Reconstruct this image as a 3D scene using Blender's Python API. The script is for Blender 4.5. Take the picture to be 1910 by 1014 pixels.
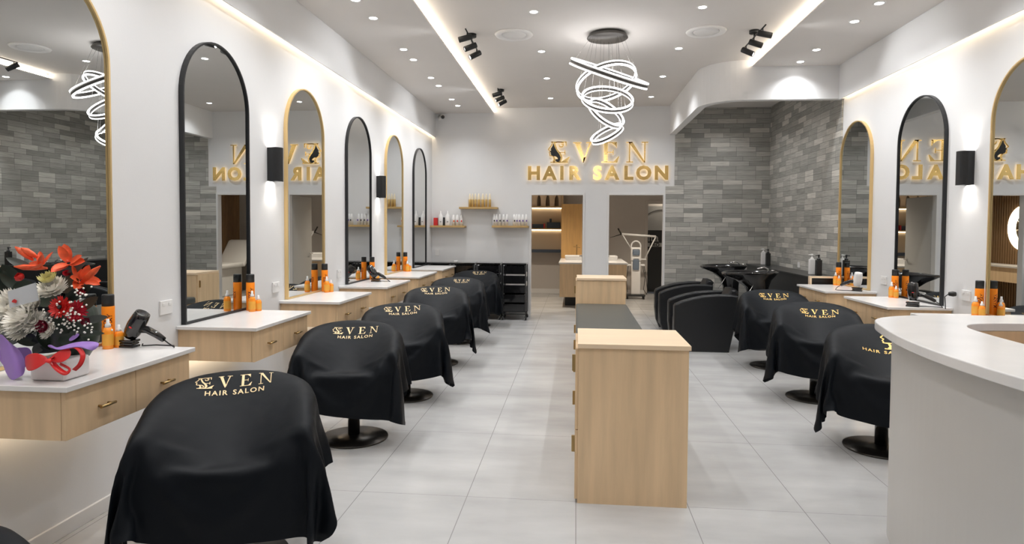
import bpy, bmesh, math, random
from mathutils import Vector, Matrix
PI = math.pi
sc = bpy.context.scene
for o in list(bpy.data.objects): bpy.data.objects.remove(o)
COL = sc.collection

# ------------------------------------------------------------------ camera
FPX = 1200.0; CX, CY = 955.0, 467.0; EYE = 1.5
yaw = math.atan(119/FPX); pitch = math.radians(2.03); roll = math.radians(0.33)
fw = Vector((-math.sin(yaw)*math.cos(pitch), math.cos(yaw)*math.cos(pitch), -math.sin(pitch)))
r0 = Vector((math.cos(yaw), math.sin(yaw), 0)); u0 = r0.cross(fw)
rr = math.cos(roll)*r0 + math.sin(roll)*u0; uu = -math.sin(roll)*r0 + math.cos(roll)*u0
cam = bpy.data.cameras.new('camera'); co = bpy.data.objects.new('camera', cam); COL.objects.link(co)
M = Matrix((rr, uu, -fw)).transposed().to_4x4(); M.translation = (0, 0, EYE); co.matrix_world = M
cam.sensor_width = 36; cam.sensor_fit = 'HORIZONTAL'; cam.lens = 36*FPX/1910
cam.shift_x = 0.0; cam.shift_y = (CY-507)/1910; cam.clip_start = 0.05
sc.camera = co
# ------------------------------------------------------------------ world, exposure
w = bpy.data.worlds.new('world'); sc.world = w; w.use_nodes = True
w.node_tree.nodes['Background'].inputs[0].default_value = (0.9, 0.93, 1, 1)
w.node_tree.nodes['Background'].inputs[1].default_value = 0.05
sc.view_settings.view_transform = 'Standard'; sc.view_settings.look = 'None'
sc.view_settings.gamma = 1; sc.view_settings.use_curve_mapping = False
sc.view_settings.exposure = -0.12
SPOT_W = 27.0        # each ceiling downlight
COVE = 13.0           # warm LED strips above the mirrors
RECESS = 20.0         # LED strips round the raised ceiling
UNDER = 14.0          # LED strips under the vanities
SCONCE = 5.0
COOL = (0.97, 0.985, 1.0); WARM = (1.0, 0.80, 0.55); SOFT = (1.0, 0.88, 0.72)

# ------------------------------------------------------------------ materials
def mat(name, col, rough=0.5, metal=0.0, bump=0.0, bscale=40, sheen=0.0, spec=0.5, coat=0.0, mottle=0.0, mscale=3.0, stretch=(1,1,1), alpha=None, trans=0.0):
    m = bpy.data.materials.new(name); m.use_nodes = True
    nt = m.node_tree; b = nt.nodes['Principled BSDF']; L = nt.links
    b.inputs['Base Color'].default_value = (*col, 1); b.inputs['Roughness'].default_value = rough
    b.inputs['Metallic'].default_value = metal; b.inputs['Specular IOR Level'].default_value = spec
    b.inputs['Sheen Weight'].default_value = sheen; b.inputs['Coat Weight'].default_value = coat
    b.inputs['Transmission Weight'].default_value = trans
    tc = nt.nodes.new('ShaderNodeTexCoord'); mp = nt.nodes.new('ShaderNodeMapping')
    L.new(tc.outputs['Object'], mp.inputs[0]); mp.inputs['Scale'].default_value = stretch
    n = nt.nodes.new('ShaderNodeTexNoise'); n.inputs['Scale'].default_value = mscale; n.inputs['Detail'].default_value = 5
    L.new(mp.outputs[0], n.inputs['Vector'])
    mx = nt.nodes.new('ShaderNodeMixRGB'); mr = nt.nodes.new('ShaderNodeMapRange')
    mr.inputs[1].default_value = 0.3; mr.inputs[2].default_value = 0.7
    L.new(n.outputs['Fac'], mr.inputs[0]); L.new(mr.outputs[0], mx.inputs[0])
    k = mottle if mottle else 0.01
    mx.inputs[1].default_value = tuple(c*(1-k) for c in col)+(1,)
    mx.inputs[2].default_value = tuple(min(1, c*(1+k)) for c in col)+(1,)
    L.new(mx.outputs[0], b.inputs['Base Color'])
    if bump:
        n2 = nt.nodes.new('ShaderNodeTexNoise'); n2.inputs['Scale'].default_value = bscale; n2.inputs['Detail'].default_value = 6
        L.new(mp.outputs[0], n2.inputs['Vector'])
        bp = nt.nodes.new('ShaderNodeBump'); bp.inputs['Strength'].default_value = bump; bp.inputs['Distance'].default_value = 0.01
        L.new(n2.outputs['Fac'], bp.inputs['Height']); L.new(bp.outputs[0], b.inputs['Normal'])
    return m
def emat(name, col, s):
    m = bpy.data.materials.new(name); m.use_nodes = True; nt = m.node_tree
    for n in list(nt.nodes): nt.nodes.remove(n)
    e = nt.nodes.new('ShaderNodeEmission'); o = nt.nodes.new('ShaderNodeOutputMaterial')
    e.inputs[0].default_value = (*col, 1); e.inputs[1].default_value = s
    nt.links.new(e.outputs[0], o.inputs[0]); return m
def mathn(nt, op, a, b=None):
    n = nt.nodes.new('ShaderNodeMath'); n.operation = op
    for i, v in enumerate((a, b)):
        if v is None: continue
        if isinstance(v, (int, float)): n.inputs[i].default_value = v
        else: nt.links.new(v, n.inputs[i])
    return n.outputs[0]
def floor_mat():
    m = mat('pale_porcelain_floor', (0.47, 0.468, 0.465), 0.27, mottle=0.13, mscale=1.3, stretch=(1, 2.6, 1), bump=0.03, bscale=8)
    nt = m.node_tree; b = nt.nodes['Principled BSDF']; L = nt.links
    g = nt.nodes.new('ShaderNodeNewGeometry'); s = nt.nodes.new('ShaderNodeSeparateXYZ'); L.new(g.outputs['Position'], s.inputs[0])
    def line(out, off, per, wd):
        a = mathn(nt, 'FRACT', mathn(nt, 'DIVIDE', mathn(nt, 'ADD', out, 100*per-off), per))
        a = mathn(nt, 'ABSOLUTE', mathn(nt, 'SUBTRACT', a, 0.5))
        return mathn(nt, 'GREATER_THAN', a, 0.5-wd/per/2)
    ln = mathn(nt, 'MAXIMUM', line(s.outputs[0], 0.013, 0.605, 0.0042), line(s.outputs[1], 3.5, 1.1, 0.003))
    mx = nt.nodes.new('ShaderNodeMixRGB'); L.new(ln, mx.inputs[0]); old = b.inputs['Base Color'].links[0].from_socket
    L.new(old, mx.inputs[1]); mx.inputs[2].default_value = (0.25, 0.245, 0.24, 1); L.new(mx.outputs[0], b.inputs['Base Color'])
    return m
def plank_mat(axis):
    m = mat('grey_stone_plank_tile', (0.3, 0.3, 0.3), 0.55)
    nt = m.node_tree; b = nt.nodes['Principled BSDF']; L = nt.links
    g = nt.nodes.new('ShaderNodeNewGeometry'); s = nt.nodes.new('ShaderNodeSeparateXYZ'); L.new(g.outputs['Position'], s.inputs[0])
    zz = mathn(nt, 'DIVIDE', s.outputs[2], 0.0765); row = mathn(nt, 'FLOOR', zz)
    wn = nt.nodes.new('ShaderNodeTexWhiteNoise'); wn.noise_dimensions = '1D'; L.new(row, wn.inputs['W'])
    uu_ = mathn(nt, 'ADD', mathn(nt, 'DIVIDE', s.outputs[axis], 0.31), mathn(nt, 'MULTIPLY', mathn(nt, 'ROUND', mathn(nt, 'MULTIPLY', wn.outputs['Value'], 3)), 0.333))
    col = mathn(nt, 'FLOOR', uu_)
    cb = nt.nodes.new('ShaderNodeCombineXYZ'); L.new(row, cb.inputs[0]); L.new(col, cb.inputs[1]); cb.inputs[2].default_value = axis*7
    w2 = nt.nodes.new('ShaderNodeTexWhiteNoise'); w2.noise_dimensions = '3D'; L.new(cb.outputs[0], w2.inputs['Vector'])
    rp = nt.nodes.new('ShaderNodeValToRGB'); L.new(w2.outputs['Value'], rp.inputs[0])
    el = rp.color_ramp.elements; el[0].color = (0.30, 0.296, 0.272, 1); el[1].color = (0.66, 0.635, 0.58, 1); el[1].position = 1
    e = el.new(0.55); e.color = (0.41, 0.40, 0.368, 1)
    e = el.new(0.85); e.color = (0.52, 0.505, 0.465, 1)
    # long fine grain along each plank
    tc = nt.nodes.new('ShaderNodeMapping'); L.new(g.outputs['Position'], tc.inputs[0])
    sc_ = [3, 3, 60]; sc_[1-axis] = 3; tc.inputs['Scale'].default_value = sc_
    n = nt.nodes.new('ShaderNodeTexNoise'); n.inputs['Scale'].default_value = 1.6; n.inputs['Detail'].default_value = 6; L.new(tc.outputs[0], n.inputs['Vector'])
    mr = nt.nodes.new('ShaderNodeMapRange'); L.new(n.outputs['Fac'], mr.inputs[0]); mr.inputs[1].default_value = .3; mr.inputs[2].default_value = .7; mr.inputs[3].default_value = 0.78; mr.inputs[4].default_value = 1.18
    mu = nt.nodes.new('ShaderNodeMixRGB'); mu.blend_type = 'MULTIPLY'; mu.inputs[0].default_value = 1; L.new(rp.outputs[0], mu.inputs[1]); L.new(mr.outputs[0], mu.inputs[2])
    fz = mathn(nt, 'ABSOLUTE', mathn(nt, 'SUBTRACT', mathn(nt, 'FRACT', zz), 0.5)); fu = mathn(nt, 'ABSOLUTE', mathn(nt, 'SUBTRACT', mathn(nt, 'FRACT', uu_), 0.5))
    ln = mathn(nt, 'MAXIMUM', mathn(nt, 'GREATER_THAN', fz, 0.475), mathn(nt, 'GREATER_THAN', fu, 0.494))
    m2 = nt.nodes.new('ShaderNodeMixRGB'); L.new(ln, m2.inputs[0]); L.new(mu.outputs[0], m2.inputs[1]); m2.inputs[2].default_value = (0.13, 0.127, 0.12, 1)
    L.new(m2.outputs[0], b.inputs['Base Color']); return m
M_ = {}
M_['wall'] = mat('white_paint', (0.76, 0.76, 0.765), 0.7, bump=0.04, bscale=120)
M_['ceil'] = mat('ceiling_paint', (0.72, 0.69, 0.665), 0.8)
M_['floor'] = floor_mat()
M_['tileback'] = plank_mat(0); M_['tileside'] = plank_mat(1)
M_['trim'] = mat('white_trim', (0.78, 0.77, 0.76), 0.45)
M_['wood'] = mat('light_maple', (0.72, 0.52, 0.315), 0.5, mottle=0.10, mscale=2.2, stretch=(9, 9, 0.7), bump=0.02, bscale=6)
M_['woodend'] = mat('light_maple_end', (0.60, 0.44, 0.27), 0.5, mottle=0.08, mscale=2.0, stretch=(14, 1, 0.6))
M_['woodh'] = mat('light_maple_horizontal', (0.80, 0.62, 0.43), 0.45, mottle=0.05, mscale=2, stretch=(1, 6, 6))
M_['shelfwood'] = mat('golden_oak', (0.50, 0.33, 0.13), 0.5, mottle=0.12, mscale=2, stretch=(2, 9, 9))
M_['stone'] = mat('white_quartz', (0.80, 0.785, 0.775), 0.22, mottle=0.03, mscale=5)
M_['gold'] = mat('brushed_gold', (0.42, 0.29, 0.13), 0.35, 1.0)
M_['goldframe'] = mat('gold_frame', (0.80, 0.58, 0.28), 0.35, .65)
M_['signgold'] = mat('polished_gold', (0.93, 0.66, 0.26), 0.16, 1.0)
M_['blackframe'] = mat('black_frame', (0.012, 0.013, 0.015), 0.4)
M_['mirror'] = mat('mirror_glass', (0.68, 0.70, 0.70), 0.0, 1.0)
M_['black'] = mat('matt_black', (0.012, 0.013, 0.014), 0.45)
M_['blackgloss'] = mat('gloss_black', (0.008, 0.008, 0.009), 0.12, coat=0.5)
M_['leather'] = mat('black_leather', (0.007, 0.008, 0.010), 0.42, bump=0.12, bscale=160)
M_['cushion'] = mat('charcoal_vinyl', (0.075, 0.078, 0.072), 0.42, bump=0.1, bscale=120)
M_['cape'] = mat('black_cape_fabric', (0.0035, 0.0050, 0.0075), 0.55, sheen=0.0, bump=0.25, bscale=5, spec=0.16)
M_['print'] = mat('gold_print', (0.66, 0.50, 0.27), 0.45, 0.25)
M_['printy'] = mat('yellow_gold_print', (0.85, 0.56, 0.16), 0.45, 0.2)
M_['chrome'] = mat('chrome', (0.75, 0.75, 0.75), 0.15, 1.0)
M_['disc'] = mat('dark_satin_metal', (0.05, 0.046, 0.042), 0.28, 0.8)
M_['white'] = mat('white_plastic', (0.80, 0.79, 0.78), 0.35)
M_['orange'] = mat('orange_plastic', (1.0, 0.27, 0.004), 0.35)
M_['amber'] = mat('amber_liquid', (1.0, 0.31, 0.02), 0.2, coat=0.4)
M_['label'] = mat('yellow_orange_label', (0.85, 0.40, 0.05), 0.5)
M_['darkred'] = mat('dark_red_ink', (0.10, 0.012, 0.004), 0.5)
M_['red'] = mat('red_card', (0.62, 0.03, 0.03), 0.45)
M_['tan'] = mat('tan_plastic', (0.62, 0.42, 0.16), 0.35)
M_['cream'] = mat('cream_plastic', (0.80, 0.70, 0.52), 0.35)
M_['purple'] = mat('purple_ink', (0.12, 0.05, 0.30), 0.5)
M_['greige'] = mat('greige_paint', (0.55, 0.515, 0.48), 0.7)
M_['navy'] = mat('navy_plastic', (0.03, 0.045, 0.07), 0.5)
M_['led_cool'] = emat('downlight_led', (1, 0.98, 0.96), 30)
M_['led_cove'] = emat('cove_led', WARM, COVE)
M_['led_recess'] = emat('recess_led', SOFT, RECESS)
M_['led_under'] = emat('under_led', WARM, UNDER)
M_['led_halo'] = emat('halo_led', (1.0, 0.70, 0.36), 2.6)
M_['led_ring'] = emat('ring_led', (1.0, 0.98, 0.97), 8.5)
M_['led_shelf'] = emat('shelf_led', (1.0, 0.84, 0.62), 9)
M_['led_sconce'] = emat('sconce_led', (1, 0.95, 0.88), 25)

# ------------------------------------------------------------------ helpers
def link(name, me, m=None, parent=None, loc=None, rot=None):
    o = bpy.data.objects.new(name, me); COL.objects.link(o)
    if m is not None:
        for mm in (m if isinstance(m, (list, tuple)) else [m]): me.materials.append(mm)
    if parent: o.parent = parent
    if loc is not None: o.location = loc
    if rot is not None: o.rotation_euler = rot
    return o
def thing(name, label, cat, loc=(0, 0, 0), rotz=0, group=None):
    o = bpy.data.objects.new(name, None); COL.objects.link(o); o.location = loc; o.rotation_euler = (0, 0, rotz)
    o.empty_display_size = 0.05
    o['label'] = label; o['category'] = cat
    if group: o['group'] = group
    return o
def tag(o, label, cat, group=None):
    o['label'] = label; o['category'] = cat
    if group: o['group'] = group
    return o
class MB:
    def __init__(s): s.bm = bmesh.new(); s.mi = 0
    def _fin(s, vs):
        for f in {f for v in vs for f in v.link_faces}: f.material_index = s.mi
    def box(s, a, b, bev=0.0, seg=2):
        r = bmesh.ops.create_cube(s.bm, size=1.0); vs = r['verts']
        for v in vs:
            for i in range(3): v.co[i] = a[i] if v.co[i] < 0 else b[i]
        s._fin(vs)
        if bev:
            es = list({e for v in vs for e in v.link_edges})
            rb = bmesh.ops.bevel(s.bm, geom=es, offset=bev, segments=seg, affect='EDGES', profile=0.5)
            for f in rb['faces']: f.material_index = s.mi
        return s
    def prism(s, pts, lo, hi, axis=2, bev=0):
        """polygon pts (2-D) extruded along axis; the other two axes keep order"""
        def P(p, h):
            if axis == 2: return (p[0], p[1], h)
            if axis == 1: return (p[0], h, p[1])
            return (h, p[0], p[1])
        A = [s.bm.verts.new(P(p, lo)) for p in pts]; B = [s.bm.verts.new(P(p, hi)) for p in pts]
        n = len(pts); fs = [s.bm.faces.new(A), s.bm.faces.new(B)]
        for i in range(n): fs.append(s.bm.faces.new((A[i], A[(i+1) % n], B[(i+1) % n], B[i])))
        for f in fs: f.material_index = s.mi
        bmesh.ops.recalc_face_normals(s.bm, faces=fs)
        if bev:
            es = [e for f in fs[:2] for e in f.edges]
            rb = bmesh.ops.bevel(s.bm, geom=es, offset=bev, segments=2, affect='EDGES', profile=0.5)
            for f in rb['faces']: f.material_index = s.mi
        return s
    def lathe(s, prof, n=24, c=(0, 0, 0), axis=(0, 0, 1), sx=1.0, sy=1.0):
        q = Vector((0, 0, 1)).rotation_difference(Vector(axis)); rings = []
        for r, h in prof:
            if r < 1e-5: rings.append([s.bm.verts.new(q @ Vector((0, 0, h))+Vector(c))])
            else: rings.append([s.bm.verts.new(q @ Vector((r*sx*math.cos(2*PI*i/n), r*sy*math.sin(2*PI*i/n), h))+Vector(c)) for i in range(n)])
        fs = []
        for a, b in zip(rings, rings[1:]):
            for i in range(n):
                j = (i+1) % n
                if len(a) == 1 and len(b) == 1: continue
                if len(a) == 1: fs.append(s.bm.faces.new((a[0], b[i], b[j])))
                elif len(b) == 1: fs.append(s.bm.faces.new((a[i], a[j], b[0])))
                else: fs.append(s.bm.faces.new((a[i], a[j], b[j], b[i])))
        for f in fs: f.material_index = s.mi; f.smooth = True
        return s
    def tube(s, pts, r, n=8, cap=True, taper=None):
        pts = [Vector(p) for p in pts]; rings = []; prev = None
        for k, p in enumerate(pts):
            t = (pts[min(k+1, len(pts)-1)]-pts[max(k-1, 0)]).normalized()
            if prev is None:
                a = t.cross(Vector((0, 0, 1)))
                if a.length < 1e-3: a = t.cross(Vector((1, 0, 0)))
                a.normalize()
            else: a = (prev - t*prev.dot(t)).normalized()
            prev = a; b = t.cross(a); rad = r if taper is None else r*taper[k]
            rings.append([s.bm.verts.new(p+a*rad*math.cos(2*PI*i/n)+b*rad*math.sin(2*PI*i/n)) for i in range(n)])
        fs = []
        for a, b in zip(rings, rings[1:]):
            for i in range(n): fs.append(s.bm.faces.new((a[i], a[(i+1) % n], b[(i+1) % n], b[i])))
        for f in fs: f.smooth = True
        if cap: fs.append(s.bm.faces.new(rings[0][::-1])); fs.append(s.bm.faces.new(rings[-1]))
        for f in fs: f.material_index = s.mi
        return s
    def grid(s, rows, closed=False, smooth=True):
        V = [[s.bm.verts.new(p) for p in r] for r in rows]; fs = []
        for a, b in zip(V, V[1:]):
            n = len(a)
            for i in range(n if closed else n-1):
                j = (i+1) % n; fs.append(s.bm.faces.new((a[i], a[j], b[j], b[i])))
        for f in fs: f.smooth = smooth; f.material_index = s.mi
        return V
    def poly(s, pts):
        f = s.bm.faces.new([s.bm.verts.new(p) for p in pts]); f.material_index = s.mi; return s
    def m(s, i): s.mi = i; return s
    def mesh(s, name, fixn=True):
        if fixn: bmesh.ops.recalc_face_normals(s.bm, faces=s.bm.faces)
        me = bpy.data.meshes.new(name); s.bm.to_mesh(me); s.bm.free(); return me
    def build(s, name, m, parent=None, loc=None, rot=None, fixn=True):
        return link(name, s.mesh(name, fixn), m, parent, loc, rot)
def struct(name, mb, m, parent=None):
    o = mb.build(name, m, parent); o['kind'] = 'structure'; return o
def copy_tree(o, parent=None):
    c = o.copy(); COL.objects.link(c)
    if parent: c.parent = parent
    for ch in list(o.children): copy_tree(ch, c)
    return c
def set_mat(o, m):
    o.data = o.data.copy(); o.data.materials.clear(); o.data.materials.append(m)
def lamp(kind, name, parent, loc, energy, color=COOL, direction=(0, 0, -1), **k):
    l = bpy.data.lights.new(name, kind); l.energy = energy; l.color = color
    for a, b in k.items(): setattr(l, a, b)
    o = bpy.data.objects.new(name, l); COL.objects.link(o); o.parent = parent; o.location = loc
    o.rotation_euler = Vector(direction).to_track_quat('-Z', 'Y').to_euler(); return o
def font_mesh(txt, size, extrude=0.0, offset=0.0, space=1.0, word=1.0):
    c = bpy.data.curves.new('txt', 'FONT'); c.body = txt; c.size = size; c.extrude = extrude; c.offset = offset
    c.space_character = space; c.space_word = word; c.align_x = 'CENTER'; c.resolution_u = 3
    o = bpy.data.objects.new('txt', c); COL.objects.link(o)
    bpy.context.view_layer.update()
    me = bpy.data.meshes.new_from_object(o.evaluated_get(bpy.context.evaluated_depsgraph_get()))
    bpy.data.objects.remove(o); bpy.data.curves.remove(c); return me

# ================================================================== SETTING
XL, XLS, XR, XRS = -2.454, -2.392, 3.13, 3.065
YB, YF = 10.83, -2.6
YD = 14.82
ZC, ZR, ZS = 3.43, 3.51, 3.03
YK = 7.97          # face of the curtain bulkhead
struct('floor', MB().box((XL-.1, YF-.1, -0.1), (XR+.3, YD+.3, 0)), M_['floor'])
struct('wall_left', MB().box((XL-.1, YF, 0), (XL, YB+.1, 3.7)), M_['wall'])
struct('wall_right', MB().box((XR, YF, 0), (XR+.1, YK+.03, 3.7)).box((XR+.02, YK+.03, 0), (XR+.1, YB+.1, 3.7)), M_['wall'])
struct('wall_front', MB().box((XL-.1, YF-.1, 0), (XR+.1, YF, 3.7)), M_['wall'])
D1, D2, DH = (-.753, .117), (.542, 1.434), 2.056
wb = MB()
for a, b in ((XL-.1, D1[0]), (D1[1], D2[0]), (D2[1], XR+.1)): wb.box((a, YB, 0), (b, YB+.1, DH))
wb.box((XL-.1, YB, DH), (XR+.1, YB+.1, 3.7))
struct('wall_back', wb, M_['wall'])
# stone plank cladding on the wash-area walls
struct('wall_back_tiles', MB().prism([(1.462, 0), (XR+.01, 0), (XR+.01, 3.47), (1.606, 3.47), (1.606, 2.198), (1.462, 2.198)], YB-.012, YB, axis=1), M_['tileback'])
struct('wall_right_tiles', MB().box((XR-.015, YK+.035, 0), (XR+.02, YB-.012, 3.47)), M_['tileside'])
# side soffits, lower ceiling margins, raised ceiling
struct('ceiling', MB().box((XLS-.03, YF, ZC-.0005), (-1.40, YB, ZC+.012)).box((2.07, YF, ZC-.0005), (XRS+.03, YK, ZC+.012))
       .box((-1.40, YF, ZC), (2.07, -1.8, ZC+.012)).box((XLS, YF, ZR+.0), (XRS+.06, YB, ZR+.02))
       .box((-1.46, -1.8, ZC+.012), (-1.45, YB, ZR)).box((2.12, -1.8, ZC+.012), (2.13, YK, ZR)), M_['ceil'])
struct('trim_1', MB().box((XLS-.012, YF, ZS), (XLS, YB, ZC)).box((XL, YF, ZC-.02), (XLS-.012, YB, ZC)), M_['wall'])
struct('trim_2', MB().box((XRS, YF, ZS), (XRS+.012, YK, ZC)).box((XRS+.012, YF, ZC-.02), (XR, YK, ZC)), M_['wall'])
# bulkhead round the wash area: straight run, rounded corner, return to the back wall
def bulk(off):
    pts = [(XR+.05, YK+off), (2.02, YK+off)]; cx_, cy_, r = 2.02, YK+.50, .50-off
    for k in range(1, 13):
        a = PI/2*k/12; pts.append((cx_-r*math.sin(a), cy_-r*math.cos(a)))
    pts.append((1.52+off, YB)); return pts
o1, i1 = bulk(0), bulk(.10)
bk = MB(); bk.prism(o1+i1[::-1], ZS+.01, ZR)
ob = struct('trim_3', bk, M_['wall'])
for p in ob.data.polygons: p.use_smooth = False
struct('ceiling_wash_area', MB().prism(bulk(.05)+[(XR+.05, YB)], 3.47, 3.50), M_['ceil'])
# LED strips
def strip(name, label, boxes, m):
    mb = MB()
    for a, b in boxes: mb.box(a, b)
    tag(mb.build(name, m), label, 'led strip'); return
strip('led_strip', 'warm LED strip hidden in the cove above the left mirrors', [((XL+.008, YF+.05, ZS+.075), (XL+.038, YB-.02, ZS+.083))], M_['led_cove'])
strip('led_strip', 'warm LED strip hidden in the cove above the right mirrors', [((XR-.038, YF+.05, ZS+.075), (XR-.008, YK-.02, ZS+.083))], M_['led_cove'])
strip('led_strip', 'LED strip along the left edge of the raised ceiling', [((-1.448, -1.75, ZC+.02), (-1.435, YB-.02, ZC+.04))], M_['led_recess'])
strip('led_strip', 'LED strip along the right edge of the raised ceiling', [((2.105, -1.75, ZC+.02), (2.118, YK-.02, ZC+.04))], M_['led_recess'])
# skirting
struct('baseboard_left', MB().box((XL, YF, 0), (XL+.014, YB, .075), .002, 1), M_['trim'])
struct('baseboard_right', MB().box((XR-.014, YF, 0), (XR, YK, .075), .002, 1), M_['trim'])
struct('baseboard_back', MB().box((XL, YB-.014, 0), (D1[0]-.02, YB, .085), .002, 1).box((D1[1]+.02, YB-.014, 0), (D2[0]-.02, YB, .085), .002, 1), M_['trim'])
for i, (a, b) in enumerate((D1, D2)):
    struct('trim_%d' % (4+i), MB().box((a-.028, YB-.016, 0), (a+.004, YB+.104, DH+.03), .001, 1).box((b-.004, YB-.016, 0), (b+.028, YB+.104, DH+.03), .001, 1)
           .box((a+.004, YB-.016, DH-.004), (b-.004, YB+.104, DH+.03), .001, 1), M_['trim'])
# ---- rooms behind the two doorways
struct('wall_far', MB().box((-2.3, YD, 0), (1.62, YD+.1, 2.75)).box((1.62, YD, 2.06), (3.3, YD+.1, 2.75)).box((2.45, YD, 0), (3.3, YD+.1, 2.06)).box((1.5, YD+.6, 0), (3.3, YD+.7, 2.75)), M_['greige'])
struct('wall_far_left', MB().box((-2.3, YB+.1, 0), (-2.2, YD, 2.75)), M_['greige'])
struct('wall_far_right', MB().box((3.2, YB+.1, 0), (3.3, YD+.7, 2.75)), M_['greige'])
struct('ceiling_back_room', MB().box((-2.3, YB+.1, 2.7), (3.3, YD+.7, 2.8)), M_['greige'])
struct('baseboard_far', MB().box((-2.2, YD-.014, 0), (1.55, YD, .1)), M_['trim'])
struct('trim_6', MB().box((1.55, YD-.02, 0), (1.62, YD+.1, 2.13), .003, 1).box((2.45, YD-.02, 0), (2.52, YD+.1, 2.13), .003, 1).box((1.62, YD-.02, 2.06), (2.45, YD+.1, 2.13), .003, 1), M_['greige'])
struct('trim_7', MB().box((-.42, YD-.012, 0.0), (-.33, YD, .3)), M_['greige'])
# door leaves opening inwards
M_['door'] = mat('grey_door_paint', (0.55, 0.54, 0.52), 0.5)
def door_leaf(name, x, ang):
    o = struct(name, MB().box((-.02, 0.02, .01), (.018, .83, DH-.01), .002, 1), M_['door']); o.location = (x, YB+.10, 0); o.rotation_euler = (0, 0, ang)
    for s in (-1, 1):
        h = MB().lathe([(0, 0), (.025, 0), (.025, .008), (.01, .012), (.01, .05), (0, .05)], 16, (s*.019, .76, 1.0), (s, 0, 0)).tube([(s*.06, .76, 1), (s*.06, .65, 1)], .009).build('door_handle', M_['chrome'], o)
    for z in (.25, 1.75): MB().lathe([(0, 0), (.008, 0), (.008, .1), (0, .1)], 10, (-.002, .012, z)).build('hinge', M_['chrome'], o)
door_leaf('door_1', D1[1]+.015, 0.0)
door_leaf('door_2', D2[0]-.015, 0.0)

# ================================================================== LIGHT FITTINGS
dl = thing('downlight', '', 'downlight', (0, 0, 0), 0, 'ceiling downlights')
MB().lathe([(.034, 0), (.048, -.004), (.052, 0), (.052, .004)], 28).build('trim_ring', M_['white'], dl)
MB().lathe([(0, -.0015), (.036, -.0015)], 28).build('lamp', M_['led_cool'], dl)
spot = lamp('SPOT', 'lamp_light', dl, (0, 0, -.012), SPOT_W, COOL, spot_size=math.radians(128), spot_blend=1.0, shadow_soft_size=.03)
ORD = ['first', 'second', 'third', 'fourth', 'fifth', 'sixth', 'seventh', 'eighth', 'ninth', 'tenth', 'eleventh', 'twelfth', 'thirteenth', 'fourteenth']
spots = []
rec = [10.07, 8.74, 7.41, 6.06, 4.70, 3.35, 2.0, 0.65, -.7]
for side, x in (('left', -.41), ('right', 1.125)):
    for i, y in enumerate(rec): spots.append((x, y, ZR, '%s round downlight from the back wall in the %s row of the raised ceiling' % (ORD[i], side)))
for i, y in enumerate([10.15, 9.65, 8.72, 8.25, 7.35, 6.92, 5.87, 5.39, 4.5, 4.0, 3.1, 2.6, .9, -.8]):
    spots.append((-1.885, y, ZC, '%s round downlight from the back wall in the ceiling margin over the left chairs' % ORD[i]))
for i, y in enumerate([7.78, 7.28, 6.33, 5.84, 4.9, 4.4, 3.2, 1.6, 0.0]):
    spots.append((2.557, y, ZC, '%s round downlight from the curved bulkhead in the ceiling margin over the right mirrors' % ORD[i]))
for i, (x, y) in enumerate([(2.3, 9.0), (2.3, 10.1)]):
    spots.append((x, y, 3.47, '%s downlight over the wash basins behind the bulkhead' % ('nearer', 'farther')[i]))
for i, (x, y, z, lab) in enumerate(spots):
    o = dl if i == 0 else copy_tree(dl)
    o.location = (x, y, z); o['label'] = lab
    if y > 8.5 and x > -1 and x < 2:      # power raised on the two rows nearest the back wall to brighten it
        for ch_ in o.children:
            if ch_.type == 'LIGHT': ch_.data = ch_.data.copy(); ch_.data.energy = SPOT_W*1.75

# air diffusers
def diffuser(x, y, lab):
    t = thing('air_diffuser', lab, 'air vent', (x, y, ZR), 0, 'round air diffusers')
    MB().lathe([(.125, .0), (.135, -.012), (.165, -.022), (.19, -.018), (.203, -.002), (.2, 0)], 48).build('rim', M_['white'], t)
    MB().lathe([(0, -.016), (.12, -.016), (.128, -.008), (.126, 0)], 48).build('centre_plate', M_['white'], t)
    MB().lathe([(.12, -.001), (.14, -.001)], 48).build('gap', M_['black'], t)
diffuser(-.66, 6.735, 'round white air diffuser in the raised ceiling left of the ring chandelier')
diffuser(1.30, 6.785, 'round white air diffuser in the raised ceiling right of the ring chandelier')

# spotlight bars
def track(x, y, sgn, lab, lit=True):
    t = thing('spotlight_bar', lab, 'ceiling spotlight', (x, y, ZR), 0, 'three-lamp spotlight bars')
    MB().lathe([(0, 0), (.05, 0), (.05, -.03), (.044, -.034), (0, -.034)], 28).build('mounting_base', M_['black'], t)
    MB().tube([(0, 0, -.03), (0, 0, -.075)], .008).tube([(-sgn*.012, -.44, -.08), (-sgn*.012, .32, -.08)], .007).build('crossbar', M_['black'], t)
    for k, yy in enumerate((-.34, -.03, .27)):
        d = Vector((sgn*.92, -.12-.16*k*1.0, -.26-.16*k)).normalized(); c = Vector((-sgn*.01, yy, -.135))
        h = MB(); h.tube([(c.x, yy, -.08), (c.x, yy, -.135)], .005)
        h.lathe([(0, -.05), (.026, -.05), (.029, -.045), (.029, .085), (.025, .087), (.025, .08)], 24, c, d)
        hh = h.build('lamp_head', M_['black'], t)
        MB().lathe([(0, .079), (.0245, .079)], 20, c, d).build('lamp_face', M_['led_cool'] if k == 0 else M_['led_ring'], hh)
        lamp('SPOT', 'lamp_light', hh, c+d*.09, 12, COOL, d, spot_size=math.radians(70), spot_blend=.7, shadow_soft_size=.02)
track(-1.10, 6.70, -1, 'black three-lamp spotlight bar on the raised ceiling at left, the nearer one')
track(-1.11, 9.38, -1, 'black three-lamp spotlight bar on the raised ceiling at left, near the back wall')
track(1.78, 6.80, 1, 'black three-lamp spotlight bar on the raised ceiling at right by the curved bulkhead')

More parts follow.
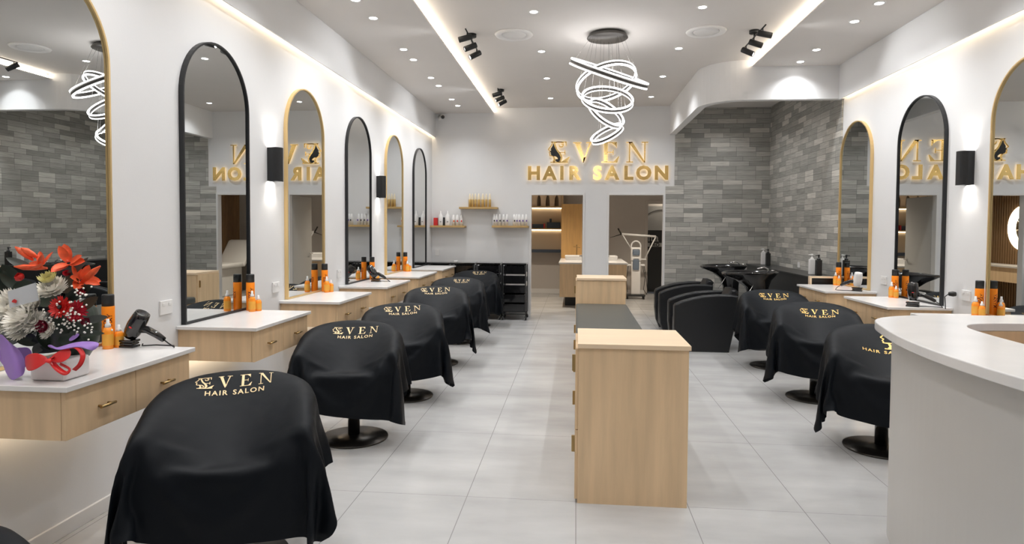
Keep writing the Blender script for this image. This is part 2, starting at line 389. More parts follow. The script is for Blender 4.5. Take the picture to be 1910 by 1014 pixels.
# chandelier
ch = thing('ring_chandelier', 'spiral chandelier of tilted glowing LED rings hung from a dark round canopy', 'chandelier', (.306, 6.8, ZR))
M_['pewter'] = mat('pewter', (0.10, 0.095, 0.09), 0.35, 0.8)
MB().lathe([(0, -.05), (.205, -.05), (.212, -.044), (.185, -.004), (.18, 0)], 48).build('canopy', M_['pewter'], ch)
CR = rr; CU = uu; CF = fw
def px_pt(x, y, Y):
    d = CR*((x-CX)/FPX)+CU*((CY-y)/FPX)+CF; t = Y/d.y; return Vector((0, 0, EYE))+d*t
ccen = Vector((.306, 6.8, ZR))
viewd = (px_pt(1133, 160, 6.8)-Vector((0, 0, EYE))).normalized()
SR = CR; SU = SR.cross(viewd).normalized()*1.0
if SU.z < 0: SU = -SU
wires = MB()
def ring(px, py, apx, ratio, ang, near_low, hgt=.050):
    c = px_pt(px, py, 6.8)-ccen; R = apx*6.8/FPX*1.005
    a = math.radians(ang); maj = SR*math.cos(a)+SU*math.sin(a); mn = -SR*math.sin(a)+SU*math.cos(a)
    sp = ratio; cp = math.sqrt(1-sp*sp)
    n = (mn*cp - viewd*sp*(1 if near_low else -1)).normalized()
    e1 = maj.normalized(); e2 = n.cross(e1)
    def loop(rad, h, N=72): return [c+e1*rad*math.cos(2*PI*i/N)+e2*rad*math.sin(2*PI*i/N)+n*h for i in range(N)]
    band = MB(); t = .016
    band.grid([loop(R-t, -hgt*.30), loop(R, -hgt*.30), loop(R, hgt*.30), loop(R-t, hgt*.30), loop(R-t, -hgt*.30)], closed=True)
    b = band.build('ring_band', M_['pewter'], ch)
    led = MB()
    for s in (-1, 1):
        led.grid([loop(R-t, s*hgt*.30), loop(R+.003, s*hgt*.30), loop(R+.003, s*hgt*.5), loop(R-t, s*hgt*.5), loop(R-t, s*hgt*.30)], closed=True)
    led.build('led_edge', M_['led_ring'], b)
    for k in range(3):
        th = 2*PI*(k/3.0)+ang; p = c+e1*R*math.cos(th)+e2*R*math.sin(th)
        q = Vector((p.x*.35+.05*math.cos(th), p.y*.35+.05*math.sin(th), -.05)); wires.tube([q, p], .0012, 4)
ring(1136, 137, 74, .10, -17.5, True, .066)
ring(1131, 153, 56, .56, 14, False)
ring(1133, 185, 47, .42, -3, True)
ring(1131, 211, 37, .42, -32, True, .048)
ring(1132, 249.5, 31, .16, 29, True, .048)
wires.build('suspension_wires', M_['chrome'], ch)

# wall sconces
def sconce(side, y, lab):
    s = 1 if side == 'left' else -1; x = XL if side == 'left' else XR
    t = thing('wall_sconce', lab, 'wall light', (x, y, 1.86), 0, 'black up-and-down wall lights')
    pts = [(s*.0, -.05), (s*.05, -.055)]+[(s*(.05+.055*math.sin(PI*k/12)), -.055*math.cos(PI*k/12)) for k in range(1, 12)]+[(s*.05, .055), (0, .05)]
    bd = MB(); n = len(pts)
    bd.grid([[(p[0], p[1], 0) for p in pts], [(p[0], p[1], .27) for p in pts]], closed=True, smooth=False)
    bd.build('housing', M_['blackframe'], t)
    q = [(p[0]*.9+s*.002, p[1]*.9) for p in pts]
    for z in (.02, .25):
        MB().prism(q, z-.002, z+.002).build('diffuser', M_['led_sconce'], t)
    for z, d in ((.262, 1), (.008, -1)):
        lamp('SPOT', 'lamp_light', t, (s*.045, 0, z), SCONCE, (1, .95, .88), (-s*.12, 0, d), spot_size=math.radians(95), spot_blend=.8, shadow_soft_size=.02)
sconce('left', 4.98, 'black half-round sconce between the second and third mirrors on the left wall')
sconce('left', 7.80, 'black half-round sconce between the fourth and fifth mirrors on the left wall')
sconce('right', 5.49, 'black half-round sconce on the right wall between black and near gold mirrors')
sconce('left', 2.08, 'black half-round sconce on the left wall nearer than every mirror')

# security camera
t = thing('security_camera', 'small white dome security camera high in the back left corner', 'camera', (-2.26, YB, 3.36))
MB().lathe([(0, 0), (.045, 0), (.045, .02), (.02, .03), (.02, .06)], 20, (-.06, 0, 0), (0, -1, 0)).tube([(-.06, -.05, 0), (0, -.09, 0)], .018).build('bracket', M_['white'], t)
MB().lathe([(0, -.05), (.035, -.045), (.042, 0), (.036, .04), (0, .045)], 20, (.01, -.1, 0), (.2, -1, -.3)).build('body', M_['chrome'], t)
MB().lathe([(.03, .0), (.026, .02), (0, .026)], 16, (.02, -.135, -.012), (.2, -1, -.3)).build('lens', M_['blackgloss'], t)

# ================================================================== MIRRORS
def arch(w, h, n=28, ins=0.0, y0=0.0):
    r = w/2-ins; pts = [(-r, y0+ins), (r, y0+ins)]
    for k in range(n+1):
        a = PI*k/n; pts.append((r*math.cos(a), y0+h-w/2+r*math.sin(a)))
    return pts
def mirror(side, yc, z0, z1, fm, lab, w=.81):
    s = 1 if side == 'left' else -1; x = XL if side == 'left' else XR; h = z1-z0
    t = thing('arched_mirror', lab, 'mirror', (x, yc, z0), 0, 'arched wall mirrors')
    fr = MB(); o_ = arch(w, h); i_ = arch(w, h, ins=.012); d = .032
    def lp(P, xx): return [(s*xx, p[0], p[1]) for p in P]
    fr.grid([lp(o_, 0), lp(o_, d), lp(i_, d), lp(i_, d-.012)], closed=True, smooth=False)
    fr.build('frame', fm, t)
    MB().prism(arch(w, h, ins=.008), s*.002, s*(d-.013), axis=0).build('glass', M_['mirror'], t)
G, K = M_['goldframe'], M_['blackframe']
mlab = ['gold-framed arched mirror behind the flowers at far left', 'black-framed arched mirror, tallest looking on the left wall',
        'gold-framed arched mirror between the second vanity and the left sconce', 'black-framed arched mirror fourth along the left wall',
        'narrow-looking gold-framed arched mirror fifth along the left wall', 'black-framed arched mirror last on the left wall by the back']
LC = [2.755, 4.19, 5.63, 7.07, 8.49, 9.91]
for i, yc in enumerate(LC): mirror('left', yc, .882, 2.73, G if i % 2 == 0 else K, mlab[i])
mirror('right', 7.59, .855, 2.715, G, 'gold-framed arched mirror on the right wall next to the stone tiles')
mirror('right', 6.215, .855, 2.715, K, 'black-framed arched mirror on the right wall')
mirror('right', 4.80, .855, 2.715, G, 'gold-framed arched mirror cut by the right edge of the photo')

# ================================================================== VANITIES
def vanity(side, y0, y1, ztop, lab, front=.52, low=.215):
    s = 1 if side == 'left' else -1; x = XL if side == 'left' else XR
    t = thing('floating_vanity', lab, 'vanity', (x, y0, 0), 0, 'floating vanity counters'); L = y1-y0
    MB().box(*sorted_box((s*.001, 0, ztop-.022), (s*front, L, ztop)), .003, 2).build('countertop', M_['stone'], t)
    b0, b1 = .02, L-.02; fx = front-.022
    MB().box(*sorted_box((s*.001, b0, ztop-low), (s*(fx-.02), b1, ztop-.022))).build('body', M_['wood'], t)
    mid = (b0+b1)/2
    for a, b in ((b0, mid-.0015), (mid+.0015, b1)):
        d = MB().box(*sorted_box((s*(fx-.019), a, ztop-low), (s*fx, b, ztop-.026)), .0015, 1).build('drawer', M_['wood'], t)
        c = (a+b)/2; zc = ztop-.125
        MB().tube([(s*fx, c-.026, zc), (s*(fx+.024), c-.026, zc)], .005).tube([(s*fx, c+.026, zc), (s*(fx+.024), c+.026, zc)], .005)\
            .tube([(s*(fx+.024), c-.042, zc), (s*(fx+.024), c+.042, zc)], .0065).build('handle', M_['gold'], d)
    MB().box(*sorted_box((s*.05, b0+.04, ztop-low-.008), (s*.07, b1-.04, ztop-low-.001))).build('led_strip', M_['led_under'], t)
def sorted_box(a, b): return tuple(min(p, q) for p, q in zip(a, b)), tuple(max(p, q) for p, q in zip(a, b))
VL = [(2.26, 3.10), (3.73, 4.55), (5.12, 5.96), (6.47, 7.40), (7.85, 8.88), (9.30, 10.30)]
vlab = ['floating vanity with white top holding the flowers, nearest on the left wall', 'floating white-topped timber vanity under the second mirror on the left wall',
        'floating white-topped timber vanity under the third mirror on the left wall', 'floating white-topped timber vanity under the fourth mirror on the left wall',
        'floating white-topped timber vanity under the fifth mirror on the left wall', 'farthest floating timber vanity on the left wall beside the black trolleys']
for (a, b), l in zip(VL, vlab): vanity('left', a, b, .88, l)
vanity('right', 7.03, 7.905, .852, 'floating timber vanity on the right wall beside the stone tiles')
vanity('right', 5.67, 6.56, .852, 'floating timber vanity under the black-framed mirror on the right wall')
vanity('right', 4.40, 5.30, .852, 'floating timber vanity on the right wall hidden behind the reception counter')

# power points
def outlet(side, y, z, lab, w=.115, h=.085, plug=False):
    s = 1 if side == 'left' else -1; x = XL if side == 'left' else XR
    t = thing('power_outlet', lab, 'power outlet', (x, y, z), 0, 'white wall power points')
    MB().box(*sorted_box((0, -w/2, -h/2), (s*.01, w/2, h/2)), .003, 2).build('plate', M_['white'], t)
    for yy in (-w/4, w/4): MB().box(*sorted_box((s*.01, yy-.012, .01), (s*.013, yy+.012, .028)), .001, 1).build('switch', M_['trim'], t)
    return t
outlet('left', 3.63, 1.01, 'white double power point on the left wall above the nearest hair dryer')
outlet('left', 5.055, 1.0, 'white power point under the sconce on the left wall')
outlet('left', 6.48, 1.01, 'white power point between the third and fourth left mirrors')
outlet('right', 5.49, .975, 'white power point with a black plug beside the nearest right mirror')
outlet('right', 6.88, .985, 'white power point between the right-hand mirrors, behind an orange can')
ot = thing('power_outlet', 'small white power point on the stone tiles above the black ledge', 'power outlet', (XR-.015, 9.35, 1.0), 0, 'white wall power points')
MB().box((-.01, -.045, -.035), (0, .045, .04), .002, 1).build('plate', M_['white'], ot)
ot = thing('power_outlet', 'small white power point on the back wall above the black trolleys', 'power outlet', (-2.36, YB, 1.07), 0, 'white wall power points')
MB().box((-.035, -.01, -.055), (.035, 0, .055), .002, 1).build('plate', M_['white'], ot)
pl = MB().lathe([(0, 0), (.018, 0), (.022, .02), (.016, .05), (0, .055)], 14, (XR-.012, 5.62, .975), (-1, .2, 0)).tube([(XR-.06, 5.63, .975), (XR-.085, 5.64, .95), (XR-.09, 5.62, .88), (XR-.11, 5.58, .858)], .004).build('power_plug', M_['black'])
tag(pl, 'black plug and cord in the power point by the nearest right mirror', 'plug')

# ================================================================== LETTERING
def ribbon(pts, wd, n=6):
    """smooth variable-width stroke -> list of quads in 2-D"""
    P = [Vector((p[0], p[1])) for p in pts]; out = []; W = []
    m_ = len(P)
    for i in range(m_-1):
        p0, p1, p2, p3 = P[max(i-1, 0)], P[i], P[i+1], P[min(i+2, m_-1)]
        for k in range(n):
            t = k/n; out.append(.5*((2*p1)+(p2-p0)*t+(2*p0-5*p1+4*p2-p3)*t*t+(3*p1-p0-3*p2+p3)*t**3)); W.append(wd[i]*(1-t)+wd[i+1]*t)
    out.append(P[-1]); W.append(wd[-1]); A = []; B = []
    for i, p in enumerate(out):
        t = (out[min(i+1, len(out)-1)]-out[max(i-1, 0)]); t = t.normalized() if t.length > 1e-6 else Vector((1, 0)); nn = Vector((-t.y, t.x))
        A.append(p+nn*W[i]/2); B.append(p-nn*W[i]/2)
    return [[A[i], B[i], B[i+1], A[i+1]] for i in range(len(out)-1)]
def bar(x0, y0, x1, y1): return [[Vector(p) for p in ((x0, y0), (x1, y0), (x1, y1), (x0, y1))]]
def quad(*p): return [[Vector(q) for q in p]]
GL = {}
GL['V'] = bar(-.02, .95, .38, 1)+bar(.62, .95, .98, 1)+quad((.07, .96), (.30, .96), (.57, .12), (.46, 0))+quad((.46, 0), (.50, 0), (.85, .96), (.76, .96))+quad((.46, 0), (.50, 0), (.62, .28), (.50, .26))
GL['E'] = bar(0, 0, .78, .05)+bar(0, .95, .74, 1)+bar(.12, .03, .30, .97)+bar(.28, .48, .56, .525)+quad((.55, .38), (.585, .38), (.585, .63), (.55, .63))+quad((.67, .97), (.74, 1), (.74, .72), (.71, .72))+quad((.60, .05), (.78, .05), (.86, .30), (.82, .30))+quad((.50, .95), (.70, .95), (.71, .80), (.70, .80))
GL['N'] = bar(-.03, .95, .26, 1)+bar(-.03, 0, .30, .05)+bar(.70, .95, 1.02, 1)+quad((.10, .04), (.16, .04), (.16, .96), (.10, .96))+quad((.83, .0), (.89, .0), (.89, .96), (.83, .96))+quad((.06, 1), (.26, 1), (.89, 0), (.80, 0))
GL['FACE'] = ribbon([(.17, 1.0), (.19, .93), (.13, .80), (.02, .66), (.0, .62), (.09, .55), (.05, .47), (.08, .41), (.07, .35), (.17, .335), (.26, .33)], [.05, .05, .05, .05, .03, .05, .04, .05, .04, .06, .07])
GL['CURL'] = ribbon([(.24, .33), (.30, .12), (.23, .05)], [.06, .10, .12], 4)+ribbon([(.22, .34), (.38, .31), (.47, .20), (.42, .12), (.36, .16)], [.05, .06, .05, .04, .03])
GL['HAIR'] = ribbon([(.26, .97), (.32, .80), (.40, .60), (.54, .42), (.60, .24), (.55, .08), (.44, .05)], [.05, .09, .09, .11, .13, .10, .04])+ribbon([(.30, .93), (.44, .98), (.64, .96), (.72, .92)], [.05, .05, .06, .05])
GL['EARMS'] = bar(.12, .955, .84, 1.0)+quad((.80, .98), (.86, 1), (.85, .78), (.82, .80))+ribbon([(.50, .86), (.54, .76), (.66, .76), (.70, .86), (.60, .88)], [.03, .06, .06, .05, .03])+bar(.52, .46, .78, .50)+quad((.76, .38), (.80, .38), (.80, .60), (.76, .60))+bar(.10, 0, .94, .055)+quad((.62, .05), (.90, .05), (1.02, .28), (.97, .28))
GL['LOGO'] = GL['FACE']+GL['CURL']+GL['HAIR']+GL['EARMS']

# ---- wall sign
sg = thing('wall_sign', 'gold backlit EVEN HAIR SALON lettering with a face emblem on the back wall', 'sign', (0, YB, 0))
def sign_letter(quads, x, z, h, d0=.030, d1=.045, m=None, nm='letter'):
    mb = MB()
    for q in quads: mb.prism([(x+p.x*h, z+p.y*h) for p in q], -d1, -d0, axis=1)
    o = mb.build(nm, m or M_['signgold'], sg)
    hb = MB()
    for q in quads: hb.prism([(x+p.x*h, z+p.y*h) for p in q], -d0+.001, -d0+.004, axis=1)
    hb.build('halo_light', M_['led_halo'], o); return o
def sx(px): return (px-1074.3)/FPX*YB*1.0095-0.003
zb = 2.585; HH = .352
x_ = sx(1023); lo = sign_letter(GL['LOGO'], x_, zb, HH)
lo['label'] = 'capital E drawn round a face in profile'
face = [(.235, .93), (.30, .74), (.40, .55), (.53, .38), (.585, .24), (.55, .09), (.42, .04), (.33, .10), (.36, .18), (.44, .16), (.45, .22), (.36, .30), (.18, .335), (.13, .37), (.13, .42), (.10, .44), (.12, .48), (.07, .52), (.13, .58), (.12, .66), (.20, .80)]
mbf = MB(); mbf.prism([(x_+p[0]*HH, zb+p[1]*HH) for p in face], -.049, -.046, axis=1); mbf.build('emblem_inlay', M_['black'], sg)
for g, px in (('V', 1069), ('E', 1119.5), ('N', 1165)): sign_letter(GL[g], sx(px), zb+(.0), HH*.96)
# second line
def sign_word(word, pxs, z, size):
    for c, px in zip(word, pxs):
        me = font_mesh(c, size, extrude=.0075, offset=.013)
        for v in me.vertices: x0, y0, z0 = v.co; v.co = (x0, -z0, y0)
        o = link('letter', me, M_['signgold'], sg, (sx(px), -.0375, z))
        h = font_mesh(c, size, extrude=.002, offset=.011)
        for v in h.vertices: x0, y0, z0 = v.co; v.co = (x0, -z0, y0)
        link('halo_light', h, M_['led_halo'], o, (0, .012, 0))
sign_word('HAIRSALON', [997, 1025.5, 1048, 1070.5, 1112.5, 1139, 1168, 1195.5, 1227], 2.312, .305)

# ================================================================== SALON CHAIRS AND CAPES
def smooth(a, b, x):
    t = max(0, min(1, (x-a)/(b-a))); return t*t*(3-2*t)
# cloth shapes of three draped capes: (width, length, turn) and a 41x41 grid of points in millimetres, row-wise differences
CAPES = [
    (1.52, 1.36, 0.05, [
-431,-315,35,-6,-19,31,14,-12,27,28,5,21,29,13,20,25,-6,20,12,-26,18,6,-31,18,16,-12,13,20,17,3,5,29,-5,8,21,-5,29,3,-4,37,-2,-3,38,4,-2,37,7,0,38,5,1,37,3,2,38,2,2,39,2,3,37,0,5,38,0,5,38,-1,6,37,-2,6,38,-5,7,35,-10,8,33,-17,10,30,-19,12,26,-5,7,10,21,-4,-5,34,-9,4,24,-10,14,-6,-11,11,-30,-11,14,-27,-13,21,-2,-20,21,19,-27,18,23,-27,13,25,-28,-1,23,-30,-14,15,-33,
24,7,26,-20,-10,33,-3,-18,30,21,-7,25,28,13,20,30,3,19,17,-19,19,2,-33,17,19,-19,14,23,13,4,2,33,-3,10,19,-5,34,-4,-4,36,5,-3,35,11,-3,38,7,0,37,2,2,38,-1,2,38,-3,2,38,-3,3,37,0,4,38,5,6,37,4,6,37,0,7,37,-3,6,37,-7,7,34,-14,10,28,-23,12,28,-11,9,14,25,-4,-6,35,-10,6,23,-10,16,-17,-11,9,-34,-12,21,-18,-15,24,11,-24,18,24,-27,14,25,-28,2,24,-30,-13,13,-32,-18,-6,-34,
25,2,26,-24,0,33,-18,-12,32,5,-18,29,25,1,22,30,10,20,22,-9,18,9,-31,17,19,-25,14,22,6,5,5,34,-2,12,18,-3,31,-3,-4,33,13,-5,36,11,-2,38,2,1,37,-3,2,37,-7,2,38,-5,2,38,-3,3,38,0,4,37,5,5,36,9,7,36,5,7,38,-1,6,37,-3,7,35,-11,9,28,-22,12,26,-13,9,19,24,-4,-3,32,-10,9,16,-10,12,-24,-10,14,-29,-13,26,-4,-20,22,19,-25,15,25,-28,3,25,-30,-10,14,-32,-16,-6,-34,-8,-18,-35,
25,-3,27,-25,7,32,-24,-3,32,-12,-15,32,13,-14,27,28,6,20,29,1,19,17,-25,17,14,-28,16,25,1,6,12,30,-3,5,18,-4,27,7,-5,34,13,-4,37,4,1,37,-3,1,37,-9,1,37,-8,1,38,-5,3,38,-2,3,38,-1,4,37,4,5,36,11,7,35,9,7,37,3,7,38,0,6,36,-5,8,30,-19,11,24,-15,9,20,21,-4,-2,30,-9,14,7,-9,12,-29,-11,21,-19,-15,26,10,-23,18,23,-27,6,25,-29,-8,15,-32,-13,-6,-35,-7,-20,-35,-5,-20,-36,
23,-7,28,-23,13,30,-25,5,32,-22,-6,33,-5,-18,30,20,-8,25,30,5,19,24,-15,18,15,-29,16,25,-4,8,12,27,-5,0,21,-8,30,13,-3,37,5,0,37,-1,1,37,-8,1,36,-10,1,38,-5,1,37,0,2,38,-1,3,38,-3,5,37,-1,5,36,6,7,35,13,7,36,8,7,37,0,7,37,0,7,33,-11,9,25,-17,10,17,17,-4,1,29,-8,18,-3,-10,15,-27,-12,26,-6,-18,22,19,-26,10,25,-28,-5,14,-32,-10,-7,-34,-7,-19,-36,-6,-20,-35,-11,-10,-37,
20,-1,27,-20,10,31,-24,12,30,-24,2,32,-18,-13,33,2,-17,29,26,-3,22,29,-6,19,19,-25,16,23,-8,9,12,27,-5,1,23,-9,32,7,-1,38,1,1,37,-5,1,36,-10,0,37,-3,0,38,3,1,38,3,1,38,0,3,37,-3,4,37,-7,6,36,-3,7,35,7,9,34,13,7,37,4,7,37,0,7,35,-3,8,26,-15,9,15,12,-2,7,26,-9,21,-11,-9,20,-20,-14,25,8,-23,14,23,-27,-1,15,-31,-8,-8,-35,-7,-18,-36,-9,-15,-36,-12,-6,-38,-10,6,-40,
10,13,24,-12,-5,34,-19,11,31,-22,8,30,-22,-9,32,-14,-12,33,10,-11,27,28,-5,20,24,-20,17,24,-9,10,10,26,-5,6,22,-9,34,1,0,37,-1,2,36,-9,0,37,-3,-1,37,5,0,38,4,1,38,1,2,38,0,2,38,-1,3,37,-2,4,37,-7,7,34,-4,9,33,7,11,34,9,8,37,1,6,36,3,7,30,-10,9,14,8,-1,12,19,-9,23,-16,-10,25,-7,-18,19,18,-26,3,14,-30,-7,-7,-35,-9,-15,-36,-10,-8,-38,-10,2,-39,-9,9,-41,-5,11,-41,
-10,21,17,3,-11,39,-9,-6,36,-17,5,30,-20,-4,29,-16,-8,33,-10,-7,33,16,-9,25,27,-15,18,25,-9,11,9,25,-6,12,19,-7,35,-3,1,37,-5,1,36,-4,0,37,3,-2,37,4,0,38,-2,1,38,-2,2,38,-1,3,38,1,3,38,2,3,37,2,4,37,-3,6,31,-4,12,31,6,13,35,5,7,37,5,5,32,-3,6,15,4,1,18,10,-8,26,-13,-11,24,7,-22,7,12,-29,-6,-5,-35,-11,-9,-38,-10,0,-39,-4,9,-41,-3,11,-40,-6,11,-41,-6,11,-41,
-27,11,14,11,-4,41,7,-10,40,-4,-8,36,-17,-3,30,-14,-7,30,-10,-5,34,-3,-7,31,21,-14,23,28,-7,12,11,23,-5,17,17,-6,33,-8,1,37,-4,0,37,-2,-1,37,2,0,37,-1,-1,37,-3,0,38,-1,1,38,1,4,37,1,3,38,2,3,38,3,3,38,2,4,35,0,6,29,1,13,31,5,11,36,8,5,32,-1,6,18,0,1,25,2,-7,28,-3,-14,12,10,-25,-6,-1,-35,-10,-2,-38,-10,6,-41,-5,10,-41,1,13,-41,2,12,-41,-3,12,-41,-8,12,-41,
-31,7,13,11,-5,41,12,-4,41,9,-8,41,0,-5,36,-13,-5,31,-3,-7,32,-4,-6,34,4,-13,25,27,-8,14,16,22,-3,19,15,-5,34,-8,0,37,0,-2,37,-2,-1,36,-1,0,35,1,-5,37,2,0,38,2,0,38,1,2,37,1,0,38,2,1,38,1,3,37,2,6,37,1,7,34,-1,12,29,0,16,30,5,11,32,0,6,25,-4,2,28,1,-9,19,4,-21,-4,5,-31,-10,4,-37,-5,10,-41,-3,12,-41,0,12,-41,2,13,-42,2,13,-40,-3,12,-41,-7,11,-40,
-21,14,12,4,-9,41,10,-6,42,11,-5,41,12,-2,41,2,-2,36,-3,-7,32,6,-8,32,1,-11,29,16,-11,19,20,17,-1,21,16,-5,34,-3,-1,38,0,-3,36,1,-4,35,3,-4,35,5,-10,36,4,-6,37,3,-4,38,3,-2,38,3,0,37,1,2,38,1,6,36,-1,11,36,-2,12,35,-2,14,33,-5,16,29,-4,18,29,-3,12,32,-4,2,24,4,-17,2,7,-30,-5,10,-35,-2,12,-36,2,12,-41,1,13,-41,1,13,-41,0,13,-41,0,13,-41,-4,11,-40,-1,11,-41,
3,21,9,-1,-9,42,1,-7,42,3,-6,42,7,-4,42,10,-4,41,4,-7,37,5,-9,30,12,-9,30,12,-11,26,22,11,4,23,18,-6,35,-2,-2,37,-1,-4,36,6,-7,36,7,-8,35,7,-11,34,6,-12,36,8,-10,36,5,-4,38,3,1,38,1,4,36,-2,10,35,-4,15,34,-5,16,34,-4,15,34,-5,16,33,-7,18,31,-9,17,34,-2,0,16,10,-27,1,14,-35,1,13,-35,2,13,-36,1,12,-40,-1,13,-41,0,13,-41,0,11,-41,3,11,-41,5,11,-41,6,9,-41,
11,21,7,7,-8,42,-2,-6,43,-2,-5,42,-3,-5,43,0,-6,42,2,-7,40,4,-11,34,12,-11,33,15,-11,30,27,4,12,29,17,-6,36,4,-4,36,1,-6,35,8,-12,33,11,-14,33,10,-15,34,10,-13,36,8,-8,38,5,-3,37,3,1,38,0,5,37,-1,10,35,-4,13,34,-6,16,33,-6,18,33,-7,17,33,-7,19,33,-7,16,35,1,-3,16,11,-29,2,14,-36,0,13,-36,1,13,-35,2,12,-39,3,12,-41,5,10,-41,7,9,-41,9,8,-41,7,10,-42,4,10,-41,
-10,21,8,6,-6,42,7,-5,42,6,-5,43,3,-6,42,1,-5,42,0,-6,39,3,-9,36,5,-11,36,6,-12,36,25,-4,22,37,11,-4,35,10,-9,33,10,-14,33,11,-16,33,12,-16,34,10,-13,35,9,-10,37,7,-6,38,5,-3,38,3,1,37,1,5,37,-2,9,35,-3,13,35,-6,15,34,-5,16,33,-7,18,33,-7,18,34,-5,15,35,1,-4,17,10,-29,4,12,-35,3,12,-36,4,12,-36,6,10,-37,6,11,-41,6,10,-42,5,10,-41,7,9,-42,4,10,-42,-1,9,-42,
-16,22,7,0,-6,43,8,-5,43,7,-6,42,8,-4,43,8,-4,42,8,-4,37,5,-6,37,3,-9,37,4,-10,36,23,-4,25,36,6,0,34,12,-13,33,11,-15,34,12,-15,34,10,-13,35,10,-12,36,8,-9,36,8,-6,38,5,-3,38,3,0,37,1,5,37,-2,9,36,-3,12,35,-5,14,35,-5,15,33,-6,18,33,-7,17,35,-4,13,35,1,-5,19,8,-28,5,10,-36,4,10,-36,4,11,-37,3,10,-36,3,10,-41,4,11,-42,4,11,-42,4,12,-41,-1,9,-42,-3,7,-43,
5,23,4,1,-3,43,5,-5,43,5,-4,43,3,-5,43,4,-4,43,6,-5,38,5,-5,37,6,-7,37,8,-7,36,22,-3,26,35,5,3,35,11,-11,33,11,-15,34,11,-13,35,10,-12,35,10,-11,36,8,-9,37,7,-6,37,5,-3,38,4,0,38,0,5,37,-1,9,36,-3,11,35,-4,13,35,-5,15,34,-6,16,34,-5,16,35,-4,12,34,1,-6,17,8,-29,4,9,-37,5,9,-36,3,10,-37,0,9,-37,-1,10,-40,-1,10,-42,2,10,-42,3,11,-41,1,10,-42,2,7,-42,
19,27,1,4,-4,44,2,-4,43,3,-4,43,3,-4,43,4,-5,43,3,-5,38,2,-5,38,2,-4,37,2,-4,38,17,-3,29,35,4,7,34,10,-10,34,11,-14,35,10,-12,34,10,-12,36,10,-11,36,8,-8,37,7,-6,37,5,-3,38,3,1,38,1,5,37,-1,7,37,-3,11,35,-4,12,36,-4,14,34,-5,15,35,-5,15,35,-4,11,34,2,-7,17,8,-30,6,9,-36,2,9,-36,-1,9,-37,-2,9,-37,-1,9,-39,0,9,-42,4,8,-43,5,7,-41,6,9,-42,4,9,-42,
15,29,3,5,-4,43,2,-4,43,1,-4,44,1,-4,43,1,-4,43,0,-3,38,0,-4,38,0,-4,38,0,-3,37,14,-3,32,33,3,11,35,9,-7,34,10,-13,35,10,-12,35,9,-11,36,9,-10,36,8,-7,37,7,-6,38,5,-3,38,4,1,37,1,4,38,-1,7,36,-2,10,36,-4,12,36,-4,12,35,-4,14,35,-5,15,36,-3,9,34,2,-8,18,7,-30,3,9,-36,0,8,-37,1,9,-37,3,9,-36,4,7,-38,7,5,-43,8,5,-42,4,5,-42,0,9,-41,-4,9,-42,
0,31,3,6,-3,43,1,-3,44,1,-4,43,1,-3,44,0,-4,42,1,-4,38,-1,-3,38,0,-4,38,1,-4,38,11,-3,34,30,3,15,36,7,-5,35,10,-12,35,10,-12,36,9,-9,36,8,-9,36,8,-7,37,7,-5,38,5,-3,38,3,1,38,1,4,37,0,7,37,-2,8,37,-3,11,35,-4,12,36,-3,12,36,-4,14,36,-2,7,35,2,-9,17,6,-30,4,8,-36,6,6,-37,6,8,-37,4,7,-37,4,6,-37,3,5,-43,0,6,-42,-5,1,-42,-4,5,-41,0,11,-42,
-16,28,5,6,-3,43,6,-1,43,4,-2,44,4,-3,43,3,-3,42,2,-3,38,1,-4,37,0,-3,38,1,-4,38,7,-3,36,28,1,19,37,7,-2,35,9,-11,35,10,-11,36,9,-9,37,7,-7,36,8,-6,38,6,-5,37,5,-2,38,3,1,38,1,3,38,0,6,37,-1,8,37,-2,9,36,-3,11,36,-4,11,36,-3,12,37,-1,5,34,2,-9,19,6,-31,5,7,-36,5,7,-37,3,5,-37,-1,5,-38,-1,5,-38,0,5,-42,2,6,-43,4,3,-41,5,5,-40,-1,8,-42,
-18,23,4,2,-2,44,6,-1,43,6,-1,43,6,-1,44,5,-2,41,5,-2,37,5,-1,38,5,-3,38,3,-3,38,6,-2,36,26,1,22,37,5,2,36,9,-9,36,9,-10,36,8,-8,36,8,-7,37,6,-5,38,6,-3,38,5,-2,37,3,0,38,2,3,38,0,5,38,-1,7,36,-2,9,37,-2,9,37,-3,10,37,-2,9,37,-1,4,34,3,-11,17,6,-31,3,5,-37,0,5,-37,1,5,-38,1,5,-38,3,4,-37,7,3,-41,7,4,-42,8,6,-42,8,6,-39,0,8,-42,
2,23,1,1,0,44,5,-1,44,4,-2,43,5,0,44,4,-1,41,5,-2,37,5,-1,38,5,0,38,4,0,37,7,-1,37,24,1,25,36,5,6,37,7,-6,36,8,-8,36,8,-7,37,7,-6,38,7,-4,37,5,-3,38,5,-1,38,3,0,38,2,3,38,1,4,37,-1,6,37,-1,7,37,-2,9,37,-2,8,38,-1,7,37,0,2,33,3,-13,17,5,-32,4,4,-37,4,4,-38,5,4,-37,5,4,-38,3,5,-37,4,3,-41,3,5,-42,9,5,-40,12,5,-39,-1,6,-42,
21,20,-2,6,-2,43,3,0,44,4,0,44,2,1,43,2,1,42,2,1,37,2,1,38,1,1,38,1,2,38,2,1,38,20,1,29,34,4,10,37,6,-3,37,8,-6,37,7,-5,37,6,-5,38,6,-3,37,5,-2,38,4,-1,38,3,1,38,3,2,38,1,4,38,0,5,37,-1,6,38,-1,6,37,-1,7,38,-1,5,37,1,0,32,4,-17,14,3,-33,4,2,-38,4,2,-38,4,2,-37,4,2,-38,3,3,-38,5,7,-39,6,7,-41,4,2,-40,4,-2,-40,0,1,-43,
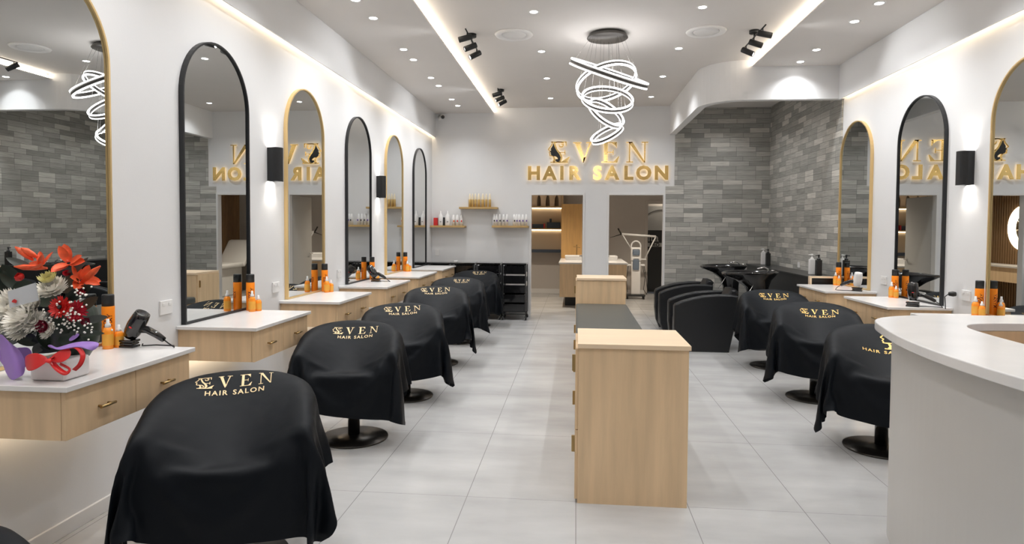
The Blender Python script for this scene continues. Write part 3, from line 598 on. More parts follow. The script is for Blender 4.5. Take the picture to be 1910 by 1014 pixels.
8,23,-1,7,1,43,2,2,43,2,1,44,1,2,43,0,2,42,1,2,38,1,1,38,1,2,38,2,2,38,3,2,38,14,1,32,33,3,15,37,5,1,37,7,-4,38,6,-4,37,6,-3,38,6,-2,38,4,-2,37,4,0,38,3,1,38,2,3,38,2,3,38,0,4,38,0,5,38,0,5,38,0,5,38,0,2,37,2,-5,28,3,-22,10,1,-34,3,-2,-38,2,-2,-37,-1,1,-38,0,1,-37,2,4,-37,5,4,-39,5,0,-42,3,-2,-41,-3,-5,-40,2,-1,-43,
-18,21,1,3,1,43,4,3,43,3,4,43,3,3,43,4,3,42,4,2,37,3,3,38,3,2,38,5,3,37,6,3,37,14,4,33,29,3,22,37,4,6,38,5,-1,37,6,-2,38,5,-2,38,5,-1,38,4,-1,38,3,1,38,3,1,38,2,2,38,2,3,38,2,3,38,0,4,38,1,3,38,0,3,38,3,-1,35,2,-13,24,1,-28,16,-1,-34,11,-3,-36,7,-4,-36,-1,-2,-37,-4,-1,-37,-4,0,-37,-5,2,-40,-3,0,-43,-1,-1,-41,-2,-7,-40,4,-5,-43,
-28,13,1,1,1,44,5,3,43,6,6,42,6,5,43,6,5,41,8,5,36,9,5,37,11,3,36,12,3,35,11,4,34,11,8,34,22,7,29,34,3,14,38,4,4,38,5,0,38,4,0,38,4,-1,38,4,1,38,3,1,38,2,2,38,3,2,38,2,2,38,2,2,39,1,3,38,2,1,38,2,-2,37,3,-8,29,1,-21,16,-6,-33,14,-4,-34,16,-1,-34,15,-1,-35,12,-4,-35,7,-5,-36,2,-4,-37,-6,1,-41,-9,2,-42,-8,3,-41,-1,-4,-40,4,-12,-40,
-13,16,-2,4,5,43,10,5,41,11,5,41,12,4,41,13,3,40,13,2,36,13,3,35,12,4,35,5,8,35,6,11,34,11,10,33,16,10,31,28,6,24,35,3,12,38,3,5,38,4,3,39,3,1,38,3,2,38,2,2,38,2,2,39,3,2,38,3,0,38,3,0,39,3,-1,38,3,-3,37,3,-9,32,-1,-17,24,-4,-27,12,-8,-32,7,-10,-34,13,-5,-35,17,0,-33,16,-1,-35,17,-1,-34,14,-3,-34,8,-1,-40,1,0,-41,-5,2,-41,-3,-4,-36,4,-16,-37,
15,17,-10,11,3,41,13,-1,40,13,2,41,14,3,40,14,4,41,11,6,36,8,9,36,0,11,35,-2,12,33,9,9,32,16,8,31,16,11,31,21,11,28,30,7,21,36,4,12,37,2,7,39,3,5,38,2,3,38,2,2,39,3,1,38,3,0,38,4,-1,38,3,-3,38,3,-5,37,1,-11,34,-1,-15,27,-7,-23,22,-6,-27,17,-5,-29,5,-9,-32,2,-11,-34,11,-6,-34,17,-2,-34,17,-2,-34,16,0,-36,18,3,-38,16,4,-38,10,3,-38,0,-7,-35,2,-16,-37,
28,8,-13,13,-1,40,11,5,40,13,4,41,13,5,40,8,8,41,2,10,38,-6,11,34,-3,11,33,9,9,32,18,5,29,16,9,30,15,10,30,18,14,27,25,10,23,33,8,17,35,6,13,37,3,8,37,3,5,38,2,1,38,3,0,38,2,-2,37,2,-3,38,2,-7,36,0,-10,34,-4,-14,32,-3,-18,24,-10,-21,18,-11,-27,22,-2,-27,16,-2,-28,0,-7,-31,-3,-10,-34,10,-6,-33,16,-1,-34,16,-3,-38,17,0,-39,19,4,-38,18,6,-36,10,2,-35,8,-11,-37,
30,6,-14,12,5,41,8,10,40,10,7,40,3,9,40,-6,8,40,-10,8,38,-2,10,33,13,6,30,19,6,30,17,8,30,11,7,30,9,14,28,20,12,24,30,4,19,30,12,18,30,12,15,36,2,9,36,4,6,35,5,2,37,1,-1,36,1,-3,35,-2,-4,36,-3,-9,35,0,-11,31,-8,-15,32,-4,-17,28,-2,-18,15,-14,-25,14,-8,-26,22,3,-27,16,0,-29,-3,-6,-30,-8,-7,-32,7,-2,-33,16,-2,-39,17,-2,-39,17,0,-39,17,1,-38,19,6,-36,14,-1,-37,
28,15,-14,7,10,41,2,12,39,-4,8,40,-12,6,39,-12,6,38,1,8,36,16,6,33,21,5,29,18,8,30,12,6,30,0,12,29,12,13,26,28,-1,20,31,6,18,23,18,18,29,9,13,35,-4,8,35,7,6,30,11,3,36,1,-2,35,-3,-3,31,-7,-5,34,-5,-9,35,3,-10,31,-3,-14,29,-13,-16,30,4,-17,22,-3,-21,8,-18,-26,12,-4,-26,22,7,-27,16,1,-28,-5,-4,-30,-12,-6,-35,3,-6,-36,14,-2,-38,17,2,-39,17,2,-39,18,1,-38,18,0,-37,
14,20,-14,-3,12,39,-12,7,39,-15,3,38,-11,6,38,5,10,35,19,6,34,22,4,34,20,7,31,11,5,30,-3,9,30,2,14,26,24,0,22,31,-3,18,25,15,19,19,22,17,31,0,11,35,-8,6,31,10,7,26,17,3,36,1,-1,33,-7,-4,27,-11,-5,32,-6,-9,35,3,-10,32,4,-11,26,-15,-16,28,-4,-17,28,9,-18,15,-11,-23,2,-18,-26,12,0,-27,23,10,-27,16,1,-30,-5,-5,-34,-14,-6,-35,-4,-8,-37,9,-5,-37,16,0,-38,18,1,-39,18,1,-38,
-10,15,-17,-15,5,38,-16,3,38,-6,10,37,9,11,35,21,6,34,23,4,34,21,6,34,11,6,34,-7,7,30,-5,12,27,19,4,23,29,-9,19,29,6,19,15,24,19,22,18,15,32,-9,9,34,-9,6,29,14,7,22,23,4,33,-1,-2,32,-11,-5,24,-15,-4,31,-7,-8,35,2,-10,32,9,-11,26,-9,-14,24,-15,-17,28,10,-17,23,5,-20,7,-17,-24,-2,-15,-27,15,3,-28,22,10,-31,17,0,-32,-2,-6,-34,-16,-5,-35,-12,-8,-36,4,-10,-37,15,-4,-38,18,1,-39,
-26,4,-19,-14,6,38,-2,12,36,14,12,35,22,6,34,23,4,33,22,5,34,11,6,35,-10,6,34,-11,10,31,12,8,24,28,-9,20,30,-4,18,20,18,20,11,26,18,28,10,13,32,-15,7,32,-9,7,27,18,6,18,27,6,29,-3,-2,33,-13,-6,20,-18,-4,29,-9,-8,36,0,-10,33,8,-10,27,4,-13,20,-19,-16,25,-1,-17,25,17,-18,19,-5,-21,-3,-20,-27,-1,-12,-31,17,5,-31,23,10,-31,19,-1,-32,-2,-7,-34,-17,-5,-35,-16,-7,-35,-2,-11,-36,12,-7,-38,
-21,9,-20,3,12,36,17,10,34,23,6,34,23,5,34,22,5,34,9,7,34,-12,5,34,-15,8,33,7,11,29,24,-6,23,28,-8,19,27,8,20,11,23,20,13,23,16,33,2,10,31,-19,7,31,-8,6,25,22,7,15,30,6,26,-2,-2,32,-15,-6,16,-23,-4,27,-10,-8,36,-2,-10,35,4,-9,29,14,-11,20,-12,-15,18,-15,-18,25,15,-17,24,11,-20,10,-13,-27,-9,-19,-30,1,-10,-31,19,8,-31,24,9,-31,19,-2,-32,0,-10,-34,-17,-6,-35,-19,-5,-35,-7,-10,-36,
3,14,-23,19,9,35,24,3,34,23,3,34,21,8,33,7,10,34,-13,5,34,-19,5,33,1,13,30,23,1,26,25,-11,23,25,6,24,23,14,22,13,17,20,13,18,9,34,-2,9,29,-20,7,29,-6,6,23,25,7,12,32,6,25,0,-1,30,-17,-6,12,-28,-5,26,-13,-8,36,-1,-10,34,1,-9,29,19,-9,24,-2,-14,13,-22,-17,23,2,-21,23,21,-20,23,0,-23,0,-18,-29,-12,-17,-31,5,-8,-31,20,9,-31,24,8,-31,20,-2,-32,1,-11,-34,-16,-7,-34,-20,-5,-35,
22,8,-24,24,2,34,23,3,34,19,9,34,6,12,34,-15,5,33,-20,4,34,-4,13,31,19,8,26,27,-10,24,24,0,25,20,18,26,22,11,26,14,3,18,14,18,5,30,-5,7,27,-21,6,30,-1,6,17,28,8,10,33,7,26,2,-2,26,-20,-6,9,-32,-5,26,-15,-8,36,-1,-10,36,-1,-9,28,19,-9,24,11,-13,12,-22,-19,18,-12,-21,24,17,-20,27,14,-21,15,-8,-26,-8,-19,-30,-13,-17,-30,8,-5,-32,22,9,-31,25,8,-31,19,-2,-32,3,-12,-33,-16,-9,-35,
26,0,-24,23,3,34,17,12,33,4,14,34,-15,4,34,-21,1,33,-8,12,32,16,14,28,26,-4,24,27,-8,24,22,13,27,16,20,27,15,-5,26,16,-6,17,17,23,2,24,-6,6,26,-19,7,32,6,6,12,30,8,10,33,6,26,3,0,20,-23,-5,8,-34,-6,27,-18,-10,36,-2,-11,36,-1,-11,31,16,-9,22,21,-11,14,-14,-17,11,-22,-22,25,4,-21,26,19,-19,22,10,-23,8,-15,-28,-15,-20,-30,-11,-14,-31,11,-4,-31,23,8,-32,25,8,-31,20,-1,-31,3,-13,-34,
26,2,-25,15,13,34,2,15,33,-16,5,34,-22,-1,34,-9,8,32,11,18,29,26,6,26,27,-9,24,25,1,25,18,19,27,14,6,27,8,-18,24,17,2,13,16,24,1,25,-9,5,25,-16,7,30,14,6,10,32,10,12,32,8,25,6,2,13,-27,-7,9,-35,-10,25,-22,-10,35,-3,-11,37,0,-11,32,13,-9,20,26,-9,17,-3,-15,9,-26,-20,21,-12,-22,24,17,-20,24,21,-21,20,-1,-25,-2,-18,-29,-20,-15,-30,-5,-15,-31,14,-5,-32,23,8,-31,24,9,-31,21,-4,-32,
16,13,-25,-1,17,34,-16,5,33,-23,-2,34,-12,6,33,12,15,29,23,15,28,26,-2,25,24,-10,23,22,13,26,19,12,28,5,-12,27,7,-19,20,17,14,9,13,20,2,30,-9,4,24,-10,7,25,21,8,14,32,10,10,31,10,25,4,2,17,-25,-9,4,-35,-11,17,-27,-11,34,-6,-11,37,0,-11,33,13,-9,19,26,-8,19,9,-12,9,-26,-19,13,-23,-21,25,7,-22,26,21,-21,23,17,-21,13,-8,-27,-13,-17,-30,-19,-14,-29,-2,-17,-31,16,-1,-32,24,6,-31,25,4,-32,
3,23,-25,-23,2,34,-23,-2,34,-13,5,33,6,16,31,22,16,28,26,4,26,27,-10,23,25,-1,25,21,11,27,12,-4,27,-1,-19,24,8,-6,16,14,18,7,17,13,3,28,-5,4,25,0,7,20,23,9,14,33,11,12,27,10,21,2,1,20,-23,-9,8,-33,-11,11,-27,-11,28,-12,-11,36,0,-11,33,10,-10,21,24,-8,17,14,-11,13,-16,-17,11,-26,-20,20,-7,-21,25,16,-22,23,22,-21,21,8,-23,2,-10,-28,-19,-17,-29,-17,-19,-29,2,-16,-31,19,-2,-32,25,6,-32,
    ]),
    (1.46, 1.36, -0.09, [
-426,-348,46,20,-5,32,16,11,30,4,24,27,-5,27,27,2,22,26,16,4,23,14,-19,20,-4,-29,18,-14,-28,18,-2,-20,15,23,-8,11,32,1,6,17,15,-8,6,25,-19,18,20,-15,32,6,-10,36,-1,-7,36,-1,-6,37,0,-6,36,-1,-6,36,0,-5,37,0,-4,36,0,-4,37,1,-3,36,1,-3,37,1,-2,36,1,-2,37,3,-2,36,3,-1,36,5,-1,37,2,0,29,-9,0,11,-26,-2,-3,-32,-3,8,-17,-6,13,14,-13,3,30,-17,-2,33,-18,9,25,-18,22,9,-22,
-8,26,23,11,-16,34,18,-8,32,14,9,30,3,25,27,-2,28,27,6,18,25,20,-7,22,6,-28,18,-13,-27,17,-13,-22,17,23,-6,7,32,6,4,20,14,-5,3,25,-19,25,9,-12,35,-2,-8,36,-1,-6,36,0,-6,36,-2,-7,36,-3,-6,35,-4,-6,37,-1,-4,36,0,-4,36,3,-3,36,4,-1,37,2,-2,36,1,-2,37,3,-2,36,2,-2,36,5,-1,35,7,1,31,-8,-1,11,-29,-2,-5,-33,-2,14,-12,-7,12,23,-16,-2,33,-17,2,32,-18,15,14,-20,24,-10,-25,
0,28,21,3,-19,35,10,-18,34,16,-9,33,12,10,30,1,24,27,-1,26,26,16,9,24,16,-20,19,-2,-26,18,-14,-23,17,17,-14,6,25,15,-1,19,20,-3,10,18,-15,30,-3,-10,35,-3,-6,36,1,-7,36,-1,-6,35,-5,-7,35,-8,-7,35,-3,-5,37,-2,-5,36,1,-3,36,6,-2,36,6,-2,36,3,-1,36,1,-2,36,2,-2,37,2,-2,36,2,-1,35,8,0,31,-4,-2,10,-28,-1,-4,-30,-2,18,-4,-9,9,27,-16,-4,33,-18,9,24,-19,20,-3,-23,23,-17,-25,
7,27,20,-1,-18,36,2,-19,35,8,-18,35,13,-11,33,10,9,29,1,25,27,7,22,25,20,-4,22,9,-22,19,-11,-25,17,12,-20,8,18,15,-3,14,26,-6,21,9,-11,33,-9,-7,35,-1,-7,36,2,-6,35,-5,-7,33,-10,-8,35,-6,-7,37,-1,-5,36,-1,-4,36,-1,-4,36,4,-2,36,7,-1,35,8,-1,36,3,-1,36,0,-2,36,2,-2,37,0,-2,35,5,-1,32,2,-1,5,-26,-1,1,-29,-2,19,6,-11,7,30,-17,0,30,-18,15,10,-22,20,-17,-24,24,-17,-25,
17,20,18,-7,-12,37,-3,-18,36,-1,-18,36,6,-19,35,11,-11,34,8,8,29,6,24,26,16,16,23,17,-11,20,-4,-28,18,7,-23,12,15,13,-4,9,25,-9,28,-1,-8,35,-6,-6,36,2,-6,35,-4,-7,33,-10,-9,34,-4,-7,36,1,-6,36,2,-6,36,1,-5,37,-3,-3,35,-4,-2,36,1,0,35,9,-1,35,8,-1,36,1,-1,36,1,-2,36,0,-2,35,8,-2,29,1,-1,4,-27,0,9,-24,-4,17,14,-13,6,30,-17,8,23,-19,21,-6,-24,18,-21,-25,25,-12,-25,
27,8,16,-12,-5,38,-9,-10,38,-7,-15,37,-3,-17,36,4,-18,36,9,-13,33,9,8,29,11,22,26,19,6,21,7,-22,19,5,-25,13,12,10,-3,11,23,-10,30,-6,-6,35,-5,-5,34,-3,-7,33,-8,-9,34,-3,-8,36,4,-7,36,3,-6,36,1,-5,36,0,-6,36,-1,-4,36,-4,-2,35,-7,0,35,2,1,35,8,-1,35,6,-1,36,0,-1,36,1,-2,34,11,-2,27,0,-1,4,-28,0,16,-18,-6,15,19,-14,6,29,-18,19,9,-22,19,-17,-25,22,-15,-25,22,1,-27,
19,10,16,-4,-10,38,-11,-5,38,-11,-7,38,-10,-11,38,-5,-15,37,1,-18,36,7,-13,34,10,7,29,17,17,24,17,-7,19,7,-25,14,12,7,-1,14,22,-9,29,-10,-6,32,-10,-5,33,-7,-9,33,-1,-9,36,4,-7,36,2,-6,36,-1,-6,36,-2,-5,36,-1,-5,36,0,-5,37,1,-4,35,-3,-2,33,-5,3,34,2,1,35,8,0,36,3,-1,36,1,-2,32,12,-2,25,-2,-1,7,-27,-1,21,-11,-7,13,24,-16,13,21,-20,21,-8,-23,19,-15,-26,20,1,-27,9,14,-32,
-7,15,15,9,-9,38,2,-11,38,-5,-8,38,-10,-8,39,-10,-8,38,-8,-13,37,-3,-15,37,5,-12,35,14,4,28,20,7,19,15,-17,14,13,3,1,16,20,-9,27,-13,-4,31,-12,-6,31,-2,-10,35,1,-5,36,1,-6,36,-4,-6,36,-3,-5,36,-2,-6,36,-2,-5,36,-1,-5,37,0,-5,35,3,-3,35,2,0,32,-3,4,34,4,2,35,6,0,36,2,-2,31,13,-2,23,-4,-1,11,-27,-1,24,-1,-10,14,24,-17,19,6,-22,20,-14,-25,17,2,-29,7,15,-32,-3,16,-36,
-23,15,14,8,-10,39,11,-9,38,10,-6,38,4,-8,38,-3,-11,39,-7,-11,38,-7,-10,38,-5,-13,38,2,-12,31,15,1,25,21,-7,16,18,4,2,20,16,-8,27,-14,-4,31,-6,-10,30,5,-12,34,-3,-6,36,-4,-5,36,-4,-5,35,-3,-5,37,-3,-3,36,-2,-3,36,-1,-4,36,-1,-3,36,0,-4,35,1,0,33,-1,2,32,1,4,33,5,2,36,3,0,31,14,-2,20,-7,-1,18,-24,-2,25,7,-12,18,17,-20,20,-5,-24,15,1,-29,6,15,-33,-5,15,-37,-10,7,-38,
-12,21,13,2,-11,39,9,-10,39,8,-7,39,10,-7,39,9,-6,38,6,-11,38,1,-12,38,-3,-13,37,-5,-13,33,1,-11,32,16,-8,23,26,5,4,24,13,-7,29,-11,-7,31,2,-13,30,9,-16,33,1,-13,34,-1,-9,35,-3,-8,36,-2,-6,36,-3,-2,36,-3,-1,36,-3,0,37,-4,-1,36,-3,0,34,-5,2,34,-5,2,31,-1,8,32,3,6,34,3,2,31,12,-2,20,-12,-1,23,-17,-3,26,9,-13,20,6,-20,14,5,-29,4,14,-34,-7,10,-37,-11,5,-39,-10,2,-39,
12,25,9,0,-10,41,0,-8,40,0,-10,40,2,-11,39,6,-8,39,9,-9,39,11,-8,38,6,-11,35,2,-13,33,0,-14,34,6,-14,31,25,-2,14,30,9,-9,29,0,-13,31,7,-15,32,7,-16,33,3,-13,34,-1,-12,34,1,-13,34,2,-12,35,-1,-7,36,-3,-1,37,-3,0,36,-4,1,36,-5,3,35,-6,5,33,-10,9,29,-10,15,31,0,9,33,3,4,32,7,-1,24,-16,1,26,-13,-6,25,8,-17,14,10,-25,2,12,-31,-9,8,-39,-10,2,-39,-9,5,-39,-4,10,-40,
20,25,9,1,-11,40,-1,-9,40,-2,-9,41,-3,-8,40,-3,-9,41,0,-9,40,4,-9,40,7,-10,33,8,-11,34,5,-12,33,5,-14,34,24,-9,21,34,4,-6,30,6,-18,32,6,-16,33,5,-16,33,5,-14,32,4,-16,33,3,-15,34,3,-12,36,0,-7,36,-3,-3,37,-3,-2,36,-4,2,35,-6,5,34,-9,10,33,-11,12,29,-13,16,29,-8,15,32,0,7,33,0,2,29,-17,1,28,-6,-11,15,12,-24,2,12,-30,-7,7,-34,-7,8,-39,-3,9,-39,-1,11,-40,1,11,-40,
14,29,9,1,-10,40,-1,-10,41,-1,-10,40,-1,-9,41,-2,-9,40,-2,-9,41,-3,-9,39,-1,-9,35,2,-10,35,5,-11,34,9,-12,33,25,-8,21,35,1,-4,31,7,-17,31,6,-19,32,6,-17,32,4,-17,34,5,-14,34,3,-13,35,1,-9,36,0,-6,36,-2,-5,37,-3,-1,35,-6,3,34,-8,9,33,-11,12,32,-12,14,31,-12,14,30,-12,15,30,-9,13,34,-9,7,33,-10,-2,21,6,-20,5,15,-30,-2,10,-33,-1,10,-35,3,9,-38,2,11,-39,3,11,-40,6,6,-41,
1,31,11,3,-9,40,-1,-10,40,-1,-10,41,0,-10,40,0,-9,40,0,-10,41,0,-10,38,0,-9,35,0,-10,35,0,-10,35,5,-10,33,25,-7,21,34,1,-3,33,5,-15,31,6,-18,32,5,-17,33,5,-16,33,4,-14,35,2,-12,35,2,-9,36,0,-7,36,-2,-4,37,-4,0,35,-6,3,35,-9,9,33,-11,11,32,-11,13,31,-13,15,31,-12,15,30,-13,16,33,-13,12,33,-6,-5,17,10,-28,6,13,-32,4,8,-35,6,8,-35,7,7,-36,6,6,-41,6,5,-41,4,5,-41,
-11,29,11,7,-7,40,4,-9,40,1,-9,40,0,-10,41,-1,-10,40,-1,-10,40,0,-10,37,1,-9,35,2,-10,35,1,-10,35,5,-9,34,23,-7,21,35,1,-2,33,4,-15,32,5,-16,33,5,-16,33,4,-15,33,4,-14,35,3,-11,35,1,-9,36,0,-7,37,-3,-3,36,-4,1,35,-7,4,35,-9,8,34,-10,10,32,-11,12,32,-12,14,31,-12,15,30,-13,16,33,-11,9,32,-4,-9,16,6,-29,10,7,-34,9,4,-35,9,4,-35,8,4,-36,6,4,-41,6,3,-42,0,6,-41,
-21,23,12,11,-5,40,10,-5,39,7,-8,40,5,-8,40,1,-10,41,-1,-9,40,-1,-10,35,0,-10,35,0,-9,35,2,-10,35,6,-9,34,24,-7,21,34,0,-1,34,4,-14,32,5,-15,33,5,-16,34,3,-13,34,4,-13,35,2,-11,35,1,-8,36,-1,-6,37,-2,-3,36,-5,1,35,-7,5,35,-9,7,34,-10,10,33,-10,12,31,-12,13,32,-12,15,31,-13,14,34,-9,6,31,-3,-12,13,4,-31,7,5,-36,5,4,-36,6,4,-36,5,3,-37,3,2,-41,4,2,-42,3,2,-42,
-19,21,12,6,-6,40,10,-5,39,11,-5,40,10,-5,40,8,-6,40,6,-8,38,2,-9,35,1,-9,35,-1,-10,35,0,-10,36,6,-9,33,24,-6,22,35,0,-1,34,4,-12,33,4,-15,33,4,-14,34,3,-13,35,3,-12,35,2,-10,36,1,-8,36,-1,-5,36,-3,-3,36,-5,2,36,-7,4,34,-9,8,34,-10,9,33,-10,11,33,-11,12,31,-12,14,32,-11,13,35,-9,3,27,-2,-18,7,2,-33,1,2,-37,1,2,-36,2,3,-37,3,2,-37,2,2,-42,3,2,-41,5,4,-42,
5,15,8,-4,0,41,2,-5,41,5,-5,40,7,-6,41,9,-5,40,10,-4,36,9,-5,35,6,-7,34,4,-9,35,1,-9,36,5,-9,33,25,-5,22,34,-1,0,35,3,-11,34,4,-14,34,3,-13,34,3,-12,35,2,-11,35,2,-9,36,0,-8,36,-1,-4,36,-3,-2,36,-5,1,36,-7,4,35,-8,7,34,-10,9,34,-10,10,33,-11,11,31,-11,14,33,-11,11,34,-7,-1,24,-1,-23,5,2,-35,0,1,-36,0,2,-37,-1,2,-36,0,2,-37,1,2,-42,1,2,-42,3,2,-42,
24,7,5,-2,1,41,-3,1,42,-4,1,41,-2,-2,41,1,-6,41,3,-5,36,5,-4,36,8,-5,35,8,-4,34,7,-7,35,8,-8,34,26,-5,21,35,-1,2,35,2,-10,34,3,-13,35,4,-12,34,2,-11,36,2,-10,35,1,-8,36,0,-7,36,-2,-4,37,-3,-2,36,-5,1,36,-7,4,35,-8,6,34,-9,8,34,-10,10,33,-10,11,33,-11,13,33,-10,8,33,-6,-6,20,0,-27,4,2,-35,0,1,-37,-1,2,-36,0,2,-37,-1,2,-36,1,2,-42,0,2,-42,0,1,-42,
13,15,3,2,-3,41,2,2,41,0,1,42,-1,1,41,-3,-2,41,-1,-2,36,-2,-1,37,0,-2,36,2,-3,36,5,-5,35,13,-5,33,26,-5,23,35,-2,2,35,2,-8,35,2,-10,35,3,-12,35,2,-10,36,1,-8,35,0,-7,36,0,-6,37,-2,-4,36,-3,-2,36,-5,1,36,-7,4,35,-7,5,35,-9,7,34,-10,9,34,-10,10,33,-10,12,34,-9,5,32,-4,-11,16,0,-29,3,2,-36,0,1,-37,-1,2,-36,0,2,-37,-1,2,-36,0,2,-42,0,2,-42,0,1,-42,
-5,29,2,1,-2,41,5,0,41,6,1,41,4,0,42,1,0,41,-1,-2,36,2,-2,37,0,-2,36,-1,-2,37,1,-3,36,7,-3,34,24,-4,24,35,-2,4,36,0,-5,35,2,-9,36,2,-10,35,1,-9,36,1,-7,36,0,-7,36,-1,-5,36,-2,-3,36,-4,-1,37,-4,0,35,-7,3,36,-7,5,35,-8,6,34,-9,8,34,-10,9,34,-9,9,35,-8,2,30,-4,-15,13,1,-31,1,1,-37,0,2,-36,0,2,-37,0,1,-36,0,2,-36,1,2,-42,1,1,-42,5,0,-42,
-6,30,1,-1,0,42,4,-2,41,4,0,41,5,1,42,4,0,41,3,-1,36,2,-2,37,2,-2,36,3,-1,37,3,-2,36,6,-3,35,22,-3,26,34,-3,7,36,0,-3,36,0,-7,36,1,-7,36,1,-8,36,1,-7,36,-1,-5,36,-1,-5,36,-3,-3,37,-3,-1,36,-5,1,36,-6,2,36,-7,3,35,-7,6,35,-9,6,34,-9,8,35,-8,6,35,-7,-1,29,-3,-19,11,-1,-33,3,0,-36,3,0,-36,3,-1,-37,2,0,-36,4,1,-36,3,1,-42,2,2,-41,6,-2,-41,
11,24,0,1,1,42,3,1,41,3,-1,41,3,-2,41,3,0,42,3,0,36,3,-1,37,3,0,36,3,0,37,2,0,36,4,-1,36,18,-3,29,33,-3,11,36,-1,0,36,0,-5,36,0,-6,37,0,-7,36,0,-5,36,-1,-5,36,-2,-3,37,-3,-3,36,-3,-1,36,-4,0,36,-6,1,36,-6,3,36,-7,4,35,-8,5,35,-8,6,36,-8,3,34,-5,-6,26,-3,-23,11,-3,-34,6,-2,-36,5,-3,-36,3,-4,-36,5,-2,-36,8,-1,-35,9,0,-39,9,0,-40,8,-5,-39,
23,20,-2,5,0,41,1,2,41,2,-1,41,3,0,42,1,1,42,2,1,36,2,1,37,1,1,36,0,1,37,-1,2,36,1,1,36,14,-1,31,30,-3,17,36,-2,4,37,-2,-2,36,0,-4,36,-1,-6,37,-1,-4,36,-1,-3,37,-3,-3,36,-2,-3,36,-4,-1,37,-4,-1,36,-5,1,36,-6,2,36,-7,3,36,-7,4,35,-7,3,36,-6,-1,33,-4,-12,20,-4,-28,8,-3,-35,5,-4,-36,6,-4,-36,9,-3,-34,13,-5,-33,14,-6,-32,12,-5,-38,10,-5,-40,7,-3,-41,
12,26,1,6,-3,39,3,2,40,-1,3,41,0,1,42,0,1,42,-2,0,37,-1,1,36,-2,1,36,-2,2,36,4,4,35,9,-1,32,16,1,31,24,1,25,34,-3,12,36,-3,2,37,-2,-2,36,-1,-3,37,-2,-3,36,-2,-3,37,-3,-2,36,-2,-2,37,-4,-2,36,-4,-1,37,-4,0,36,-6,1,36,-6,1,36,-6,2,36,-6,0,36,-5,-6,29,-4,-19,14,-5,-31,8,-4,-35,9,-4,-35,9,-4,-35,10,-6,-34,9,-8,-33,9,-7,-35,9,-4,-39,9,-5,-40,9,-6,-40,
-10,21,1,1,-6,38,0,-4,38,-2,2,41,-2,3,42,-3,2,41,-1,1,37,1,4,35,5,5,35,12,2,32,16,-1,31,15,1,30,13,7,31,19,5,29,29,1,22,34,-3,10,36,-3,4,37,-3,0,37,-3,-1,36,-3,-1,37,-3,-3,37,-3,-2,37,-3,-2,36,-3,-1,37,-4,-2,36,-5,0,36,-5,0,37,-5,-1,36,-5,-5,33,-4,-14,23,-6,-25,8,-7,-33,3,-8,-35,7,-6,-35,9,-5,-35,10,-6,-34,6,-9,-34,5,-9,-35,8,-5,-40,9,-6,-40,9,-6,-40,
-25,3,-5,-4,-11,38,-2,-1,40,-1,5,41,1,7,40,4,8,40,9,6,35,14,4,32,18,-1,31,19,-4,30,17,2,30,10,10,31,11,9,30,18,7,28,24,5,26,29,2,20,35,-2,11,36,-4,6,37,-4,3,37,-4,1,37,-4,-1,36,-3,-1,37,-3,-1,37,-3,-2,37,-4,-3,36,-3,-3,37,-4,-4,36,-4,-6,33,-5,-13,28,-7,-22,18,-10,-28,10,-7,-30,8,-5,-33,6,-8,-33,5,-9,-35,5,-6,-35,5,-7,-35,3,-9,-37,3,-9,-39,6,-9,-41,10,-8,-39,
-29,-1,-8,-2,-1,40,6,8,39,6,9,39,11,8,37,16,4,37,18,0,34,20,-3,30,19,-3,30,18,2,31,8,10,31,5,11,29,15,5,28,20,6,27,21,8,25,25,7,22,32,3,16,35,-1,11,35,-2,9,37,-3,4,36,-4,2,37,-3,1,36,-4,-1,37,-2,-1,37,-3,-4,36,-4,-5,36,-4,-8,34,-6,-13,27,-9,-20,22,-12,-25,18,-13,-28,10,-9,-28,8,-6,-29,15,-3,-31,14,-6,-32,11,-8,-32,6,-10,-34,3,-10,-37,2,-8,-41,1,-6,-41,6,-10,-40,
-15,15,-9,7,9,38,15,8,36,17,4,36,19,-1,35,19,-4,35,19,0,35,19,2,32,17,3,30,6,8,31,2,9,29,14,4,27,19,1,27,18,8,26,16,11,24,25,2,19,31,6,15,33,4,13,35,3,12,34,0,9,35,-1,4,36,-3,2,35,-2,1,36,-4,-2,36,-3,-5,36,-5,-7,33,-6,-10,30,-7,-16,22,-15,-21,20,-11,-25,20,-11,-25,15,-12,-28,4,-10,-28,5,-7,-29,16,-4,-30,18,-4,-31,17,-9,-31,15,-11,-34,11,-8,-37,6,-7,-39,1,-7,-41,
9,18,-17,17,6,36,20,0,35,19,-3,35,19,-2,35,19,3,35,18,5,35,16,4,35,3,7,29,0,8,29,13,2,27,20,-3,27,16,4,26,9,14,26,17,6,21,29,-1,15,31,7,14,32,3,14,32,8,12,32,0,9,33,1,5,34,1,4,33,0,1,33,-9,-4,35,-6,-6,35,-4,-7,31,-4,-8,29,-1,-13,17,-20,-21,19,-14,-23,22,-4,-25,20,-10,-25,10,-12,-28,0,-11,-28,0,-10,-29,13,-8,-31,19,-7,-32,18,-10,-34,19,-1,-34,18,-1,-35,12,-6,-38,
25,6,-21,20,0,35,19,-2,35,19,0,35,19,4,35,18,5,36,14,6,35,-1,9,33,-3,7,31,13,1,28,20,-7,26,17,1,26,4,14,26,8,13,23,25,-5,17,30,1,15,31,7,14,32,3,13,28,13,12,31,-5,8,31,0,5,31,6,6,29,1,0,30,-15,-6,35,-6,-6,34,-2,-6,29,-3,-7,28,8,-10,16,-17,-19,12,-23,-23,23,-7,-23,24,0,-24,19,-7,-25,7,-13,-28,-6,-12,-29,-3,-12,-30,11,-14,-34,17,-12,-34,20,-3,-34,20,2,-35,20,3,-34,
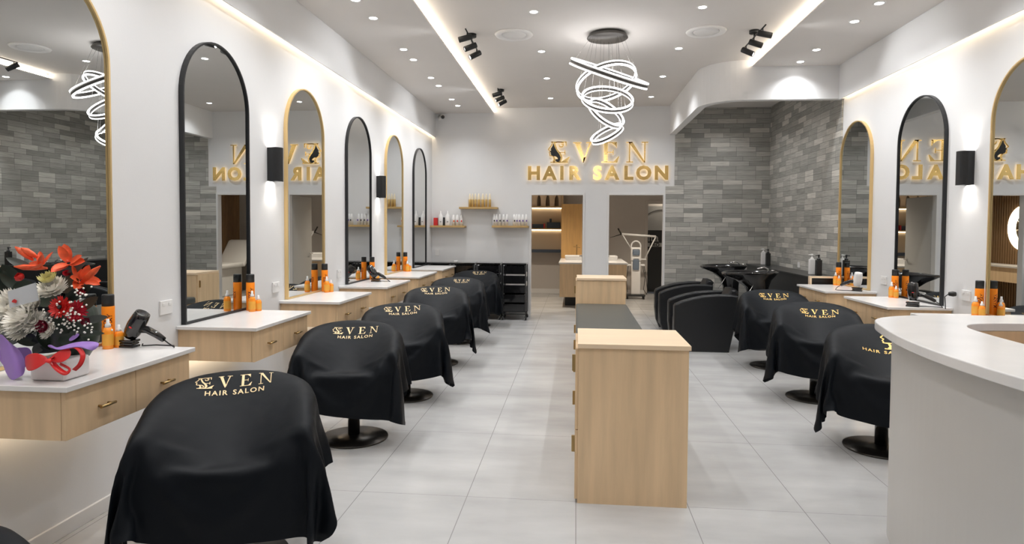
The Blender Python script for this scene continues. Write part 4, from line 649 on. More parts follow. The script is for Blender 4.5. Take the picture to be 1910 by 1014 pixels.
28,-2,-21,20,1,35,19,0,35,19,5,35,18,5,35,10,7,35,-4,11,33,-5,9,33,12,-1,31,21,-9,28,16,-2,26,3,13,26,0,17,25,18,0,20,29,-9,15,29,8,14,32,4,13,30,6,13,27,14,12,29,-11,6,30,1,6,28,11,6,23,0,0,28,-19,-6,34,-7,-6,34,-1,-7,29,-5,-6,25,15,-7,19,-6,-16,6,-26,-22,16,-18,-23,25,-2,-23,26,3,-24,19,-6,-25,3,-12,-29,-10,-13,-33,-5,-14,-33,8,-16,-34,15,-12,-34,20,-3,-34,21,3,-34,
29,-2,-21,19,1,35,19,3,35,17,8,35,6,11,34,-8,13,33,-6,9,32,13,-2,31,20,-10,30,17,-4,30,2,11,28,-6,19,26,13,8,22,23,-14,16,29,-3,14,30,12,14,32,2,14,26,10,13,26,12,10,28,-15,6,29,1,5,25,16,6,19,0,1,24,-22,-7,34,-9,-6,34,1,-6,31,-7,-6,21,16,-6,20,7,-13,7,-23,-20,7,-25,-22,21,-13,-24,26,3,-23,25,4,-24,20,-4,-28,1,-12,-32,-15,-11,-33,-7,-16,-33,4,-18,-34,15,-12,-35,19,-5,-34,
28,-1,-21,19,3,35,15,9,35,2,15,33,-11,14,33,-7,9,32,13,-2,31,20,-12,30,17,-6,30,3,11,30,-10,18,30,5,15,25,22,-8,18,25,-17,15,29,6,14,30,11,14,32,1,13,22,17,13,25,7,9,26,-19,5,30,1,6,21,23,6,18,1,1,20,-25,-7,31,-13,-7,34,2,-6,33,-8,-6,20,14,-5,16,19,-9,12,-14,-18,0,-28,-22,13,-21,-23,25,-9,-23,27,5,-27,26,6,-27,18,-3,-28,-4,-8,-32,-14,-14,-34,-10,-17,-33,2,-18,-34,12,-14,-34,
27,3,-21,12,11,34,-3,16,33,-12,15,33,-6,9,32,13,-3,30,20,-13,30,17,-6,30,4,10,31,-12,17,30,-3,18,29,18,1,23,22,-21,17,27,-9,14,30,12,14,31,6,14,29,4,14,19,22,12,24,1,9,25,-21,4,29,4,6,18,27,6,18,3,1,17,-28,-7,27,-17,-7,34,0,-6,33,-9,-6,23,12,-5,12,27,-7,16,-2,-14,1,-25,-22,3,-26,-22,18,-18,-27,25,-6,-27,27,7,-27,26,7,-27,17,-3,-28,-4,-9,-32,-16,-13,-34,-12,-15,-33,-2,-18,-34,
14,12,-23,-5,17,33,-15,15,32,-4,11,32,14,-4,31,19,-13,30,18,-8,30,5,10,30,-13,16,31,-9,19,29,13,10,26,20,-16,19,22,-22,17,30,1,16,29,12,16,31,1,14,27,11,13,17,24,12,23,-7,7,22,-19,5,29,9,5,14,28,7,21,4,1,14,-28,-7,23,-22,-7,33,-3,-7,34,-9,-6,25,9,-5,8,29,-5,19,12,-11,8,-19,-20,-6,-26,-26,9,-24,-26,20,-16,-27,27,-2,-27,26,8,-27,26,7,-27,17,-3,-28,-4,-11,-32,-17,-11,-34,-14,-15,-33,
-9,17,-24,-13,17,32,-3,11,32,14,-3,31,20,-14,29,17,-9,30,6,9,31,-12,16,30,-14,18,30,7,16,28,21,-6,21,17,-26,17,25,-13,17,29,10,16,30,7,16,32,-2,16,24,18,15,16,25,12,19,-15,6,21,-15,4,26,15,7,10,26,7,26,3,0,16,-26,-6,15,-26,-8,32,-7,-7,34,-9,-6,28,6,-6,7,30,-5,15,23,-9,17,-9,-20,-6,-25,-25,-2,-27,-26,12,-23,-26,24,-11,-27,27,0,-27,26,10,-27,26,7,-27,17,-5,-28,-4,-12,-32,-16,-13,-33,
-17,18,-25,-1,12,32,15,-3,30,20,-14,30,18,-10,30,7,9,30,-12,16,31,-17,17,30,-1,19,29,20,4,24,19,-22,18,17,-25,16,28,-2,17,29,13,16,32,3,16,32,-1,16,21,23,15,18,21,13,13,-18,6,20,-13,4,19,20,8,8,23,8,31,2,-1,19,-21,-6,10,-27,-9,28,-16,-9,34,-8,-7,30,4,-7,8,29,-5,9,29,-6,21,6,-15,1,-23,-24,-7,-27,-26,2,-27,-26,16,-19,-27,26,-9,-27,27,4,-27,26,10,-27,25,6,-27,18,-6,-28,-3,-14,-32,
-2,14,-26,15,-3,31,20,-15,30,18,-9,30,9,8,30,-11,16,30,-19,17,31,-7,18,30,15,11,25,22,-11,21,14,-29,16,22,-19,17,28,8,16,31,11,16,33,3,16,29,3,16,16,26,15,20,16,13,12,-23,4,17,-10,4,13,25,9,7,22,7,33,-3,-1,22,-15,-5,6,-28,-10,25,-22,-9,33,-9,-8,32,2,-6,10,27,-5,5,32,-6,22,17,-10,12,-14,-21,-6,-26,-26,-6,-28,-27,4,-25,-26,18,-17,-27,27,-4,-27,26,6,-27,26,10,-27,27,4,-27,17,-7,-28,
14,-1,-27,20,-14,30,19,-11,30,9,7,31,-9,18,30,-19,16,31,-13,17,30,8,12,27,27,-2,23,18,-19,18,13,-28,16,24,-12,16,27,14,16,32,9,16,33,1,17,28,9,16,12,28,14,19,9,11,9,-25,3,16,-5,5,8,29,10,8,20,7,33,-3,-2,25,-13,-4,3,-30,-10,20,-24,-10,34,-11,-8,33,-1,-7,13,24,-5,0,33,-5,19,25,-8,21,-2,-16,1,-25,-26,-8,-26,-26,-6,-27,-27,8,-25,-26,21,-13,-27,26,-1,-27,27,8,-27,27,9,-27,26,3,-27,
18,-14,-5,21,-8,8,9,6,30,-8,17,31,-18,17,30,-15,17,31,1,14,28,23,1,25,25,-13,20,15,-23,17,15,-23,16,23,-3,16,28,12,15,32,6,16,32,4,17,22,17,16,14,23,13,15,2,9,13,-18,4,12,0,7,6,25,9,10,19,5,28,0,-1,23,-15,-4,8,-27,-10,16,-25,-10,30,-14,-8,31,-3,-7,16,19,-6,3,32,-4,13,29,-6,21,9,-13,10,-16,-23,-3,-27,-26,-9,-27,-27,-2,-27,-27,11,-22,-26,22,-10,-27,27,3,-27,27,8,-27,27,9,-27,
    ]),
    (1.5, 1.3, 0.11, [
-399,-278,112,4,-31,23,2,-32,23,3,-31,23,12,-23,21,26,-5,13,30,9,7,16,21,-1,7,32,-6,20,25,-4,32,10,1,37,-1,2,37,-3,3,38,-2,4,37,-2,3,38,-2,4,37,-2,5,37,-2,5,38,-1,5,37,0,6,37,0,7,37,1,8,37,2,9,37,2,9,36,3,10,35,0,11,20,-9,14,-2,-15,13,0,-24,7,10,-29,2,20,-9,-10,28,11,-19,28,17,-21,18,20,-24,-4,17,-30,-20,9,-32,-24,4,-33,-19,8,-34,-2,11,-33,17,1,-33,23,-7,-32,
0,17,32,2,-31,23,5,-31,23,1,-32,23,6,-29,22,25,-11,15,33,7,8,17,24,-1,3,33,-7,23,24,-3,35,3,2,37,-3,2,37,-1,3,37,-1,4,37,-5,3,37,-6,3,37,-5,4,37,-3,4,38,-1,6,37,0,6,36,3,8,36,6,8,37,4,9,36,1,9,35,6,9,36,3,9,30,-4,13,2,-17,15,-6,-28,8,11,-28,2,24,2,-14,28,15,-21,27,15,-20,6,20,-27,-17,12,-32,-24,4,-33,-19,8,-33,-2,10,-34,17,0,-33,24,-5,-32,22,-2,-33,
8,14,30,-6,-28,24,3,-31,23,4,-31,24,4,-31,22,21,-20,17,32,3,8,17,27,-1,4,34,-6,24,18,-2,36,-1,2,37,-1,4,37,1,3,37,-5,2,37,-8,3,36,-7,3,37,-2,4,38,0,4,37,0,5,37,-2,6,36,-1,8,36,6,9,35,9,9,36,2,9,35,3,9,35,3,7,30,2,10,15,-21,13,-10,-27,10,8,-17,0,29,10,-16,30,14,-18,18,16,-22,-9,15,-30,-23,5,-33,-19,7,-33,-2,9,-34,17,0,-33,23,-6,-32,23,1,-33,13,10,-35,
13,0,28,-13,-13,27,-4,-29,24,4,-31,23,6,-31,23,16,-25,19,31,-3,10,20,25,-1,7,34,-5,21,16,-2,35,-4,3,37,1,3,37,-2,3,37,-8,2,36,-8,3,37,-2,3,37,3,3,37,3,4,37,2,4,37,-2,6,36,-6,8,36,-3,9,34,6,10,35,8,9,37,2,9,34,5,7,26,8,8,20,-20,13,-6,-26,8,14,-14,-1,31,9,-15,25,18,-19,3,17,-27,-20,8,-32,-19,7,-33,-1,8,-34,17,0,-32,22,-5,-33,19,3,-34,9,11,-36,-3,11,-39,
10,-18,23,-12,8,32,-11,-17,27,-1,-29,24,7,-31,23,13,-27,20,29,-9,12,24,20,1,8,34,-6,19,14,-1,35,-5,3,37,0,3,36,-5,2,36,-10,3,37,-5,2,37,1,3,37,5,3,37,5,4,37,3,4,37,1,6,37,-3,6,35,-7,9,34,-5,11,33,6,11,36,7,8,34,7,8,26,12,6,20,-16,12,-1,-24,7,24,-14,-2,30,8,-14,13,20,-23,-14,14,-31,-18,7,-33,-1,8,-33,17,-1,-33,21,-2,-34,14,7,-34,3,11,-38,-7,8,-39,-11,5,-41,
7,-25,23,-8,20,34,-13,4,31,-9,-20,26,4,-31,23,12,-29,22,27,-14,14,26,16,2,9,33,-5,19,12,-1,34,-7,3,37,-2,3,36,-9,2,36,-8,3,37,-1,1,36,7,1,36,6,3,37,4,5,38,1,6,37,1,5,37,-1,6,37,-2,6,35,-7,9,32,-5,13,33,5,12,34,10,7,27,17,6,19,-11,10,4,-27,7,30,-10,-3,24,13,-17,-2,18,-28,-17,10,-32,-1,7,-33,17,-1,-33,19,1,-34,8,8,-36,-3,10,-39,-10,5,-40,-12,4,-41,-9,8,-41,
6,-24,23,-7,21,34,-9,19,33,-12,-1,31,-4,-25,25,10,-30,22,24,-18,16,28,10,5,10,31,-5,19,10,-1,34,-8,3,36,-5,3,36,-11,2,36,-3,1,35,7,-1,36,6,3,37,1,4,37,0,6,37,-1,5,38,1,6,37,1,5,37,1,6,37,-1,6,34,-4,10,30,-2,14,31,9,10,28,20,4,19,-8,8,11,-26,7,31,-4,-5,14,16,-19,-10,14,-30,-2,6,-33,15,1,-34,14,3,-35,2,9,-37,-7,7,-40,-11,5,-40,-9,7,-41,-7,8,-41,-1,12,-40,
11,-14,21,-11,12,36,-7,20,34,-10,16,33,-9,-6,29,3,-27,24,20,-23,18,29,5,7,13,29,-3,19,8,-1,32,-11,3,36,-9,2,35,-6,0,34,4,-2,36,5,1,37,1,5,37,-1,5,37,0,5,37,2,5,38,2,5,37,2,5,37,3,4,37,2,4,36,4,4,29,-4,14,27,0,15,29,19,5,24,-4,7,17,-24,7,27,1,-9,2,17,-23,0,8,-29,13,2,-33,7,5,-37,-4,7,-39,-9,9,-40,-8,8,-40,-5,10,-41,-1,11,-41,3,11,-40,4,11,-41,
13,10,16,-8,-4,39,-13,8,37,-10,17,33,-9,11,33,-4,-12,29,13,-24,21,28,-2,8,16,27,-2,20,8,-1,31,-15,3,36,-9,1,32,3,-4,34,4,-2,37,2,3,37,1,4,37,3,2,37,4,3,37,4,2,37,4,2,38,4,2,37,5,2,37,4,3,35,4,7,28,-6,16,26,-9,21,29,10,10,28,-2,8,23,-18,4,21,7,-14,5,13,-27,8,4,-30,3,7,-34,-7,8,-40,-7,9,-41,-4,11,-40,-1,12,-41,2,11,-41,6,11,-40,7,10,-41,7,11,-40,
-3,24,11,4,-8,42,-5,-6,40,-10,2,37,-12,9,36,-9,5,32,3,-16,22,25,-8,11,18,24,-1,22,11,-2,32,-15,3,35,-7,0,31,9,-8,32,7,-8,36,6,-2,37,5,-1,37,5,0,37,5,1,37,4,-1,38,5,0,37,4,1,36,3,4,34,1,12,34,-2,16,31,-5,18,28,-10,21,27,-2,17,30,-5,11,29,-9,0,20,11,-21,7,11,-30,-1,8,-34,-6,10,-35,-3,11,-41,-1,12,-40,3,12,-41,5,10,-41,9,9,-40,8,10,-41,8,10,-40,5,12,-41,
-17,25,10,6,-9,41,5,-7,42,2,-7,41,-5,-5,39,-9,2,34,-6,-3,27,16,-9,17,21,20,0,25,15,-3,32,-12,2,35,-4,-2,32,12,-12,29,14,-17,32,11,-11,37,6,-5,37,6,-1,37,5,0,37,5,0,38,4,1,36,2,5,33,-3,13,33,-4,17,32,-6,19,32,-4,18,32,-6,19,29,-7,20,31,-9,15,34,0,-4,16,13,-28,1,12,-35,-2,12,-35,0,12,-35,2,11,-39,5,12,-41,8,9,-40,9,9,-41,7,10,-40,7,10,-41,5,11,-41,-1,9,-41,
-20,23,10,4,-10,41,6,-8,41,6,-6,42,6,-7,41,2,-7,35,-2,-5,34,5,-7,24,22,15,5,28,17,-4,32,-6,0,33,3,-8,31,15,-15,29,15,-17,32,13,-15,34,9,-10,37,7,-4,37,5,-1,37,5,1,37,3,3,37,0,8,35,-2,13,33,-5,15,33,-5,18,32,-6,20,30,-6,21,30,-8,21,33,-7,15,33,2,-5,14,12,-30,2,13,-36,2,12,-35,4,11,-35,8,10,-38,7,10,-40,7,9,-41,4,10,-41,2,10,-41,-1,9,-42,-3,8,-41,-4,7,-42,
-11,25,9,3,-10,41,4,-8,41,4,-9,42,5,-7,40,5,-8,36,6,-7,36,6,-9,34,24,6,15,32,16,-3,32,4,-6,31,10,-13,30,15,-17,31,15,-15,32,13,-15,32,12,-14,35,9,-7,37,6,-2,37,4,2,38,3,4,36,0,8,36,-3,12,34,-3,14,34,-5,17,32,-6,19,31,-6,20,30,-7,21,33,-6,15,33,2,-5,15,10,-30,6,12,-35,7,11,-35,5,10,-36,4,10,-36,2,10,-41,-1,9,-42,-3,8,-42,-4,7,-42,-4,8,-42,-4,7,-42,0,10,-41,
5,24,6,8,-8,41,4,-10,40,3,-8,42,2,-7,40,2,-6,37,2,-7,37,3,-7,37,21,-3,26,35,11,1,31,13,-13,30,15,-18,30,14,-17,32,14,-15,32,13,-14,34,12,-11,35,10,-8,36,6,-2,38,4,1,37,3,5,37,0,8,35,-2,11,35,-3,14,33,-5,17,33,-5,17,32,-6,19,31,-7,20,33,-4,14,34,2,-6,18,9,-29,7,10,-35,2,10,-36,0,10,-36,-2,9,-36,-2,8,-42,-2,9,-41,-3,8,-42,-1,9,-42,1,9,-42,-1,8,-42,1,9,-42,
0,19,4,11,-4,41,5,-5,42,3,-6,42,1,-6,39,0,-6,37,1,-6,37,2,-7,37,16,-3,30,34,7,6,32,13,-13,30,15,-18,31,14,-16,31,14,-15,33,13,-13,35,11,-10,35,10,-7,37,7,-4,37,4,2,37,3,4,37,0,8,36,-2,11,35,-3,13,34,-4,15,33,-5,17,32,-5,18,32,-6,19,34,-4,13,33,2,-7,16,9,-29,3,9,-35,-1,9,-37,-1,9,-36,-1,10,-37,0,9,-40,1,9,-41,0,9,-42,2,9,-42,2,8,-42,2,9,-42,-1,9,-42,
-17,19,6,7,-5,42,7,-2,42,8,-2,42,6,-2,38,4,-5,37,2,-5,37,3,-6,36,14,-3,31,32,5,10,33,12,-9,31,14,-16,31,14,-16,32,14,-14,34,12,-12,34,11,-10,35,10,-8,37,7,-3,37,5,0,37,2,5,37,1,7,36,-1,10,36,-3,12,34,-3,15,34,-5,16,33,-5,17,32,-5,18,34,-3,12,34,2,-8,14,8,-29,2,9,-36,0,9,-37,0,10,-36,1,9,-37,2,9,-38,2,9,-42,1,8,-42,1,9,-42,0,9,-42,-1,9,-42,-2,9,-42,
-15,25,6,9,-3,41,4,-4,42,6,-2,42,6,-2,38,6,-4,37,6,-4,36,7,-3,37,16,-2,32,31,5,14,35,10,-5,31,14,-16,31,14,-15,33,12,-13,33,13,-12,35,11,-10,36,9,-6,36,8,-4,37,5,0,38,2,4,36,1,7,37,-1,9,35,-2,12,35,-3,14,34,-4,15,34,-4,15,33,-5,18,35,-3,10,33,3,-8,15,7,-30,2,9,-36,2,10,-37,2,9,-36,1,9,-37,1,9,-37,0,9,-42,-1,8,-42,-2,9,-42,-2,9,-42,-1,8,-42,1,9,-42,
-2,27,3,7,-3,42,10,-7,39,8,-3,42,6,-2,37,7,-2,37,6,-1,37,5,-1,37,10,0,34,28,4,19,35,9,0,32,13,-14,31,13,-15,33,13,-13,34,11,-11,35,11,-8,36,9,-7,37,8,-3,37,5,-1,37,3,4,37,1,6,36,0,9,36,-2,10,35,-3,13,35,-3,14,34,-4,15,34,-4,16,36,-2,9,33,2,-9,15,8,-30,2,9,-36,1,8,-37,0,9,-36,0,9,-37,0,10,-37,-1,8,-41,-1,9,-42,0,9,-42,1,9,-42,2,8,-42,5,7,-42,
16,22,-4,10,-5,41,11,-4,41,6,-1,42,4,0,38,3,0,38,2,0,37,0,1,38,5,0,35,23,3,25,35,8,4,33,12,-11,32,13,-14,34,12,-13,34,11,-10,35,10,-8,36,9,-5,37,8,-4,37,5,0,37,3,3,37,2,6,37,0,8,36,-1,10,35,-3,11,36,-2,13,35,-3,13,34,-4,15,36,-1,7,34,2,-9,15,7,-30,2,9,-37,0,9,-36,0,9,-37,-1,8,-36,0,9,-37,2,9,-41,2,8,-42,4,7,-41,6,6,-42,6,6,-42,8,4,-42,
21,22,-4,6,-1,41,4,-1,43,2,1,43,2,0,38,2,1,38,0,1,37,1,0,38,2,1,37,18,2,29,34,6,9,34,11,-8,33,13,-13,34,11,-12,35,11,-9,35,10,-7,36,9,-5,37,7,-3,37,5,0,37,4,3,37,2,5,37,0,7,37,-1,8,36,-1,11,35,-2,11,35,-3,13,36,-3,13,36,0,5,34,3,-11,16,6,-29,3,8,-36,1,8,-37,2,8,-36,4,7,-37,5,6,-36,6,5,-40,7,4,-42,7,3,-42,7,5,-42,8,4,-42,6,7,-42,
12,29,-3,3,0,43,0,1,43,0,1,43,0,1,39,0,0,38,1,1,37,2,1,38,2,0,37,12,2,33,32,5,13,35,10,-4,34,11,-11,34,12,-11,35,10,-8,36,10,-6,36,8,-5,37,7,-2,37,5,0,37,4,3,38,2,4,37,1,6,36,0,8,37,-1,9,36,-2,10,35,-2,12,36,-2,10,37,1,3,33,3,-12,17,5,-30,8,6,-35,8,5,-36,8,4,-37,7,4,-36,7,4,-37,7,3,-39,7,3,-42,7,6,-41,6,6,-42,8,4,-42,5,5,-42,
1,31,-1,3,2,43,1,0,44,1,1,43,0,1,38,0,0,38,-1,1,37,1,1,38,1,1,38,9,1,34,29,4,19,36,9,0,35,10,-8,35,11,-9,35,10,-8,36,9,-6,36,8,-3,37,6,-2,37,5,1,38,4,2,37,3,4,37,2,5,37,0,7,37,0,7,36,-1,10,36,-2,10,37,0,8,37,1,1,32,3,-15,18,5,-31,9,4,-36,8,3,-36,8,4,-37,8,3,-36,6,3,-37,6,3,-39,6,3,-42,9,3,-41,7,5,-41,7,4,-42,2,0,-44,
-12,27,1,6,4,42,3,1,43,2,2,43,0,1,39,1,1,37,0,1,38,2,1,37,3,1,37,8,2,36,25,3,24,36,7,4,35,10,-5,36,10,-8,35,9,-5,37,9,-5,36,7,-3,37,6,0,38,5,1,37,4,2,37,3,3,37,2,5,37,1,6,37,0,6,37,0,8,37,0,8,37,0,5,37,2,-2,29,3,-19,14,1,-33,5,-3,-37,6,-2,-37,6,0,-37,5,1,-37,5,2,-36,5,3,-40,5,3,-42,6,0,-42,8,0,-41,6,0,-42,6,0,-43,
-25,15,2,4,2,43,4,2,43,5,6,42,5,5,38,5,4,36,5,3,37,6,3,37,6,3,37,8,3,36,22,3,27,34,6,10,37,9,-2,36,9,-5,36,9,-5,36,7,-2,37,7,-2,37,6,0,38,4,2,37,4,2,37,3,3,38,2,4,37,2,5,37,1,5,37,1,7,37,0,6,38,2,2,36,3,-8,25,3,-25,8,-3,-36,2,-6,-37,3,-6,-37,3,-5,-37,4,-6,-37,3,-4,-36,4,-3,-40,6,-2,-43,5,0,-42,6,-2,-42,7,-3,-41,6,1,-42,
-24,11,2,2,2,43,7,5,42,7,6,42,8,6,37,9,6,36,8,6,36,10,7,36,10,6,35,12,6,35,19,6,31,31,5,17,36,7,4,37,8,-3,36,7,-3,37,8,-1,37,6,-1,37,5,1,38,4,2,37,4,2,38,3,3,37,3,4,37,3,3,38,1,5,37,2,5,38,2,2,37,3,-3,33,3,-16,19,0,-29,5,-5,-36,3,-6,-37,4,-5,-37,3,-6,-36,4,-6,-37,3,-5,-37,2,-7,-41,1,-6,-42,3,-6,-43,4,-5,-42,4,-4,-41,6,-3,-42,
0,16,-5,8,5,42,10,5,41,10,6,41,10,7,37,10,6,36,10,6,35,10,7,35,9,9,35,6,10,35,11,9,34,25,7,25,34,6,11,37,6,3,38,6,0,37,7,-1,37,5,1,37,5,1,38,4,3,37,4,2,38,3,3,37,3,3,38,3,3,38,3,2,37,4,1,38,4,-3,35,3,-12,27,-1,-24,17,-4,-31,12,-2,-32,2,-5,-35,-2,-6,-37,0,-7,-36,2,-6,-37,5,-4,-37,4,-5,-42,3,-6,-42,3,-7,-43,1,-7,-42,-1,-7,-42,3,-6,-41,
23,14,-10,11,4,40,11,6,41,9,7,41,10,8,39,8,8,35,7,10,35,4,10,36,2,11,35,3,11,34,13,9,32,19,10,30,29,7,20,36,5,10,38,5,5,37,5,2,37,4,2,38,4,3,38,4,3,37,4,2,38,4,2,38,4,1,37,4,0,38,5,-2,37,5,-5,36,3,-11,31,-1,-19,22,-7,-28,15,-7,-31,16,-1,-30,14,1,-31,4,-4,-34,-4,-6,-36,-4,-6,-37,-2,-6,-36,0,-6,-43,2,-6,-42,3,-6,-42,2,-5,-43,3,-7,-42,0,-7,-42,
27,13,-13,8,7,41,9,9,41,10,8,40,6,10,41,4,11,35,-1,11,35,-4,10,35,4,10,34,13,6,31,15,10,30,15,14,30,23,11,27,31,7,19,36,5,10,37,5,6,37,4,4,38,3,3,38,4,2,37,4,2,38,4,0,38,5,-1,37,5,-4,37,4,-7,35,1,-11,33,0,-17,27,-7,-23,18,-12,-28,17,-7,-29,14,-4,-30,16,3,-29,18,3,-30,11,-2,-33,0,-7,-34,-6,-5,-38,-8,-3,-41,-4,-5,-42,-4,-5,-42,-2,-6,-42,2,-5,-43,1,-7,-42,
22,20,-12,6,11,41,5,10,41,5,10,40,-1,10,41,-5,10,36,-4,10,34,6,6,33,16,3,30,14,8,30,11,13,30,18,13,28,19,14,28,23,13,23,33,7,14,36,5,10,37,5,6,37,4,4,37,4,2,38,3,0,37,3,-2,37,4,-4,36,2,-8,34,-1,-12,34,-4,-15,32,-2,-18,27,-4,-21,17,-14,-26,13,-11,-28,16,-5,-29,13,-2,-29,16,2,-29,20,6,-29,15,1,-31,7,-6,-36,-3,-3,-40,-7,-3,-41,-9,-3,-42,-8,-3,-42,-7,-4,-42,-1,-8,-42,
13,24,-12,3,12,41,-4,9,41,-7,7,40,-6,9,40,0,9,36,12,5,31,18,0,30,12,8,30,9,12,29,16,12,28,21,12,28,13,16,27,19,14,22,31,5,13,35,6,9,35,7,8,36,5,4,36,4,3,36,1,-1,36,1,-4,35,2,-5,32,-2,-8,33,-5,-14,33,-6,-16,32,-5,-16,29,6,-18,21,-7,-23,6,-17,-27,12,-9,-29,17,-3,-29,13,-3,-29,15,1,-29,19,8,-29,19,6,-34,14,-3,-36,4,-8,-39,-4,-7,-41,-8,-4,-41,-9,-3,-41,-8,-4,-42,
-7,19,-12,-7,9,41,-9,5,40,-4,9,39,8,9,36,18,2,35,19,0,30,9,9,30,7,14,29,16,10,29,22,8,27,15,15,28,5,19,26,22,5,17,30,2,10,34,5,9,33,9,8,34,11,5,35,2,3,32,-3,-2,35,1,-5,34,3,-4,29,-2,-7,30,-9,-14,33,-3,-15,30,-9,-16,30,3,-17,25,9,-19,11,-13,-25,1,-18,-28,13,-8,-29,18,-1,-29,12,-4,-28,15,-2,-33,19,10,-33,19,11,-33,18,1,-35,11,-8,-38,1,-12,-39,-5,-10,-40,-8,-5,-41,
-25,10,-12,-6,6,40,3,11,37,15,7,35,20,-1,34,18,1,34,8,12,33,5,15,30,16,10,28,23,6,28,17,11,27,1,19,27,8,15,22,26,-8,14,30,4,9,33,5,8,31,12,8,31,16,6,33,-2,2,29,-6,-3,34,3,-3,33,4,-4,29,3,-6,25,-17,-14,31,-3,-15,31,-7,-15,29,-6,-17,26,14,-17,20,3,-21,2,-18,-26,-1,-17,-28,13,-6,-29,19,0,-32,14,-4,-33,14,-4,-33,18,10,-33,19,13,-33,19,6,-34,15,-4,-36,5,-11,-38,1,-13,-40,
-17,9,-14,10,10,35,20,6,34,21,-3,34,16,3,34,5,14,34,5,17,34,16,10,31,24,4,27,19,8,28,0,16,27,-2,20,25,19,3,18,26,-15,10,30,8,9,32,5,8,30,14,8,28,20,7,30,-5,1,26,-8,-3,34,6,-3,32,4,-4,29,8,-4,21,-20,-13,27,-10,-15,32,-2,-16,29,-11,-16,27,6,-16,21,17,-19,15,-6,-23,-5,-19,-27,-2,-16,-29,14,-5,-34,20,1,-33,13,-6,-33,15,-5,-33,18,9,-33,18,16,-33,19,10,-33,18,1,-35,11,-10,-37,
8,3,-20,22,5,33,22,3,33,15,5,33,3,17,35,4,17,34,17,11,32,24,4,32,21,4,29,2,14,27,-10,19,26,9,16,23,22,-12,14,26,-14,9,30,13,8,33,3,9,29,16,8,24,23,6,28,-7,1,23,-10,-3,33,8,-3,32,4,-4,30,13,-2,21,-18,-12,19,-20,-16,31,-1,-15,30,-9,-16,29,-6,-16,22,18,-17,19,13,-20,7,-13,-25,-10,-19,-32,-3,-15,-33,15,-5,-33,20,2,-33,15,-7,-33,15,-6,-33,18,9,-33,19,15,-33,18,14,-33,19,4,-34,
22,-7,-22,19,5,34,14,15,31,4,19,34,5,18,33,17,10,33,24,3,32,23,4,32,4,12,31,-13,17,27,-1,20,25,21,6,19,18,-23,11,25,-8,9,31,14,8,34,2,8,27,18,8,22,25,7,25,-9,0,20,-11,-3,32,10,-3,32,4,-3,30,15,-2,24,-12,-10,12,-26,-16,27,-9,-16,31,-2,-15,29,-13,-16,25,9,-17,17,24,-18,17,4,-25,1,-18,-30,-13,-19,-32,-3,-15,-33,16,-4,-33,20,2,-33,16,-7,-34,15,-7,-32,19,8,-33,19,14,-33,18,15,-33,
19,0,-22,5,17,32,5,24,33,9,19,33,19,9,32,24,1,32,23,3,31,8,12,32,-14,15,31,-9,19,29,15,18,23,23,-8,16,13,-27,9,26,-2,8,31,14,8,34,3,8,23,22,9,21,24,6,24,-10,0,18,-14,-3,31,11,-3,30,8,-2,29,13,-2,30,-6,-9,11,-27,-15,16,-19,-16,30,1,-16,29,-12,-15,29,-3,-19,17,23,-19,17,21,-22,15,-6,-27,-6,-21,-31,-14,-18,-32,-3,-14,-33,16,-4,-33,21,2,-34,16,-8,-33,17,-8,-32,20,5,-33,19,15,-33,
6,17,-24,2,24,32,8,20,33,20,9,32,25,1,32,23,1,31,10,12,32,-12,14,31,-16,17,30,7,21,27,24,9,23,17,-19,14,11,-27,9,27,5,7,33,11,8,32,6,9,16,27,9,22,19,5,28,-12,0,19,-20,-1,24,12,-3,26,19,-2,30,9,-3,32,-2,-8,17,-22,-13,5,-27,-16,27,-4,-18,29,-7,-19,29,-11,-18,23,15,-19,13,28,-20,18,12,-24,10,-15,-29,-10,-20,-32,-16,-18,-31,-2,-14,-33,16,-3,-33,21,1,-34,18,-8,-33,19,-9,-32,21,4,-33,
1,23,-25,8,21,33,20,9,32,24,1,31,25,1,32,12,11,32,-11,15,31,-19,14,30,-4,21,29,20,16,25,27,-3,20,9,-27,12,12,-22,9,28,11,9,34,7,10,28,12,9,10,29,9,24,10,7,31,-14,0,23,-20,-1,21,9,-3,20,27,-2,26,10,-5,34,0,-8,23,-16,-11,0,-26,-18,17,-12,-21,30,-5,-18,30,-14,-19,27,2,-19,15,26,-19,12,26,-21,20,1,-25,3,-18,-31,-14,-19,-32,-16,-17,-32,-1,-15,-32,17,-4,-34,21,1,-33,19,-7,-33,21,-9,-32,
7,21,-25,19,9,32,25,1,32,24,0,32,15,11,32,-8,16,31,-21,13,30,-10,18,30,10,22,27,27,9,23,23,-16,17,3,-32,10,14,-15,9,29,13,9,34,7,9,24,18,12,10,28,14,26,8,8,27,-17,-2,23,-21,-4,21,5,-3,15,30,-3,24,13,-6,34,-2,-8,31,-9,-9,0,-20,-17,5,-20,-21,28,-7,-20,31,-12,-19,29,-9,-18,20,18,-19,8,31,-20,17,19,-22,17,-8,-28,-2,-20,-31,-17,-18,-32,-16,-17,-32,0,-15,-32,17,-4,-34,22,1,-33,21,-8,-33,
18,10,-25,24,0,32,25,0,32,16,10,32,-5,16,31,-21,13,30,-16,16,30,5,22,29,19,19,26,28,-3,20,15,-25,13,-1,-33,10,19,-9,9,31,15,9,33,12,10,19,23,14,11,30,17,22,3,5,27,-22,-6,21,-24,-4,21,4,-4,13,32,-1,23,15,-5,36,-1,-8,34,-2,-8,7,-18,-15,-6,-26,-21,20,-15,-20,31,-9,-20,30,-13,-18,26,8,-19,11,29,-20,9,29,-20,20,10,-24,13,-15,-29,-8,-20,-32,-18,-17,-32,-16,-17,-31,0,-15,-33,18,-4,-34,23,-1,-33,
